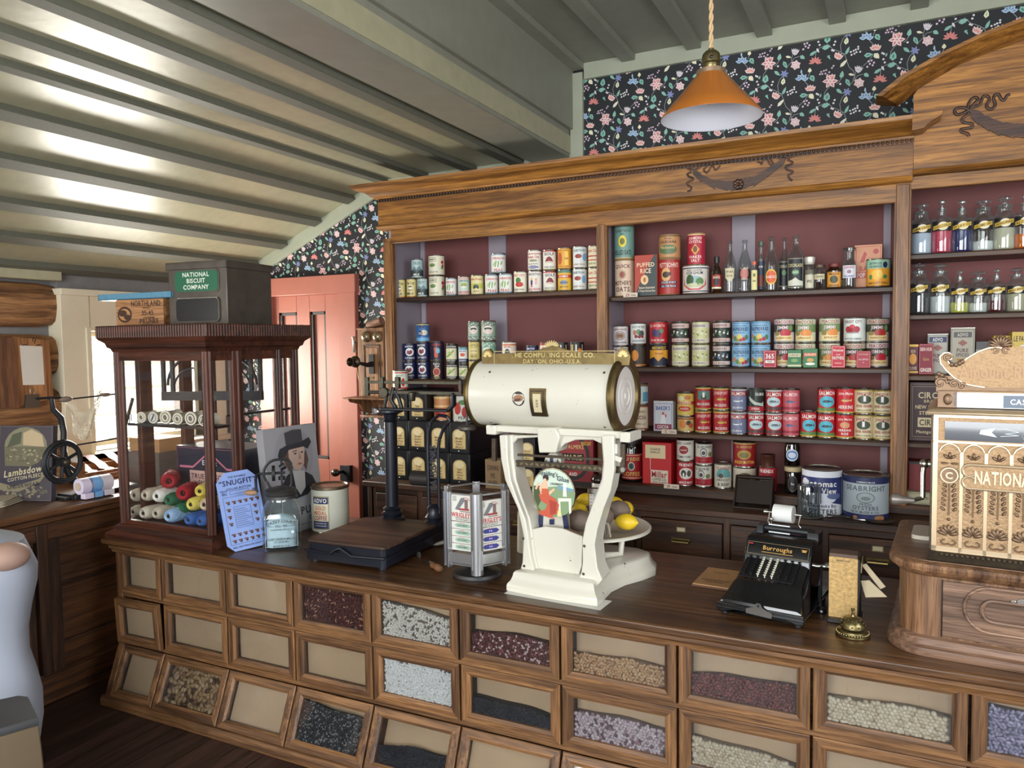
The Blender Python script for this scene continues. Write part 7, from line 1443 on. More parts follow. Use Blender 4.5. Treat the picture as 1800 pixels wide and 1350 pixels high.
BR2 = col((116, 100, 66), .38, .9, name='aged_brass', var=.35, bscale=30); DKM = col((78, 68, 56), .45, .7, name='dark_metal', var=.3)
mb = MB()
out = [(-.172, -.02), (-.05, -.028), (.06, -.028), (.172, -.02), (.168, .05), (.16, .13), (.175, .22), (.21, .30), (.232, .38), (.21, .46), (.14, .50), (-.14, .50), (-.21, .46), (-.232, .38), (-.21, .30), (-.175, .22), (-.16, .13), (-.168, .05)]
def inset(l, d):
 n = len(l); o = []
 for i in range(n):
  a = Vector(l[i-1]); b = Vector(l[i]); c = Vector(l[(i+1) % n]); d1 = (b-a).normalized(); d2 = (c-b).normalized(); nn = (Vector((-d1.y, d1.x))+Vector((-d2.y, d2.x))).normalized(); o.append(tuple(b+nn*d))
 return o
lv = [(0, .0), (.0, .018), (.004, .026), (.014, .034), (.022, .048), (.026, .062), (.034, .068)]
rg = [[(x, y, z) for x, y in inset(out, d)] for d, z in lv]; n = len(out)
mb.add([p for r_ in rg for p in r_], [(i*n+j, i*n+(j+1) % n, (i+1)*n+(j+1) % n, (i+1)*n+j) for i in range(len(rg)-1) for j in range(n)]+[tuple(range(n))[::-1], tuple(range((len(rg)-1)*n, len(rg)*n))], WE); mb.obj('base', t, smooth=50)
s1 = 1006/380.
def W2(l, ly): return [(lambda q: (q.x, q.z))(fw.pt(800+x/s1, 580+y/s1, ly=ly)) for x, y in l]
lyf = .035
L = W2([(205, 490), (212, 600), (232, 700), (290, 830), (318, 960), (312, 1080), (296, 1140), (283, 1162), (330, 1165), (372, 1140), (350, 1060), (338, 960), (325, 880), (290, 790), (258, 700), (244, 600), (240, 490)], lyf)
Rr = W2([(680, 490), (690, 620), (682, 700), (642, 800), (606, 900), (590, 980), (592, 1080), (585, 1130), (560, 1190), (600, 1198), (650, 1205), (684, 1165), (660, 1110), (648, 1000), (660, 930), (690, 830), (722, 750), (740, 650), (738, 490)], lyf)
for lst in (L, Rr):
 mb = MB(); mb.prism(lst, lyf, lyf+.022, WE);
 # web set back behind the front flange
 cxs_ = [(lst[i][0]) for i in range(len(lst))]
 mb.prism([(p[0]*(.94)+.0, p[1]) for p in lst], lyf+.02, lyf+.10, WE); mb.obj('leg', t, bevel=.004)
mb = MB(); mb.prism(W2([(335, 932), (420, 915), (500, 925), (592, 962), (588, 1100), (565, 1170), (490, 1140), (430, 1128), (385, 1138), (352, 1160), (340, 1100)], lyf+.03), lyf+.03, lyf+.04, WE); mb.obj('front_panel', t, bevel=.002)
mb = MB()
for x, y in ((318, 970), (322, 1098), (602, 1005), (598, 1135)):
 q = fw.pt(800+x/s1, 580+y/s1, ly=lyf); mb.ell((q.x, lyf-.002, q.z), (.005, .003, .005), DKM, 8, 5)
mb.obj('rivet', t)
# drum
RD_ = .122; yd = .135
a = fw.pt(838, 690, ly=yd); b = fw.pt(1093, 700, ly=yd)
tp_ = fw.pt(960, 634, ly=yd-.03).z; zc_ = tp_-RD_+.002; xl_, xr_ = a.x+.034, b.x+.0
mb = MB(); mb.lathe([(RD_-.004, 0), (RD_, .002), (RD_, xr_-xl_-.002), (RD_-.004, xr_-xl_)], WE, T(xl_, yd, zc_) @ RY(PI/2), 56); mb.obj('drum', t, smooth=30)
mb = MB()
mb.lathe([(RD_-.03, -.012), (RD_+.006, -.010), (RD_+.008, 0), (RD_+.004, .006)], BR2, T(xl_, yd, zc_) @ RY(PI/2), 48); mb.obj('brass_end_ring', t, smooth=30); mb = MB()
L_ = xr_-xl_
mb.lathe([(RD_+.003, L_-.006), (RD_+.009, L_), (RD_+.011, L_+.012), (RD_+.004, L_+.022), (RD_-.02, L_+.020), (RD_-.022, L_+.008)], BR2, T(xl_, yd, zc_) @ RY(PI/2), 48, cap=False)
for i in range(60):
 w = 2*PI*i/60; mb.ell((xl_+L_+.018, yd+(RD_-.004)*math.cos(w), zc_+(RD_-.004)*math.sin(w)), .0045, BR2, 6, 4)
mb.obj('brass_end_ring', t, smooth=30)
mb = MB(); mb.lathe([(.001, L_+.018), (.010, L_+.018), (.012, L_+.014), (.03, L_+.013), (.033, L_+.016), (.04, L_+.012), (.055, L_+.012), (.058, L_+.014), (.062, L_+.011), (RD_-.018, L_+.010)], col((208, 202, 196), .4, name='end_disc'), T(xl_, yd, zc_) @ RY(PI/2), 40); mb.obj('end_disc', t, smooth=30)
def dm(u, ang, e=0): return (u, yd-(RD_+e)*math.cos(ang), zc_+(RD_+e)*math.sin(ang))
def dpt(px, py):
 """point of the drum skin seen at a pixel"""
 o = fw.I @ CAM; d = fw.I.to_3x3() @ R_(px, py); oy, oz = o.y-yd, o.z-zc_
 A_ = d.y*d.y+d.z*d.z; B_ = oy*d.y+oz*d.z; k = (-B_-math.sqrt(max(0, B_*B_-A_*(oy*oy+oz*oz-RD_*RD_))))/A_; q = o+d*k
 return q.x, math.atan2(q.z-zc_, yd-q.y)
mb = MB(); u, an = dpt(946, 708)
for e, hu, ha, m in ((.006, .031, .40, BR2), (.0075, .026, .345, DKM), (.009, .02, .30, BR2), (.0098, .015, .25, col((196, 184, 150), .4, name='chart')), ):
 n = 8; vs_ = [];
 for i in range(n+1):
  w = an-ha+2*ha*i/n; vs_ += [dm(u-hu, w, e), dm(u+hu, w, e)]
 mb.add(vs_, [(2*i, 2*i+1, 2*i+3, 2*i+2) for i in range(n)], m)
 vs2 = []
 for i in range(n+1): w = an-ha+2*ha*i/n; vs2 += [dm(u-hu, w, 0), dm(u-hu, w, e), dm(u+hu, w, 0), dm(u+hu, w, e)]
 mb.add(vs2, [(4*i, 4*i+1, 4*i+5, 4*i+4) for i in range(n)]+[(4*i+2, 4*i+6, 4*i+7, 4*i+3) for i in range(n)]+[(0, 2, 3, 1), (4*n, 4*n+1, 4*n+3, 4*n+2)], m)
A = Art(mb, lambda uu, v, l: dm(u+uu, an+v/RD_, .0100+.0003*l))
for i, tx in enumerate(('25', '26', '27')): A.text(tx, 0, .009-.009*i, .006, BLK, .016)
mb.obj('price_window', t, smooth=None)
mb = MB(); u2, an2 = dpt(911, 701); A = Art(mb, lambda uu, v, l: dm(u2+uu, an2+v/RD_, .0003*l)); A.ell(0, 0, .025, .026, (44, 36, 34), 1, rot=.01); A.ell(0, .002, .02, .012, (150, 110, 80), 2, rot=.1); A.ell(-.004, -.004, .015, .005, (90, 60, 50), 3, rot=.2)
mb.obj('worn_decal', t, smooth=None)
for i, (px, py) in enumerate(((861, 654), (1062, 655), (863, 743), (1063, 751))):
 mb = MB(); u3, a3 = dpt(px, py); A = Art(mb, lambda uu, v, l: dm(u3+uu, a3+v/RD_, .0003*l)); A.ell(0, 0, .005, .005, (50, 44, 40), 1, rot=.01); mb.obj('drum_screw', t, smooth=None)
# brass crest
yp = yd-.055; q0 = fw.pt(848, 636, ly=yp); q1 = fw.pt(1106, 640, ly=yp); zt0 = fw.pt(975, 611, ly=yp).z; zb0_ = min(q0.z, q1.z)-.004; zmid = fw.pt(920, 617, ly=yp).z
cxm = (q0.x+q1.x)/2; hwp = (q1.x-q0.x)/2
crest = [(cxm-hwp, zb0_), (cxm-hwp-.004, zb0_+.03), (cxm-hwp+.006, zmid+.004), (cxm-hwp+.03, zmid+.010), (cxm-hwp+.042, zmid-.004), (cxm-hwp+.048, zmid-.010), (cxm-.10, zmid-.004), (cxm-.05, zmid+.004), (cxm-.03, zt0-.0), (cxm, zt0+.006), (cxm+.03, zt0-.0), (cxm+.05, zmid+.004), (cxm+.10, zmid-.004), (cxm+hwp-.048, zmid-.010), (cxm+hwp-.042, zmid-.004), (cxm+hwp-.03, zmid+.010), (cxm+hwp-.006, zmid+.004), (cxm+hwp+.004, zb0_+.03), (cxm+hwp, zb0_)]
mb = MB(); mb.prism(crest, yp, yp+.012, BR2)
A = Art(mb, flatmap((cxm, yp, (zb0_+zmid)/2), (1, 0, 0), (0, 0, 1), .0006)); GB_ = col((184, 166, 116), .35, .8, name='raised_brass')
A.text('THE COMPUTING SCALE CO.', 0, .010, .016, GB_, hwp*1.6); A.text('DAYTON, OHIO.-U.S.A.', 0, -.012, .014, GB_, hwp*1.25); A.frame(-hwp+.05, -.026, hwp-.05, .024, .0018, GB_)
for s in (-1, 1):
 for k in range(7):
  an_ = PI/2+(k-3)*.42; A.ell(s*(hwp-.022)+.012*math.cos(an_), .002+.016*math.sin(an_), .008, .0035, GB_, 1, rot=an_)
for k in range(9): an_ = PI/2+(k-4)*.34; A.ell(.02*math.cos(an_), .040+.012*math.sin(an_), .010, .003, GB_, 1, rot=an_)
mb.obj('brass_crest', t, bevel=.0015, smooth=30)
# casting under the drum
mb = MB(); zu = fw.pt(970, 758, ly=.06).z
mb.box(fw.pt(858, 760, ly=.06).x, fw.pt(1108, 770, ly=.06).x, .05, .16, zu-.012, zu+.012, WE)
mb.prism(W2([(380, 455), (465, 455), (485, 500), (468, 572), (390, 572), (384, 520)], .03), .03, .12, WE)
mb.prism(W2([(460, 480), (680, 490), (680, 530), (640, 512), (560, 512), (510, 530), (480, 560), (462, 560)], .06), .06, .09, WE)
mb.prism(W2([(240, 490), (390, 490), (390, 500), (290, 505), (262, 540), (240, 560)], .06), .06, .09, WE)
for lst in ((150, 195), (770, 818)):
 x0 = fw.pt(800+lst[0]/s1, 760, ly=.05).x; x1 = fw.pt(800+lst[1]/s1, 765, ly=.05).x; mb.box(x0, x1, .04, .15, zu-.022, zu+.012, WE)
mb.obj('drum_cradle', t, bevel=.004)
mb = MB()
def bar(x0, y0, x1, y1, ly, th, m, z=.006):
 a = fw.pt(800+x0/s1, 580+y0/s1, ly=ly); b = fw.pt(800+x1/s1, 580+y1/s1, ly=ly); d_ = (b-a).normalized(); n_ = Vector((-d_.z, 0, d_.x))*th
 mb.prism([(a.x-n_.x, a.z-n_.z), (b.x-n_.x, b.z-n_.z), (b.x+n_.x, b.z+n_.z), (a.x+n_.x, a.z+n_.z)], ly-z, ly+z, m)
bar(215, 615, 785, 652, .075, .011, DKM); bar(240, 578, 690, 603, .09, .004, DKM, .004)
A = Art(mb, lambda u, v, l: Vector((u, .069-.001*l, v)))
for i in range(22):
 q = fw.pt(800+(235+i*24.5)/s1, 580+(617+i*1.6)/s1, ly=.069); A.ell(q.x, q.z, .008, .0045, col((120, 108, 84), .4, .8, name='beam_relief'), 1, rot=(.5 if i % 2 else -.5))
bar(782, 530, 782, 660, .06, .008, DKM); bar(183, 505, 183, 610, .06, .008, DKM); q = fw.pt(800+782/s1, 580+650/s1, ly=.05); mb.cyl((q.x, .045, q.z), (q.x, .06, q.z), .008, SILVER)
mb.obj('weigh_beam', t)
mb = MB(); bar(750, 530, 750, 575, .05, .006, WE); bar(738, 590, 775, 605, .05, .008, WE); mb.obj('end_link', t)
# blue and white lyre column behind the sign
mb = MB(); NVb = col((34, 44, 80), .4, name='dark_blue_enamel')
mb.prism(W2([(410, 640), (420, 590), (440, 574), (470, 574), (488, 590), (498, 640), (512, 780), (520, 930), (395, 930), (400, 780)], .12), .12, .15, WE)
for l_ in ([(415, 640), (424, 600), (432, 640)], [(442, 640), (442, 590), (456, 590), (456, 640)], [(470, 640), (476, 600), (492, 640)], [(410, 625), (494, 625), (500, 650), (404, 650)], [(392, 860), (410, 860), (408, 918), (386, 918)], [(496, 840), (516, 840), (530, 925), (508, 925)], [(440, 880), (462, 880), (462, 905), (440, 905)]): mb.prism(W2(l_, .118), .114, .12, NVb)
mb.obj('lyre_column', t, bevel=.002)
# goods pan and its arm
pp = fw.pt(1036, 925, ly=.37); pz = pp.z
prd = abs(fw.pt(1142, 925, ly=.37).x-pp.x)*.97
mb = MB(); mb.lathe([(.001, pz-.010), (prd*.9, pz-.010), (prd, pz-.004), (prd, pz+.004), (prd-.006, pz+.007), (prd-.014, pz+.003), (.001, pz+.003)], WE, T(pp.x, .37, 0), 56); mb.obj('round_pan', t, smooth=35)
mb = MB(); mb.lathe([(.05, .066), (.05, .075), (.028, .085), (.022, pz-.03), (.06, pz-.014)], WE, T(pp.x-.04, .33, 0), 24)
qa = fw.pt(1050, 968, ly=.28); qb = fw.pt(1096, 970, ly=.36)
mb.tube([(pp.x-.04, .33, pz-.05), (qa.x, .27, qa.z), ((qa.x+qb.x)/2, .27, qa.z-.01), (qb.x, .33, qb.z), (qb.x+.0, .35, pz-.012)], .012, WE, 10); mb.obj('pan_support', t)
panW = Mw @ Vector((pp.x, .37, pz+.0035))

# sign hanging on the scale
cs = fw.pt(800+457/s1, 580+755/s1, ly=.012); Rs = abs(fw.pt(800+560/s1, 580+755/s1, ly=.012).x-cs.x); Rv = abs(fw.pt(800+457/s1, 580+640/s1, ly=.012).z-cs.z)
Msn = Mw @ Matrix.Translation((cs.x, .012, cs.z))
tt = thing('glue_sign', 'round picture sign of a seated woman in red hanging in the white scale', 'sign', M=Msn)
mb = MB(); cir = [(Rs*math.cos(2*PI*i/40), Rv*math.sin(2*PI*i/40)) for i in range(40)]; mb.prism(cir, 0, .006, col((40, 34, 36), .5, name='sign_edge')); mb.obj('disc', tt, smooth=30)
mb = MB(); A = Art(mb, flatmap((0, -.0002, 0), (1, 0, 0), (0, 0, 1), .0003)); sc = Rs/101.
def g(l): return [((x-457)*sc, (755-y)*sc*Rv/Rs*101/115) for x, y in l]
A.ell(0, 0, Rs*.985, Rv*.985, (190, 170, 120), 1, rot=.001); A.ell(0, 0, Rs*.96, Rv*.96, (70, 60, 60), 2, rot=.001); A.ell(0, 0, Rs*.945, Rv*.945, (196, 210, 196), 3, rot=.001)
A.poly(g([(366, 730), (420, 735), (480, 725), (550, 735), (556, 760), (550, 800), (520, 850), (480, 868), (420, 866), (375, 820), (362, 780)]), (126, 150, 110), 4)
A.poly(g([(480, 720), (550, 732), (550, 745), (480, 740)]), (110, 150, 170), 5); A.poly(g([(366, 735), (395, 730), (400, 800), (385, 830), (366, 790)]), (70, 80, 50), 5)
A.poly(g([(480, 780), (540, 775), (540, 840), (530, 850), (528, 790), (490, 795), (492, 850), (482, 850)]), (220, 222, 206), 6); A.poly(g([(505, 700), (515, 700), (520, 770), (502, 770)]), (226, 226, 214), 6)
SK = (226, 180, 150)
A.poly(g([(392, 740), (405, 712), (430, 715), (436, 745), (430, 775), (400, 775)]), SK, 7); A.poly(g([(395, 720), (380, 750), (372, 745), (388, 712)]), SK, 7); A.poly(g([(430, 760), (462, 735), (466, 742), (436, 775)]), SK, 7); A.ell(*g([(423, 700)])[0], 11*sc, 13*sc, SK, 7, rot=.01); A.ell(*g([(424, 690)])[0], 14*sc, 14*sc, (50, 36, 34), 8, rot=.01); A.ell(*g([(420, 703)])[0], 8*sc, 9*sc, SK, 9, rot=.01)
A.poly(g([(405, 742), (435, 740), (440, 768), (425, 775), (402, 765)]), (190, 90, 60), 8)
A.poly(g([(390, 770), (430, 765), (470, 785), (485, 810), (478, 850), (450, 868), (470, 880), (440, 876), (395, 866), (390, 850), (420, 840), (430, 815), (400, 800)]), (190, 84, 60), 9); A.poly(g([(440, 790), (475, 800), (470, 850), (445, 862)]), (160, 60, 46), 10); A.poly(g([(478, 840), (492, 830), (496, 862), (476, 866)]), (222, 206, 150), 10)
A.text("Spalding's", *g([(438, 668)])[0], 18*sc, (60, 80, 80), 86*sc, rot=-.05, lay=12); A.text('Glue', *g([(505, 690)])[0], 20*sc, (60, 80, 80), 60*sc, rot=-.1, lay=12); A.text('CREMENT', *g([(475, 715)])[0], 9*sc, (80, 90, 80), 60*sc, lay=12)
mb.obj('printed_picture', tt, smooth=None)

# lemons, gourds and jars on the pan
LE = col((226, 190, 40), .4, name='lemon_skin', bump=.35, bscale=120); SG = col((116, 100, 90), .8, name='brown_gourd', var=.3, bump=.4, bscale=40)
def lemon(px, py, wpx, ly, rz, lab, m=LE, name='lemon', cat='lemon', grp='lemons on the scale pan', asp=.68, lift=0):
 q = Mw @ fw.pt(px, py, ly=ly); a = msize(wpx, q)/2; b = a*asp
 z = max(q.z, panW.z+b) if lift == 0 else q.z
 mb = MB(); pr = [(.0005, -1.0), (.10, -.99), (.16, -.93), (.45, -.82), (.75, -.58), (.94, -.25), (1, .05), (.93, .35), (.72, .65), (.42, .85), (.17, .95), (.12, 1.02), (.0005, 1.04)]
 if m is SG: pr = [(.0005, -1), (.3, -.95), (.6, -.8), (.85, -.5), (1, 0), (.85, .5), (.6, .8), (.3, .95), (.0005, 1)]
 mb.lathe([(r_*b, z_*a) for r_, z_ in pr], m, RY(PI/2), 22)
 tag(mb.obj(name, loc=(q.x, q.y, z), rz=rz), lab, cat, grp)
lemon(1101, 917, 43, .30, -.05, 'bright yellow lemon alone at the right front of the pan')
lemon(1000, 888, 42, .40, .3, 'lemon behind the round sign on the pan'); lemon(946, 893, 34, .42, 1.2, 'leftmost lemon showing left of the round sign'); lemon(1018, 897, 38, .30, -.5, 'lemon right of the sign, in front')
lemon(1030, 878, 34, .50, .5, 'small lemon behind the thermometer bottle'); lemon(1078, 886, 40, .46, .2, 'lemon behind the brown gourds at the back'); lemon(1100, 893, 36, .40, -.7, 'lemon half hidden by a brown gourd on the right')
G2 = 'brown gourds on the scale pan'
for a in ((1087, 897, 42, .345, .3, 'brown wrinkled gourd leaning on a lemon'), (1058, 908, 44, .26, 1.0, 'grey brown gourd beside the right leg'), (1018, 915, 46, .22, .1, 'brown gourd between the scale legs, in front'), (1008, 905, 38, .32, .8, 'dark gourd low behind the sign')):
 lemon(*a, m=SG, name='gourd', cat='gourd', grp=G2, asp=.85)
q = Mw @ fw.pt(1060, 932, ly=.23); mb = MB(); r = .026
for k in range(14):
 a0 = k*.45; mb.tube([(r*math.cos(tt_)*math.cos(a0), r*math.cos(tt_)*math.sin(a0), r*math.sin(tt_)+.0) for tt_ in [j*PI/9 for j in range(18)]], .0022, col((150, 140, 124), .8, name='twine'), 5, closed=True)
mb.tube([(-.035, -.01, -.02), (-.02, -.03, .02), (.0, -.035, .035), (.03, -.03, .03), (.035, -.02, -.02)], .003, col((176, 166, 148), .8, name='twine2'), 6)
q.z = panW.z+r+.003; tag(mb.obj('twine_ball', loc=q), 'ball of grey twine at the front of the pan by the leg', 'twine')
q = Mw @ fw.pt(1043, 893, ly=.36); q.z = panW.z+.0006
t = thing('scale_bottle', 'small clear bottle with red and blue markings among the lemons', 'bottle', q, .2)
mb = MB(); hb = P(1043, 858, Y=q.y).z-q.z; mb.cbox(-.019, .019, -.012, .012, 0, hb*.9, .006, JG); mb.obj('glass_body', t)
mb = MB(); mb.cbox(-.013, .013, -.0125, -.0122, .01, hb*.86, .001, col((216, 214, 210), .5)); A = Art(mb, flatmap((0, -.0128, 0), (1, 0, 0), (0, 0, 1)))
for i in range(9): A.rect(-.01, .02+i*hb*.085, -.003, .022+i*hb*.085, (180, 60, 60)); A.rect(.002, .02+i*hb*.085, .010, .022+i*hb*.085, (70, 80, 130))
mb.obj('scale_label', t, smooth=None); mb = MB(); mb.cbox(-.021, .021, -.014, .014, hb*.88, hb, .006, SILVER); mb.obj('cap', t)
p = P(1051, 868, Y=3.47)
t = thing('white_jar', 'white jar with a glossy dark brown lid behind the scale leg', 'jar', (p.x, 3.50, BZ+.0008))
hh = P(1051, 834, Y=3.47).z-BZ; mb = MB(); mb.lathe([(.036, 0), (.04, .005), (.04, hh*.6), (.036, hh*.66)], col((206, 200, 190), .3, name='milk_glass'), None, 22); mb.obj('jar_body', t)
mb = MB(); mb.lathe([(.041, hh*.6), (.043, hh*.64), (.043, hh*.8), (.03, hh*.97), (.001, hh)], col((44, 26, 24), .15, name='brown_lid'), None, 22); mb.obj('lid', t)
p = P(915, 975, Z=ZT)
mb = MB(); zh = P(915, 905, Y=p.y+.04).z-ZT; mb.lathe([(.034, 0), (.036, .004), (.034, zh*.5), (.033, zh), (.028, zh+.004), (.001, zh+.002)], col((206, 200, 184), .8, name='canvas', bump=.5, bscale=30), None, 20)
tag(mb.obj('canvas_roll', loc=(p.x+.0, p.y+.05, ZT+.0006)), 'off white upright canvas roll behind the left scale leg', 'roll')

# ---- pamphlet left of the adding machine
def flat_at(px, py, z=ZT): return P(px, py, Z=z)
p = flat_at(1215, 1030); M = Matrix.Translation((p.x, p.y, ZT+.0006)) @ RZ(-.05)
t = thing('pamphlet', 'worn tan printed pamphlet lying left of the adding machine', 'booklet', M=M)
mb = MB(); mb.box(0, .15, 0, .225, 0, .006, col((96, 64, 50), .7, name='leather')); mb.obj('cover', t, bevel=.001)
mb = MB(); mb.box(.004, .135, .004, .215, .006, .010, col((176, 134, 90), .7, name='tan_page', var=.1)); A = Art(mb, flatmap((.07, .11, .0102), (1, 0, 0), (0, 1, 0), .0002))
for i, tx in enumerate(('PRESENTED BY', 'LEADING')): A.text(tx, 0, -.045-.02*i, .010, (70, 44, 34), .1)
A.line([(-.05, .07), (.05, .07)], .001, (110, 70, 50)); A.text('ALMANAC', 0, .05, .008, (90, 56, 40), .08)
mb.obj('page', t, smooth=None)

# ---- adding machine
Ma = Matrix.Translation((-.349, 2.397, ZT+.0008)) @ RZ(-.153); fa = Frame(Ma)
t = thing('adding_machine', 'black adding machine with white and black keys and a paper roll', 'adding machine', M=Ma)
EN = col((16, 17, 20), .22, 0, .6, name='black_lacquer', var=.3, bscale=8)
hw = .132
zf = fa.pt(1340, 1078, ly=0).z; zh = fa.pt(1345, 940, ly=.25).z; zk0 = fa.pt(1330, 1030, ly=.07).z
mb = MB(); mb.prism([(0, .028), (.0, zf-.004), (.34, zf+.008), (.34, .028)], -hw, hw, EN, 'yz')
mb.prism([(-hw, .014), (-hw+.02, .012), (-hw+.07, .026), (hw-.07, .026), (hw-.02, .012), (hw, .014), (hw, .04), (-hw, .04)], 0, .01, EN)
mb.box(-hw-.003, hw+.003, -.003, .345, zf-.006, zf, EN)
for x in (-hw+.02, hw-.02):
 for y in (.02, .32): mb.cyl((x, y, 0), (x, y, .03), .011, BLACK, seg=12)
mb.obj('base', t, bevel=.004)
# smooth cowl lofted along y
mb = MB(); secs = [(.004, hw-.004, zf), (.01, hw-.004, zf+.02), (.03, hw-.008, zf+.034), (.06, hw-.012, zf+.044), (.075, hw-.02, zf+.062), (.10, hw-.024, zf+.07), (.185, hw-.026, zf+.112), (.19, hw-.026, zf+.118)]
def sec(y, w, z): r_ = .018; return [(-w, y, zf-.002), (-w, y, z-r_), (-w+r_*.3, y, z-r_*.3), (-w+r_, y, z), (w-r_, y, z), (w-r_*.3, y, z-r_*.3), (w, y, z-r_), (w, y, zf-.002)]
R_s = [sec(*s) for s in secs]; n = 8
mb.add([p for r_ in R_s for p in r_], [(i*n+j, i*n+j+1, (i+1)*n+j+1, (i+1)*n+j) for i in range(len(R_s)-1) for j in range(n-1)]+[tuple(range(n))[::-1]], EN)
mb.obj('cowl', t, smooth=35)
zk = lambda y: zf+.07+(y-.10)*.5
mb = MB(); hx = hw-.022
prof = [(.185, zf+.05), (.185, zf+.118), (.215, zh-.012), (.235, zh), (.33, zh), (.34, zh-.01), (.34, zf)]
mb.prism(prof, -hx, hx, EN, 'yz'); mb.obj('head', t, bevel=.008)
mb = MB(); nrm = Vector((.0, -(zh-.012-zf-.118), .03)).normalized(); o_ = Vector((0, .1985, (zf+.118+zh-.012)/2+.004)); vd = Vector((0, .03, zh-.012-zf-.118)).normalized()
A = Art(mb, flatmap(o_-Vector((0, .0015, 0)), (1, 0, 0), vd, .0004)); L_ = (zh-.012-zf-.118); GDc = col((206, 160, 90), .4, .3, name='gilt')
A.text('Burroughs', -.0, .004, L_*.28, GDc, hx*.95); A.rect(-hx*.45, -.012, hx*.45, -.010, GDc); A.frame(-hx*.88, -L_*.42, hx*.9, L_*.40, .001, (150, 130, 100)); A.rect(-hx*.86, L_*.22, -hx*.74, L_*.30, (170, 40, 50)); A.rect(hx*.7, L_*.1, hx*.82, L_*.2, GDc); A.poly([(hx*.66, L_*.26), (hx*.86, L_*.26), (hx*.78, L_*.18), (hx*.74, L_*.18)], GDc)
mb.obj('gilt_lettering', t, smooth=None)
mb = MB(); mb.prism([(.105, zk(.105)+.001), (.19, zk(.19)+.003), (.19, zk(.19)-.01), (.105, zk(.105)-.01)], -hx+.014, hx-.035, BLACK, 'yz'); mb.obj('key_bed', t)
KW = col((206, 202, 184), .35, name='ivory_key'); KB_ = col((20, 20, 22), .3, name='black_key')
for c_ in range(8):
 x = -hx+.028+c_*.0222
 for r_ in range(9):
  y = .110+r_*.0090; z = zk(y)+.002; wht = c_ in (2, 3, 4)
  if c_ == 4 and r_ == 0 or c_ != 4 and r_ == 0 and c_ > 5: pass
  mb = MB(); mb.lathe([(.002, 0), (.002, .006), (.0046, .008), (.0048, .0105), (.003, .0112), (.001, .0108)], KW if wht else KB_, T(x-(.0012*r_ if False else 0), y, z), 10)
  o = mb.obj('key', t)
mb = MB(); mb.prism([(-.038, .022), (.040, .018), (.042, .034), (.028, .038), (.012, .046), (.006, .058), (-.006, .058), (-.012, .046), (-.028, .040), (-.038, .036)], -.004, -.0015, col((118, 114, 110), .35, .8, name='steel_plate')); mb.cyl((0, -.005, .05), (0, -.003, .05), .004, BLACK); mb.obj('front_catch', t)
mb = MB(); x = hx+.018; mb.tube([(x, .24, zf+.10), (x, .23, zf+.10), (x+.004, .20, zf+.02), (x+.01, .19, zf-.02)], .006, EN, 8); mb.cyl((x-.018, .25, zf+.10), (x+.03, .25, zf+.105), .008, SILVER); mb.ell((x+.012, .185, zf-.024), (.018, .014, .014), EN); mb.cyl((x+.01, .25, zf+.107), (x+.06, .255, zf+.110), .009, col((90, 86, 80), .5, name='handle_grip')); mb.obj('side_crank', t)
mb = MB(); q = fa.pt(1376, 903, ly=.34); qr = fa.pt(1394, 903, ly=.34); zr_ = q.z; rr = .030
mb.cyl((q.x-.03, .345, zr_), (q.x+.035, .345, zr_), rr, col((226, 226, 224), .7, name='paper'), seg=28)
pa = fa.pt(1352, 920, ly=.30); pb = fa.pt(1389, 922, ly=.30)
mb.box(pa.x, pb.x, .295, .297, zh-.004, pa.z, col((228, 230, 232), .7, name='paper2'), None); mb.obj('paper_roll', t, smooth=30)
mb = MB(); mb.cyl((q.x-.055, .345, zr_), (q.x+.062, .345, zr_), .004, SILVER); mb.cyl((q.x-.064, .345, zr_), (q.x-.052, .345, zr_), .009, SILVER)
for xx in (q.x-.045, q.x+.058): mb.tube([(xx, .345, zr_), (xx-.004, .335, zr_-.03), (xx+.004, .33, zh+.02), (xx, .33, zh-.01)], .0022, SILVER, 6)
mb.cyl((-.085, .30, zh+.014), (.09, .30, zh+.014), .012, BLACK, seg=16); mb.box(-.09, -.07, .27, .33, zh-.01, zh+.026, BLACK); mb.box(.075, .11, .27, .33, zh-.02, zh+.02, BLACK); mb.ell((-.05, .30, zh+.045), .007, SILVER); mb.tube([(-.05, .30, zh), (-.05, .30, zh+.045)], .002, SILVER)
mb.obj('carriage', t)

# ---- brass ticket box, bell
Mg = Matrix.Translation((-.116, 2.50, ZT+.0006)) @ RZ(-.02); fg = Frame(Mg)
t = thing('ticket_holder', 'tall mottled brass faced receipt holder beside the counter bell', 'receipt holder', M=Mg)
hg_ = fg.pt(1480, 980, ly=0).z; wg = fg.pt(1508, 1000, ly=0).x; xg = fg.pt(1457, 1000, ly=0).x
MB_ = col((190, 156, 100), .5, .3, name='mottled_brass', var=.35, bump=.6, bscale=90)
mb = MB(); mb.box(xg, wg, 0, .006, .012, hg_, MB_); A = Art(mb, flatmap(((xg+wg)/2, -.0002, 0), (1, 0, 0), (0, 0, 1))); A.text('FREISLACH', 0, hg_-.010, .005, (60, 40, 30), .06); mb.obj('brass_front', t, bevel=.001)
mb = MB(); mb.box(xg, wg+.006, .007, .10, .012, hg_-.004, BLACK); mb.box(xg, wg, .004, .06, hg_-.004, hg_+.010, col((90, 70, 60), .5, name='worn_top')); mb.box(xg-.002, wg+.01, -.02, .10, 0, .012, BLACK); mb.obj('metal_case', t, bevel=.002)
PP = col((206, 190, 156), .75, name='old_paper')
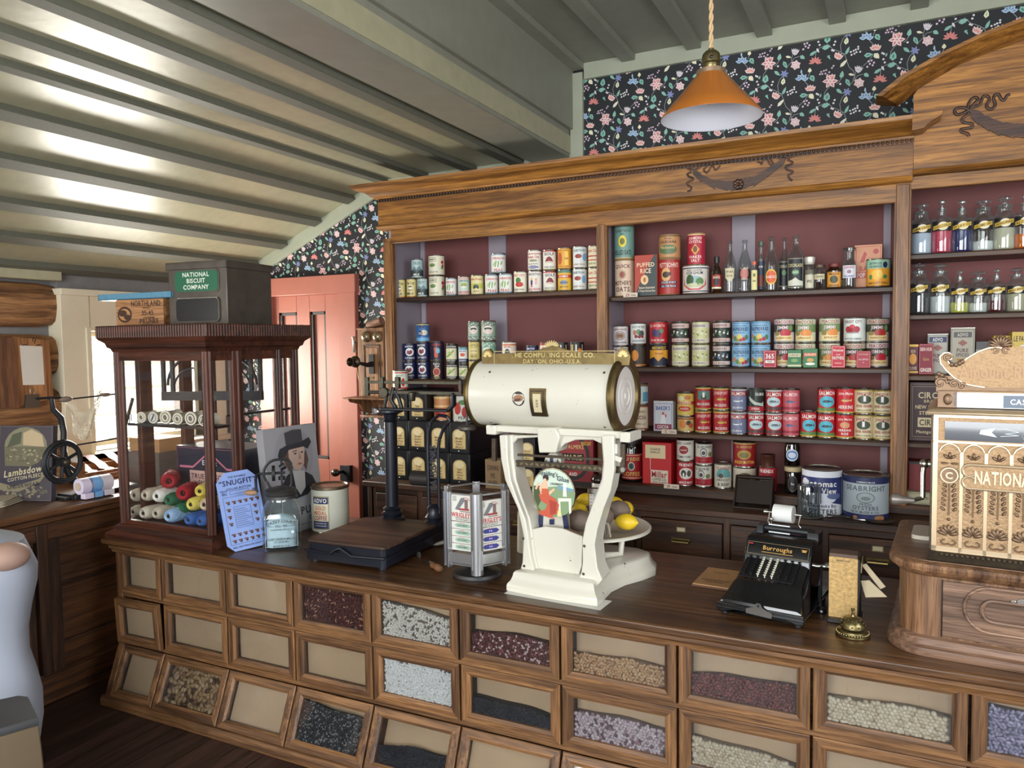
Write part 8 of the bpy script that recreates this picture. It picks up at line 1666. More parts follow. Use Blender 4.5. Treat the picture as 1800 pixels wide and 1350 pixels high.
mb = MB(); mb.box(wg+.007, wg+.009, .03, .12, hg_-.05, hg_-.02, PP); mb.prism([(wg+.006, hg_-.035), (wg+.02, hg_-.03), (wg+.075, hg_-.095), (wg+.06, hg_-.105)], .07, .072, PP); mb.prism([(wg+.006, hg_-.08), (wg+.03, hg_-.075), (wg+.08, hg_-.12), (wg+.02, hg_-.13)], .05, .052, PP)
mb.obj('paper_slips', t, smooth=None)
BRASS = col((124, 112, 76), .34, .9, name='dark_brass', var=.3, bscale=60); p = P(1498, 1122, Z=ZT); pb_ = Vector((p.x, p.y+.028, ZT+.0006))
t = thing('counter_bell', 'small ornate brass counter bell with a push button', 'bell', pb_)
mb = MB(); mb.lathe([(.044, 0), (.047, .002), (.047, .007), (.041, .010), (.040, .016), (.034, .019), (.02, .020), (.001, .02)], BRASS, None, 36)
for i in range(36): w = 2*PI*i/36; mb.ell((.044*math.cos(w), .044*math.sin(w), .010), .0032, BRASS, 6, 4)
mb.obj('base', t)
mb = MB(); mb.lathe([(.033, .022), (.0345, .024), (.034, .032), (.030, .042), (.022, .050), (.012, .054), (.006, .055)], BRASS, None, 36)
for r_ in range(3):
 for i in range(12): w = 2*PI*(i+.5*r_)/12; rr = (.0335, .030, .023)[r_]; mb.ell((rr*math.cos(w), rr*math.sin(w), (.032, .041, .049)[r_]), (.004, .004, .0022), BRASS, 6, 4)
mb.obj('bell_dome', t)
mb = MB(); mb.lathe([(.006, .054), (.005, .058), (.0035, .066), (.0045, .068), (.003, .071), (.0055, .075), (.005, .079), (.001, .080)], BRASS, None, 14); mb.obj('push_button', t)

# ---- cash register on its drawer base
Mr = Matrix.Translation((.105, 2.345, ZT+.0008)) @ RZ(-.075); fr_ = Frame(Mr)
t = thing('cash_register', 'ornate brass cash register with a crest on an oak drawer base', 'cash register', M=Mr)
RW = wood('register_oak', (92, 68, 54), (148, 116, 94), 0, .38); RWZ = wood('register_oak_upright', (90, 62, 44), (150, 112, 80), 2, .38)
XR = .60; DPT = .50; xl_ = -.075; rc = .075
path = [(XR, 0)]+[(xl_+rc-rc*math.sin(a), rc-rc*math.cos(a)) for a in [i*PI/16 for i in range(9)]]+[(xl_, DPT)]
path = path[::-1]                     # left side then front, out = left/front
zb2 = fr_.pt(1640, 1000, ly=-.03).z
mb = MB(); mb.sweep([(-.05, 0), (.028, 0), (.03, .008), (.028, .022), (.018, .028), (.016, .046), (.004, .05), (-.05, .05)], path, RW)
mb.sweep([(-.05, .045), (0, .045), (0, zb2-.03), (.004, zb2-.028), (.014, zb2-.018), (.018, zb2-.012), (.026, zb2-.01), (.028, zb2), (.024, zb2+.008), (.01, zb2+.012), (-.05, zb2+.012)], path, RWZ)
mb.prism([(x, y) for x, y in path]+[(XR, DPT)], zb2-.01, zb2+.0132, RW, 'xy'); mb.obj('drawer_base', t, smooth=30)
mb = MB(); x0 = .035; mb.box(x0-.003, x0, -.0045, .004, .052, zb2-.034, BLACK); mb.box(x0, XR, -.006, .004, .056, zb2-.036, RW)
def oval(x, z0, z1, x1, n=10):
 r_ = (z1-z0)/2; return [(x1, z0)]+[(x+r_-r_*math.sin(PI*i/n), (z0+z1)/2-r_*math.cos(PI*i/n)) for i in range(n+1)]+[(x1, z1)]
mb.tube([(x, -.007, z) for x, z in oval(.085, .085, .205, XR)], .005, RW, 8); mb.tube([(x, -.008, z) for x, z in oval(.125, .115, .172, XR)], .006, RW, 8)
mb.cyl((.215, -.008, .178), (.215, -.012, .178), .012, SILVER, seg=16); mb.cyl((.195, -.008, .178), (.195, -.011, .178), .006, SILVER, seg=12); mb.obj('cash_drawer', t, bevel=.001)
zr0 = zb2+.012; fy = .035
mb = MB(); mb.sweep([(-.02, zr0), (.03, zr0), (.034, zr0+.006), (.022, zr0+.018), (.012, zr0+.024), (-.02, zr0+.024)], [(.03, DPT-.06), (.03, fy), (XR, fy)], DKM)
for i in range(48): mb.ell((.03+i*.012, fy-.02, zr0+.019), (.005, .005, .004), DKM, 6, 4)
for i in range(26): mb.ell((.01, fy+i*.015, zr0+.019), (.005, .006, .004), DKM, 6, 4)
mb.obj('cast_plinth', t)
NB_ = col((118, 94, 72), .42, .6, name='nickel_brass', var=.18, bump=.25, bscale=60); NBD = col((162, 132, 98), .5, .5, name='brass_recess', var=.2, bump=.5, bscale=180); NBL = col((206, 182, 150), .3, .65, name='polished_brass')
zt1 = fr_.pt(1650, 728, ly=fy).z; zb1 = zr0+.024; xe = XR
xc0 = fr_.pt(1638, 900, ly=fy).x; mb = MB(); mb.box(xc0, xe, fy, DPT-.08, zb1, zt1, NBD); mb.box(xc0-.006, xc0, fy+.01, DPT-.08, zb1, zt1, DKM)
mb.sweep([(-.01, zt1), (.016, zt1), (.018, zt1+.006), (.010, zt1+.014), (-.01, zt1+.016)], [(xc0, DPT-.08), (xc0, fy), (xe, fy)], NBL); mb.obj('cabinet', t, bevel=.001)
# front relief
zg1 = fr_.pt(1660, 774, ly=fy).z; zg2 = fr_.pt(1660, 740, ly=fy).z
mb = MB(); y_ = fy-.001
def flatbar(x0, x1, z0, z1, th=.005, m=NBL): mb.box(x0, x1, fy-th, fy, z0, z1, m)
flatbar(xc0, xc0+.012, zb1, zt1); flatbar(xc0, xe, zb1, zb1+.014); flatbar(xc0, xe, zg1-.006, zg1); flatbar(xc0, xe, zt1-.008, zt1); pw = .0565
for i in range(9):
 xa_ = xc0+.012+i*pw
 if i: flatbar(xa_-.004, xa_+.004, zb1, zg1-.03)
 # arched top of every panel
 cxm = xa_+pw/2; mb.tube([(cxm+(-pw/2+.004)+ (pw-.008)*k/10, fy-.003, zg1-.028+.020*math.sin(PI*k/10)**.6) for k in range(11)], .003, NBL, 6)
 def lf(x, z, a, L=.012, w=.004): mb.ell((0, 0, 0), 1, NB_, 8, 5, T(x, fy-.003, z) @ RY(-a) @ Matrix.Diagonal((L, .004, w, 1)))
 for k in range(9): lf(cxm-.007-.0008*(9-k), zb1+.118+k*.013, 2.3, .0075, .004); lf(cxm+.007+.0008*(9-k), zb1+.118+k*.013, .85, .0075, .004)
 mb.tube([(cxm, fy-.003, zb1+.1), (cxm, fy-.003, zb1+.235)], .0018, NB_, 6); mb.ell((cxm, fy-.003, zb1+.09), .0045, NB_, 8, 5)
 for k in range(7): a = PI/2+(k-3)*.42; lf(cxm+.016*math.cos(a), zb1+.045+.018*math.sin(a), a, .014, .005)
 for s in (-1, 1): mb.tube([(cxm+s*(.008+.009*math.sin(w)), fy-.003, zb1+.026+.007*math.cos(w)) for w in [j*.6 for j in range(8)]], .0022, NB_, 6)
 for k in range(3): a = PI/2+(k-1)*.9; lf(cxm+.010*math.cos(a), zg1-.05+.010*math.sin(a), a, .010, .004)
 for s in (-1, 1): lf(cxm+s*.012, zg1-.062, 0 if s > 0 else PI, .01, .003)
 mb.ell((cxm, fy-.003, zg1-.082), .004, NB_, 8, 5)
mb.obj('relief_front', t, smooth=35)
zn = fr_.pt(1750, 840, ly=fy).z; hn = .032; xs_n = fr_.pt(1700, 840, ly=fy).x
mb = MB(); mb.prism([(xs_n+.0, zn-hn), (xe, zn-hn), (xe, zn+hn), (xs_n, zn+hn), (xs_n-.012, zn+hn*.5), (xs_n-.004, zn), (xs_n-.012, zn-hn*.5)], fy-.010, fy-.001, NBD)
for s in (-1, 1):
 mb.tube([(xe, fy-.011, zn+s*hn), (xs_n+.005, fy-.011, zn+s*hn)]+[(xs_n+.005-.016*math.sin(w), fy-.011, zn+s*(hn-.016+.016*math.cos(w))) for w in [j*.5 for j in range(1, 9)]], .004, NBL, 8)
A = Art(mb, flatmap((0, fy-.011, 0), (1, 0, 0), (0, 0, 1), .0008)); A.text('NATIONAL', xs_n+.086, zn, .034, NBL, .14)
x = xc0+.012+pw/2; mb.cyl((x, fy-.003, zn-.0), (x, fy-.009, zn), .02, NB_, seg=24); mb.tube([(x+.020*math.cos(w), fy-.009, zn+.020*math.sin(w)) for w in [j*PI/10 for j in range(20)]], .003, NBL, 6, closed=True)
A.text('C', x, zn, .018, NBL, .02)
mb.obj('name_panel', t, smooth=35)
mb = MB(); mb.box(fr_.pt(1661, 750, ly=fy).x, xe, fy-.002, fy+.001, zg1+.002, zg2+.0, col((62, 66, 74), .12, name='indicator_glass', coat=1)); A = Art(mb, flatmap((0, fy-.0022, 0), (1, 0, 0), (0, 0, 1), .0003)); LG_ = (196, 206, 216)
zi = (zg1+zg2)/2+.001
A.poly([(.115, zi+.005), (.15, zi+.012), (.14, zi), (.152, zi-.013), (.112, zi-.006)], LG_)
A.line([(.15, zi+.008), (.17, zi+.010), (.20, zi+.003), (.17, zi-.003), (.20, zi-.006), (.16, zi-.010)], .0012, LG_)
for i in range(9): A.line([(.21+i*.008+.003*math.sin(k*1.1+i), zg1+.003+k*.004) for k in range(int((zg2-zg1)/.004))], .0008, (150, 160, 172))
A.text('Dollars', .27, zg2-.010, .010, LG_, .06); A.rect(.235, zg1+.003, .30, zi+.002, (90, 94, 100), 2); A.text('18', .255, zi-.008, .014, LG_, .03)
mb.obj('amount_window', t, smooth=None)
# second tier and crest
zt2 = fr_.pt(1700, 690, ly=fy+.03).z; y2 = fy+.03
mb = MB(); x2_ = fr_.pt(1650, 700, ly=y2).x; mb.box(x2_, xe, y2, DPT-.12, zt1+.016, zt2+.004, NBD); mb.box(x2_-.003, x2_+.045, y2-.004, y2, zt1+.016, zt2+.004, NB_); mb.ell((x2_+.022, y2-.004, (zt1+zt2)/2+.01), (.012, .005, .016), NB_, 10, 6); mb.obj('upper_cabinet', t, bevel=.001)
mb = MB(); xw_ = fr_.pt(1676, 700, ly=y2).x; mb.box(xw_, xe, y2-.004, y2, zt1+.018, zt2, col((150, 168, 184), .1, name='upper_glass', coat=1)); A = Art(mb, flatmap((0, y2-.0042, 0), (1, 0, 0), (0, 0, 1), .0003)); zi = (zt1+zt2)/2+.008
A.poly([(xw_+.03, zi-.001), (xw_+.05, zi+.009), (xw_+.047, zi-.001), (xw_+.056, zi-.008)], (226, 232, 236)); A.line([(xw_+.05, zi+.006), (xw_+.07, zi+.008), (xw_+.09, zi-.002), (xw_+.06, zi-.006)], .001, (226, 232, 236)); A.rect(xw_+.115, zt1+.02, xw_+.3, zt2-.006, (96, 108, 124)); A.text('CASH', xw_+.155, zi-.001, .014, (226, 232, 236), .05, lay=2); mb.obj('upper_window', t, smooth=None)
yc = fy+.04
def cp(l): return [(lambda q: (q.x, q.z))(fr_.pt(x, y, ly=yc)) for x, y in l]
s5 = 834/210.
def cz(l): return cp([(1590+x/s5, 560+y/s5) for x, y in l])
left = cz([(860, 482), (560, 480), (480, 468), (420, 455), (350, 415), (290, 360), (252, 310), (248, 265), (275, 240), (310, 238), (335, 258), (325, 285), (300, 290), (310, 310), (350, 325), (400, 305), (440, 275), (520, 228), (590, 205), (640, 200), (680, 205)])
cxr = left[-1][0]+.17
right = [(2*cxr-x, z) for x, z in left[:-1]][::-1]
mb = MB(); mb.prism(left+[(cxr, left[-1][1]+.012)]+[(2*cxr-left[-1][0], left[-1][1])]+right, yc, yc+.014, NBD)
edge = [(x, yc-.001, z) for x, z in left[1:]]; mb.tube(edge, .0028, NBL, 6)
fc = cz([(670, 190)])[0]
for k in range(9): a = PI/2+(k-4)*.36; mb.ell((0, 0, 0), 1, NB_, 8, 5, T(fc[0]+.016*math.cos(a), yc-.003, fc[1]+.016*math.sin(a)) @ RY(-a) @ Matrix.Diagonal((.016, .005, .0045, 1)))
for s in (-1, 1): mb.tube([(fc[0]+s*(.012+.007*math.cos(w)), yc-.003, fc[1]-.012+.007*math.sin(w)) for w in [j*.6 for j in range(10)]], .0025, NB_, 6)
for (zx, zy, r_) in ((250, 450, .017), (345, 455, .013), (300, 275, .012), (400, 470, .009)):
 q = cz([(zx, zy)])[0]; mb.tube([(q[0]+r_*(1-.06*j)*math.cos(j*.5), yc-.004, q[1]+r_*(1-.06*j)*math.sin(j*.5)) for j in range(14)], .0032, NB_, 6)
for zx, zy in ((225, 410), (240, 385), (262, 395), (285, 420), (310, 440), (330, 320), (360, 322), (385, 312), (405, 300)):
 q = cz([(zx, zy)])[0]; mb.ell((q[0], yc-.003, q[1]), (.006, .005, .007), NB_, 8, 5)
q = cz([(250, 450)])[0]; mb.box(q[0]-.01, xe, yc+.001, yc+.012, zt2, q[1]+.02, NB_)
A = Art(mb, flatmap((0, yc-.0004, 0), (1, 0, 0), (0, 0, 1), .0008)); q = cz([(385, 370)])[0]; A.text('Amount Purchased', q[0]+.135, q[1], .030, col((130, 102, 76), .4, .6, name='etched'), .27)
mb.obj('crest', t, smooth=35)
mb = MB(); q = fr_.pt(1625, 815, ly=.16); k_ = fr_.pt(1622, 875, ly=.14); h0 = fr_.pt(1575, 878, ly=.12)
mb.cyl((.03, .16, q.z), (q.x, .16, q.z), .010, SILVER); mb.tube([(q.x, .16, q.z), (q.x-.003, .155, q.z-.03), (k_.x, .14, k_.z)], .007, SILVER, 10); mb.cyl(k_, (h0.x+.04, .125, h0.z), .006, SILVER); mb.ell((q.x, .16, q.z), .014, SILVER)
cr = mb.obj('crank', t); mb = MB(); mb.lathe([(.007, 0), (.009, .01), (.012, .03), (.017, .045), (.016, .058), (.001, .066)], col((130, 122, 116), .4, .4, name='grey_grip'), Matrix.Translation((h0.x+.048, .126, h0.z)) @ RY(-PI/2), 16); mb.obj('grip', cr)
mb = MB(); q = fr_.pt(1610, 925, ly=.2); mb.cbox(-.03, .06, -.03, .12, 0, .012, .02, col((196, 188, 172), .35, name='marble'))
o = mb.obj('marble_slab'); o.matrix_world = Mr @ Matrix.Translation((-.055+.03, .26, zb2+.0136)); tag(o, 'small pale stone slab beside the cash register cabinet', 'slab')
for v in o.data.vertices: v.co.x = min(v.co.x, .045)

# ---- things on the back counter near the adding machine
Yb = 3.47
p = P(1322, 895, Z=BZ)
t = thing('tape_dispenser', 'open rusty black metal stand with a tilted dark panel behind the adding machine', 'stand', (p.x, 3.53, BZ+.0006), 0)
zt_ = P(1325, 838, Y=3.53).z-BZ; hw_ = msize(31, P(1325, 870, Y=3.53)); RS = col((44, 34, 28), .5, .5, name='rusty_black')
mb = MB()
for s in (-1, 1): mb.prism([(-.05, 0), (.07, 0), (.05, zt_*.9), (.02, zt_)], s*hw_-.003, s*hw_+.003, RS, 'yz')
mb.box(-hw_, hw_, -.05, .07, 0, .008, RS); mb.prism([(-.02, .02), (-.015, .02), (.03, zt_*.85), (.025, zt_*.85)], -hw_, hw_, RS, 'yz'); mb.cyl((-hw_, .035, zt_-.01), (hw_, .035, zt_-.01), .009, RS); mb.obj('frame', t, bevel=.001)
p = P(1422, 908, Z=BZ); r = msize(19, p)
t = thing('glass_tumbler', 'upturned glass tumbler on a round saucer before the white and navy tin', 'glass', (p.x, 3.42, BZ+.0006), 0)
zt_ = P(1422, 850, Y=3.42).z-BZ; mb = MB(); mb.lathe([(r*.98, .012), (r, .014), (r*.98, zt_-.014), (r*.9, zt_-.004), (.001, zt_-.002)], glass('tumbler_glass', (176, 182, 184), 2.2, .6), None, 24); mb.obj('tumbler', t)
mb = MB(); mb.lathe([(.001, 0), (r*1.1, 0), (r*1.3, .008), (r*1.25, .012), (r*1.1, .008), (.001, .008)], col((96, 92, 86), .35, .5, name='pewter'), None, 28); mb.obj('saucer', t)
p = P(1500, 905, Z=BZ+.01); p2 = P(1540, 885, Z=BZ+.01)
t = thing('wooden_spatula', 'wooden handled spatula lying before the oyster tins', 'spatula', (p.x, 3.455, BZ+.012), .10)
mb = MB(); mb.lathe([(.006, 0), (.009, .01), (.011, .05), (.014, .09), (.010, .115), (.001, .118)], col((146, 98, 56), .5, name='handle_wood'), RY(PI/2), 14); mb.obj('handle', t)
mb = MB(); mb.prism([(0, -.004), (0, .004), (-.03, .008), (-.10, .014), (-.10, -.014), (-.03, -.008)], -.001, .001, col((70, 64, 58), .4, .7, name='blade'), 'xy'); mb.obj('blade', t)
mb = MB(); mb.lathe([(.001, 0), (.05, 0), (.058, .006), (.052, .008), (.001, .004)], col((70, 62, 54), .45, .5, name='dish'), None, 24); tag(mb.obj('small_dish', loc=(P(1560, 915, Z=BZ).x-.03, 3.455, BZ+.0006)), 'small round dark dish at the right of the wooden spatula', 'dish')

# ---- pendant lamp
YL = 2.30; pl_ = P(1250, 130, Y=YL); Mlx = pl_.x
zrim = P(1256, 207, Y=YL).z; ztop = P(1250, 128, Y=YL).z; zs_ = P(1250, 92, Y=YL).z; RL = msize(87, P(1256, 210, Y=YL))
t = thing('pendant_lamp', 'amber glass cone lamp shade hanging from the ceiling on a twisted cord', 'lamp', (Mlx, YL, zrim))
AM, N_, L__, B_ = mat('amber_glass'); B_.inputs['Base Color'].default_value = lin((162, 94, 30)); B_.inputs['Roughness'].default_value = .22; B_.inputs['Coat Weight'].default_value = .6
OPW = col((226, 226, 236), .4, name='opal_white'); H_ = ztop-zrim
mb = MB(); rt = msize(22, pl_); pr = [(RL, 0), (RL*1.0, .004), (RL*.80, H_*.30), (RL*.62, H_*.52), (rt*1.25, H_*.92), (rt, H_)]
mb.lathe(pr, AM, None, 56); mb.f.pop(); mb.m.pop(); mb.f.pop(); mb.m.pop()
n0 = len(mb.f)
mb.lathe([(rt-.004, H_-.002), (rt*1.25-.004, H_*.92-.003), (RL*.62-.004, H_*.52-.003), (RL*.80-.004, H_*.3-.003), (RL-.003, .0005), (RL, 0)], OPW, None, 56); mb.f.pop(); mb.m.pop(); mb.f.pop(); mb.m.pop()
mb.obj('glass_shade', t, smooth=50)
mb = MB(); mb.lathe([(rt+.004, H_-.010), (rt+.006, H_-.008), (rt+.006, H_+.006), (rt*.5, H_+.012)], col((150, 126, 104), .4, .7, name='gallery_ring'), None, 32); mb.obj('shade_ring', t)
mb = MB(); hs = zs_-zrim-H_; rs = rt*.72; z0 = H_+.008
mb.lathe([(rs*.75, z0), (rs*.85, z0+hs*.12), (rs*.85, z0+hs*.28), (rs*1.0, z0+hs*.34), (rs*1.0, z0+hs*.62), (rs*.92, z0+hs*.78), (rs*.6, z0+hs*.92), (rs*.3, z0+hs*.97), (rs*.3, z0+hs*1.05), (.001, z0+hs*1.06)], BRASS, None, 28); mb.ell((.006, -rs*1.0, z0+hs*.5), (.006, .003, .006), BLACK, 8, 5); mb.obj('brass_socket', t)
mb = MB(); zc0 = z0+hs; zc1 = 3.094-zrim; CRD = col((196, 164, 122), .7, name='cloth_cord'); n = 90
for s in (0, PI): mb.tube([(.0035*math.cos(i*.75+s), .0035*math.sin(i*.75+s), zc0+(zc1-zc0)*i/n) for i in range(n+1)], .0038, CRD, 6)
mb.obj('twisted_cord', t)
mb = MB(); mb.lathe([(.045, zc1-.02), (.045, zc1-.002), (.001, zc1-.002)], BRASS, None, 24); mb.obj('ceiling_rose', t)
mb = MB(); mb.ell((0, 0, H_*.55), (.026, .026, .034), col((226, 226, 220), .1, name='bulb'), 16, 10); mb.obj('bulb', t)

# ---- wall telephone
YT_ = YB-.001; x0 = P(628, 600, Y=YT_-.13).x; Mt_ = Matrix.Translation((P(652, 620, Y=3.82).x, YB-.001, 0)); ft = Frame(Mt_); TW = wood('phone_oak', (112, 74, 46), (176, 130, 88), 2, .4)
t = thing('wall_telephone', 'wooden crank wall telephone with two bells mounted between door and shelves', 'telephone', M=Mt_)
yf = -.12
def tx(x, y, ly=yf): q = ft.pt(x, y, ly=ly); return q.x, q.z
xl_, zt_ = tx(628, 578); xr_, zb_ = tx(676, 700)
mb = MB(); mb.box(xl_-.01, xr_+.01, -.012, 0, zb_-.07, zt_+.03, TW); mb.obj('backboard', t, bevel=.003)
mb = MB(); mb.box(xl_, xr_, yf, -.012, zb_, zt_, TW); mb.box(xl_-.004, xr_+.004, yf-.004, -.012, zt_-.006, zt_+.004, TW); mb.obj('case', t, bevel=.003)
mb = MB(); ax, az = tx(639, 606); bx_, bz_ = tx(670, 700);
for a in ((ax, ax+.008, bz_, az), (bx_-.008, bx_, bz_, az), (ax, bx_, az-.008, az)): mb.box(a[0], a[1], yf-.004, yf, a[2], a[3], DKW)
mb.box(ax+.018, bx_-.018, yf-.003, yf, bz_, az-.02, TW); mb.obj('door_panel', t, bevel=.001)
for px in (641, 661):
 mb = MB(); cx, cz_ = tx(px, 592, yf-.02); mb.lathe([(.034, 0), (.033, .008), (.027, .02), (.014, .028), (.001, .03)], col((150, 136, 110), .3, .8, name='bell_metal'), T(cx, yf-.002, cz_) @ RX(PI/2), 24); mb.ell((cx, yf-.033, cz_), .005, BRASS, 8, 5); mb.obj('bell', t)
mb = MB(); cx, cz_ = tx(655, 640); mb.box(cx-.018, cx+.018, yf-.014, yf-.003, cz_-.06, cz_+.06, BLACK)
ex, ez = tx(622, 636, yf-.17)
mb.tube([(cx, yf-.012, cz_), (cx-.004, yf-.05, cz_-.004), ((cx+ex)/2, yf-.12, (cz_+ez)/2), (ex, yf-.15, ez)], [.017, .014, .010, .010], BLACK, 12); mb.obj('transmitter_arm', t)
mb = MB(); mb.lathe([(.010, 0), (.030, .006), (.036, .014), (.033, .026), (.018, .034), (.018, .044), (.024, .060), (.026, .066), (.016, .056), (.010, .04)], col((70, 58, 44), .35, .8, name='bronze'), T(ex, yf-.14, ez) @ RX(PI/2) @ RY(.0), 28); mb.obj('mouthpiece', t)
mb = MB(); hx_, hz_ = tx(624, 600, -.06); mb.tube([(hx_+.02, -.06, hz_-.01), (hx_, -.06, hz_-.012), (hx_-.004, -.06, hz_+.0)], .004, BLACK); mb.lathe([(.018, 0), (.016, .01), (.010, .02), (.009, .09), (.014, .1), (.001, .102)], col((170, 166, 160), .3, .6, name='receiver'), T(hx_-.004, -.06, hz_-.07) @ RY(-.08), 16); mb.tube([(hx_+.0, -.06, hz_-.07), (hx_+.004, -.05, hz_-.2), (hx_+.03, -.03, hz_-.35)], .003, CRD, 6); mb.obj('receiver', t)
mb = MB(); ax, az = tx(602, 699, -.26); bx_, bz_ = tx(684, 698, -.26); mb.box(ax, bx_+.03, -.26, -.012, az-.008, az, TW)
for xx in (xl_+.004, xr_-.016): mb.prism([(-.24, az-.008), (-.22, az-.03), (-.13, az-.05), (-.10, az-.09), (-.06, az-.11), (-.012, az-.12), (-.012, az-.008)], xx, xx+.012, TW, 'yz')
mb.box(xl_-.01, xr_+.01, -.10, -.012, az-.135, az-.12, TW); mb.obj('writing_shelf', t, bevel=.002)
mb = MB(); cx, cz_ = tx(654, 664, yf); mb.box(cx-.014, cx+.014, yf-.006, yf-.003, cz_-.006, cz_+.006, BRASS); mb.obj('name_tag', t)
p = P(658, 570, Y=YB-.03)
mb = MB(); mb.tube([(-.05, 0, -.008), (.0, 0, .004), (.06, 0, .02)], [.020, .024, .030], wood('driftwood', (110, 72, 56), (186, 140, 112), 0, .6), 10); tag(mb.obj('carved_wood_piece', loc=p-Vector((0, .002, 0))), 'small reddish carved wood piece fixed above the telephone', 'carving')
# ================================================================ left side: log wall and side counter
TB = wood('tan_board', (128, 84, 50), (176, 126, 80), 2, .55, freq=.5)
XC = XW+.05
def wx_(x, y, X=XC): return P(x, y, X=X)
a = wx_(22, 592); b = wx_(86, 598); c_ = wx_(88, 700); d_ = wx_(28, 716)
mb = MB(); mb.prism([(a.y, a.z), (b.y, b.z+.0), (c_.y+.02, c_.z), (d_.y+.01, d_.z)], XC-.008, XC, TB, 'yz')
t = thing('clipboard', 'brown wooden clipboard with blank white paper hanging on the log wall', 'clipboard', (XC, (a.y+b.y)/2, (a.z+c_.z)/2))
o3 = t.location
def cpart(mb, n, p=t, **k): mb.v = [tuple(Vector(v)-o3) for v in mb.v]; return mb.obj(n, p, **k)
cpart(mb, 'board', bevel=.001)
mb = MB(); a = wx_(34, 607); b = wx_(74, 609); c_ = wx_(78, 676); d_ = wx_(40, 677); mb.prism([(a.y, a.z), (b.y, b.z), (c_.y, c_.z), (d_.y, d_.z)], XC+.001, XC+.002, col((214, 208, 196), .7, name='blank_paper'), 'yz'); cpart(mb, 'paper', smooth=None)
mb = MB(); a = wx_(40, 694); b = wx_(70, 715); mb.prism([(a.y, b.z), (b.y, b.z), (b.y-.01, a.z), (a.y+.01, a.z)], XC+.001, XC+.014, col((104, 96, 86), .4, .7, name='clip_steel'), 'yz'); m_ = wx_(54, 688)
mb.tube([(XC+.012, m_.y-.008, m_.z-.015), (XC+.014, m_.y-.012, m_.z+.01), (XC+.014, m_.y, m_.z+.022), (XC+.014, m_.y+.012, m_.z+.01), (XC+.012, m_.y+.008, m_.z-.015)], .0018, SILVER, 6); cpart(mb, 'bulldog_clip')
mb = MB(); u_ = wx_(56, 600); mb.tube([(XC+.004, u_.y, u_.z), (XC+.016, u_.y, u_.z+.02), (XC+.016, u_.y+.01, u_.z+.01), (XC+.004, u_.y+.01, u_.z-.01)], .002, IR, 6)
for px in (42, 66): v = wx_(px, 607); mb.tube([(XC+.003, v.y-.01, v.z), (XC+.005, v.y+.012, v.z+.004)], .002, IR, 6)
cpart(mb, 'wire_hook')
mb = MB(); a = P(-14, 592, X=XC-.004); b = P(20, 594, X=XC-.004); c_ = P(30, 717, X=XC-.004); d_ = P(2, 716, X=XC-.004)
mb.prism([(a.y, a.z), (b.y, b.z), (c_.y, c_.z), (d_.y-.03, d_.z)], XC-.004, XC+.02, wood('dark_board', (84, 52, 34), (136, 92, 60), 2, .5), 'yz'); tag(mb.obj('wall_board'), 'narrow dark wooden board on the log wall left of the clipboard', 'board')

# box display leaning at the left
a = P(2, 880, Z=ZL); b = P(85, 882, Z=ZL); ang = math.atan2(b.y-a.y, b.x-a.x)
Ml = Matrix.Translation(a+Vector((0, 0, .001))) @ RZ(ang) @ RX(-.10); fl = Frame(Ml)
w = fl.pt(90, 880, ly=0).x; h = fl.pt(50, 748, ly=0).z; x0 = fl.pt(-4, 870, ly=0).x
t = thing('underwear_box', 'dark cotton fleece underwear box standing on the side counter', 'box', M=Ml)
mb = MB(); mb.box(x0, w, 0, .03, 0, h, col((58, 52, 60), .5, name='dark_card')); mb.obj('box_body', t, bevel=.001)
mb = MB(); cxm = (x0+w)/2; ww = (w-x0)/2; A = Art(mb, flatmap((cxm, -.0004, 0), (1, 0, 0), (0, 0, 1), .0003)); U_ = lambda u: u*ww; V_ = lambda v: v*h
A.frame(-ww*.98, h*.01, ww*.98, h*.99, .002, (96, 88, 90)); A.ell(0, V_(.72), U_(.8), V_(.26), (120, 116, 92), 1, rot=.001); A.poly([(U_(-.8), V_(.72)), (U_(.8), V_(.72)), (U_(.75), V_(.58)), (U_(.2), V_(.46)), (U_(-.75), V_(.46))], (96, 92, 70), 2)
A.poly([(U_(-.1), V_(.74)), (U_(.7), V_(.72)), (U_(.6), V_(.88)), (U_(.2), V_(.95)), (U_(-.1), V_(.9))], (176, 156, 124), 3); A.poly([(U_(-.7), V_(.7)), (U_(-.2), V_(.76)), (U_(-.15), V_(.92)), (U_(-.5), V_(.88))], (70, 76, 56), 4)
rnd = random.Random(5)
for i in range(60): A.ell(U_(rnd.uniform(-.7, .7)), V_(rnd.uniform(.5, .68)), U_(.05), V_(.012), rnd.choice([(150, 144, 116), (84, 80, 60), (120, 114, 90)]), 5, rot=rnd.uniform(-.4, .4))
for i in range(50): A.ell(U_(rnd.uniform(-.85, .85)), V_(rnd.uniform(.05, .2)), U_(.06), V_(.014), rnd.choice([(110, 104, 84), (84, 80, 66), (130, 122, 96)]), 3, rot=rnd.uniform(-.6, .6))
A.poly([(U_(-1), V_(.28)), (U_(-.3), V_(.34)), (U_(1), V_(.56)), (U_(1), V_(.46)), (U_(.2), V_(.26)), (U_(-1), V_(.2))], (44, 42, 58), 6)
A.text('Lambsdown', 0, V_(.40), V_(.085), (186, 176, 140), ww*1.85, rot=.17, sh=.25, lay=7); A.text('COTTON FLEECE', .005, V_(.315), V_(.045), (176, 166, 134), ww*1.4, rot=.17, lay=7)
A.poly([(U_(-.95), V_(.24)), (U_(-.4), V_(.19)), (U_(.5), V_(.29)), (U_(.95), V_(.42)), (U_(.6), V_(.26)), (U_(-.2), V_(.12)), (U_(-.9), V_(.14))], (120, 112, 90), 8); A.text('UNDERWEAR', -.005, V_(.205), V_(.05), (40, 38, 44), ww*1.2, rot=.14, lay=9)
mb.obj('printed_front', t, smooth=None)
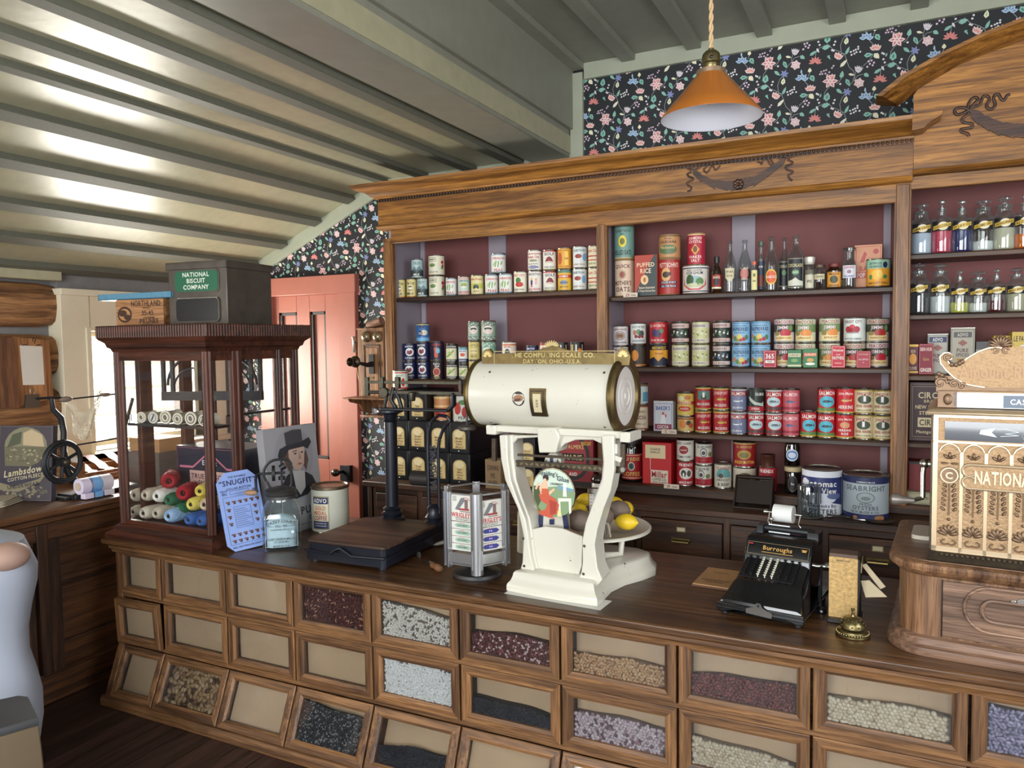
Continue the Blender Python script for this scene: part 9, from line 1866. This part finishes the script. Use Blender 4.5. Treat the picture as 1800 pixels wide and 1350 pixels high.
# folded cloths
p = P(10, 888, Z=ZL); mb = MB(); CL = col((176, 166, 146), .85, name='linen')
for i in range(4):
 mb.cbox(-.12, .045-.006*i, -.10, .08, .0006+i*.007, .006+i*.007, .02, CL, Matrix.Translation((0, 0, 0)) @ RZ(.5+.05*i))
tag(mb.obj('folded_cloth', loc=(P(28, 884, Z=ZL).x-.02, P(28, 884, Z=ZL).y-.03, ZL+.001), bevel=.003), 'pale folded linen cloth before the dark underwear box', 'cloth')

# sewing machine-like winder with wheel
WB = Matrix.Translation((XL-.13, 2.36, ZL+.0006)); fwk = Frame(WB)
t = thing('yarn_winder', 'black iron winder with a spoked wheel holding a lace cloth', 'winder', M=WB)
X_ = 0.
def wp2(x, y): q = fwk.pt(x, y, lx=X_); return Vector((X_, q.y, q.z))
b0 = fwk.pt(98, 862, lx=.04);
mb = MB(); e0 = fwk.pt(150, 868, lx=.05)
mb.box(-.09, .05, e0.y-.05, e0.y+.30, 0, .022, IR); mb.box(-.12, .02, e0.y-.08, e0.y+.02, 0, .014, IR); mb.obj('base_plate', t, bevel=.003)
wc = wp2(110, 812); rw_ = abs(wp2(110, 777).z-wc.z); rs = rw_*.62
mb = MB(); mb.tube([(0+.0, wc.y+rw_*.95*math.cos(w), wc.z+rw_*math.sin(w)) for w in [i*PI/16 for i in range(32)]], .012, IR, 8, closed=True); mb.tube([(.01, wc.y+rw_*.84*math.cos(w), wc.z+rw_*.88*math.sin(w)) for w in [i*PI/16 for i in range(32)]], .006, IR, 8, closed=True)
for i in range(6): w = i*PI/3+.4; mb.tube([(0, wc.y, wc.z), (0, wc.y+rw_*.9*math.cos(w), wc.z+rw_*.95*math.sin(w))], [.010, .007], IR, 8)
mb.cyl((-.02, wc.y, wc.z), (.03, wc.y, wc.z), .022, IR, seg=18); mb.ell((.03, wc.y, wc.z), (.012, .016, .016), DKM); mb.obj('wheel', t)
mb = MB(); pts = [wp2(*q) for q in ((95, 700), (98, 720), (112, 735), (117, 760), (116, 790), (124, 830), (140, 852), (152, 866))]
mb.tube([(p.x-.02, p.y, p.z) for p in pts], [.010, .012, .014, .014, .014, .016, .018, .016], IR, 10); mb.obj('curved_arm', t)
mb = MB(); pts = [wp2(*q) for q in ((68, 701), (95, 699), (118, 700))]; mb.tube([(p.x-.02, p.y, p.z) for p in pts], .006, IR, 8); q = wp2(120, 702); mb.ell((q.x-.02, q.y, q.z), (.016, .035, .014), col((120, 104, 92), .5, name='wood_grip')); mb.ell((-.02, wp2(190, 694).y, wp2(190, 694).z), (.014, .03, .010), col((120, 104, 92), .5, name='wood_grip'))
q0 = wp2(125, 702); q1 = wp2(215, 692); mb.tube([(-.02, q0.y, q0.z), (-.02, q1.y, q1.z)], .004, IR, 6); q0 = wp2(126, 785); q1 = wp2(215, 770); mb.tube([(-.02, q0.y, q0.z), (-.02, q1.y, q1.z)], .004, IR, 6); q2 = wp2(238, 700); q3 = wp2(226, 745); mb.tube([(-.02, q1.y+.02, q1.z), (-.02, q3.y, q3.z), (-.02, q2.y, q2.z)], .008, IR, 8); mb.obj('rods', t)
LACE, N_, L2, B_ = mat('lace'); B_.inputs['Base Color'].default_value = lin((226, 216, 190)); B_.inputs['Roughness'].default_value = .9
_t = N_.new('ShaderNodeTexCoord'); _v = N_.new('ShaderNodeTexVoronoi'); _v.inputs['Scale'].default_value = 130; _r = N_.new('ShaderNodeMath'); _r.operation = 'LESS_THAN'; _r.inputs[1].default_value = .6; L2.new(_t.outputs['Object'], _v.inputs['Vector']); L2.new(_v.outputs['Distance'], _r.inputs[0]); L2.new(_r.outputs[0], B_.inputs['Alpha'])
mb = MB(); top_ = [(120, 702), (130, 706), (145, 722), (152, 727), (160, 722), (172, 705), (178, 684), (190, 688)]; bot = [(118, 712), (136, 735), (130, 768), (150, 776), (162, 772), (170, 745), (178, 708), (186, 692)]
n = len(top_); m_ = 8; vs_ = []
for i in range(n):
 A_, B2 = wp2(*top_[i]), wp2(*bot[i])
 for j in range(m_+1):
  q = A_.lerp(B2, j/m_); vs_.append((q.x-.02+.018*math.sin(i*2.3+j*.9)*(j/m_), q.y, q.z))
mb.add(vs_, [(i*(m_+1)+j, (i+1)*(m_+1)+j, (i+1)*(m_+1)+j+1, i*(m_+1)+j+1) for i in range(n-1) for j in range(m_)], LACE)
o = mb.obj('lace_cloth', smooth=180); o.matrix_world = WB; sb = o.modifiers.new('s', 'SUBSURF'); sb.levels = 2; sb.render_levels = 2
tag(o, 'cream lace cloth draped over the winder rod before the window', 'lace')
# ribbon reels
RB = [((150, 190, 222), 'pale blue', 166, 850), ((206, 180, 196), 'pale pink', 186, 852)]
for i, (c_, nm, px, py) in enumerate((((120, 172, 224), 'blue', 163, 858), ((206, 196, 216), 'lilac white', 148, 860), ((214, 206, 214), 'pinkish white', 183, 855))):
 p = P(px, py, Z=ZL+.05); mb = MB(); r = .038
 p = Vector((XL-.07, P(px, py, X=XL-.07).y, ZL+.026+r))
 mb.cyl((0, -.028, 0), (0, .028, 0), r, col(c_, .5, name='ribbon'), seg=24); mb.cyl((0, -.034, 0), (0, -.028, 0), r*.5, col((190, 170, 150), .6), seg=16); mb.cyl((0, .028, 0), (0, .034, 0), r*.5, col((190, 170, 150), .6), seg=16)
 mb.box(r*.2, r+.004, -.024, .024, -r-.02, -r+.006, col(c_, .5, name='ribbon'))
 tag(mb.obj('ribbon_reel', loc=p), '%s ribbon reel on the side counter left of the display case' % nm, 'ribbon', 'ribbon reels by the window')
mb = MB(); a = P(140, 812, X=XL-.25)
for k in range(3):
 y0 = 2.30; z = 1.0-.03-.045*k
 mb.box(XW+.04, XW+.07+.06*k, 2.62, 3.0, .885+.0*k, .895, CRT) if k == 0 else None
mb.box(XW+.06, XW+.30, 2.62, 3.0, ZL+.001, ZL+.012, CRT); mb.box(XW+.06, XW+.075, 2.62, 3.0, ZL+.012, ZL+.11, CRT); mb.box(XW+.16, XW+.172, 2.62, 3.0, ZL+.012, ZL+.075, CRT); mb.box(XW+.285, XW+.30, 2.62, 3.0, ZL+.012, ZL+.05, CRT); mb.box(XW+.06, XW+.30, 2.60, 2.62, ZL+.001, ZL+.11, CRT); mb.box(XW+.06, XW+.30, 3.0, 3.015, ZL+.001, ZL+.11, CRT)
tag(mb.obj('ribbon_rack', bevel=.001), 'low wooden stepped rack below the window sill', 'rack')
for i, (y, c_) in enumerate(((2.68, (200, 210, 226)), (2.78, (226, 190, 204)), (2.90, (196, 206, 200)))):
 mb = MB(); x = XW+.11; pts = [(x-.04, ZL+.115), (x+.0, ZL+.113), (x+.04, ZL+.09), (x+.08, ZL+.08), (x+.12, ZL+.055), (x+.16, ZL+.054), (x+.195, ZL+.03)]
 n = len(pts); vs_ = [(px_, y-.028, z) for px_, z in pts]+[(px_, y+.028, z) for px_, z in pts]; mb.add(vs_, [(j, j+1, n+j+1, n+j) for j in range(n-1)], col(c_, .6, name='silk_ribbon'))
 tag(mb.obj('ribbon_strip', smooth=180), '%s strip of ribbon laid over the stepped rack' % ('pale blue', 'pink', 'grey green')[i], 'ribbon')
# cartons behind the case
for i, (x0, x1, y0, y1, c_, lb, Y, zb_) in enumerate(((270, 312, 790, 835, (110, 104, 96), 'grey carton seen through the display case glass', 3.0, None),)):
 pass
BXX = XL-.30
mb = MB(); mb.box(-.14, .10, 0, .2, 0, .17, col((112, 106, 98), .7, name='grey_card', var=.1)); tag(mb.obj('storage_carton', loc=(-3.50, 2.72, ZL+.001), bevel=.002), 'grey carton on the side counter seen through the display case', 'box')
mb = MB(); mb.box(-.13, .10, 0, .18, 0, .07, col((190, 146, 96), .7, name='tan_card')); tag(mb.obj('storage_carton', loc=(-3.50, 2.725, ZL+.1718), bevel=.002), 'tan carton stacked on the grey carton behind the display case', 'box')

# dress form and hassock at the lower left
t = thing('dress_form', 'white covered dress form torso with a flesh coloured shoulder stump', 'dress form', (-2.93, 1.66, 0))
BD_ = col((150, 155, 168), .8, name='white_cotton', bump=.2, bscale=30); SKN = col((170, 138, 124), .6, name='flesh_cover')
fm = Frame(Matrix.Translation((-2.93, 1.66, 0)))
def fx(x, y): q = fm.pt(x, y, ly=0); return q.x, q.z
prof = [fx(*q) for q in ((-30, 950), (20, 950), (38, 1000), (38, 1030), (32, 1070), (28, 1110), (30, 1150), (40, 1190), (48, 1230), (50, 1275), (45, 1330), (30, 1400))]
cxb = prof[0][0]-.015
mb = MB(); ringz = []
lv = []
for x, z in prof[1:]: lv.append((x-cxb, max(.08, z-.01)))
lv = [(lv[0][0]*.55, lv[0][1]+.02)]+lv
mb.lathe([(r_, z) for r_, z in lv[::-1]], BD_, T(cxb, 0, 0), 32, sx=1, sy=.6); mb.obj('torso', t)
mb = MB(); sx_, sz_ = fx(32, 968); n_ = fx(8, 952)
sx_, sz_ = fx(24, 976); mb.ell((sx_, -.02, sz_), (.062, .075, .052), SKN, 20, 12); mb.obj('shoulder_stump', t)
mb = MB(); mb.cyl((cxb, 0, .02), (cxb, 0, .3), .02, IR); mb.lathe([(.17, 0), (.17, .02), (.03, .05), (.03, .12)], IR, T(cxb, 0, 0), 24); mb.obj('stand', t)
Mh = Matrix.Translation((-2.50, 1.46, 0)); fh = Frame(Mh)
a = fh.pt(50, 1226, ly=0)
zt_ = .45
t = thing('hassock', 'low tan octagonal hassock with a dark padded top', 'stool', M=Mh)
xe_ = a.x; HT = col((98, 82, 60), .7, name='tan_vinyl', var=.15, bscale=5); HD = col((48, 48, 50), .6, name='dark_pad')
q1 = fh.pt(68, 1264, lz=zt_); q2 = fh.pt(0, 1284, lz=zt_)
topo = [fh.pt(x, y, lz=zt_).xy[:] for x, y in ((50, 1226), (68, 1264), (0, 1284), (-75, 1296), (-95, 1262), (-60, 1240), (0, 1231), (33, 1224))][::-1]
mb = MB(); n = len(topo); cxx = sum(p[0] for p in topo)/n; cyy = sum(p[1] for p in topo)/n
def scl(s): return [(cxx+(x-cxx)*s, cyy+(y-cyy)*s) for x, y in topo]
rg = [[(x, y, z) for x, y in scl(s)] for s, z in ((.9, .0), (1.07, zt_*.45), (1.06, zt_*.7), (1.0, zt_-.02))]
mb.add([p for r_ in rg for p in r_], [(i*n+j, (i+1)*n+j, (i+1)*n+(j+1) % n, i*n+(j+1) % n) for i in range(3) for j in range(n)]+[tuple(range(n)), tuple(range(3*n, 4*n))[::-1]], HT); mb.obj('body', t, smooth=30, bevel=.004)
mb = MB(); rg = [[(x, y, z) for x, y in scl(s)] for s, z in ((1.0, zt_-.019), (1.01, zt_-.005), (.97, zt_+.004), (.5, zt_+.012))]
mb.add([p for r_ in rg for p in r_], [(i*n+j, (i+1)*n+j, (i+1)*n+(j+1) % n, i*n+(j+1) % n) for i in range(3) for j in range(n)]+[tuple(range(n)), tuple(range(3*n, 4*n))[::-1]], HD); mb.obj('padded_top', t, smooth=40)
# white card under the white scale
mb = MB(); a = P(886, 1042, Z=ZT); mb.box(0, .36, 0, .10, 0, .0004, col((216, 214, 206), .6, name='white_card'))
o = mb.obj('paper_card', loc=(a.x+.003, a.y-.006, ZT+.0002), rz=-.06, smooth=None); tag(o, 'thin white card slipped under the front of the white scale', 'card')
bpy.context.view_layer.update()
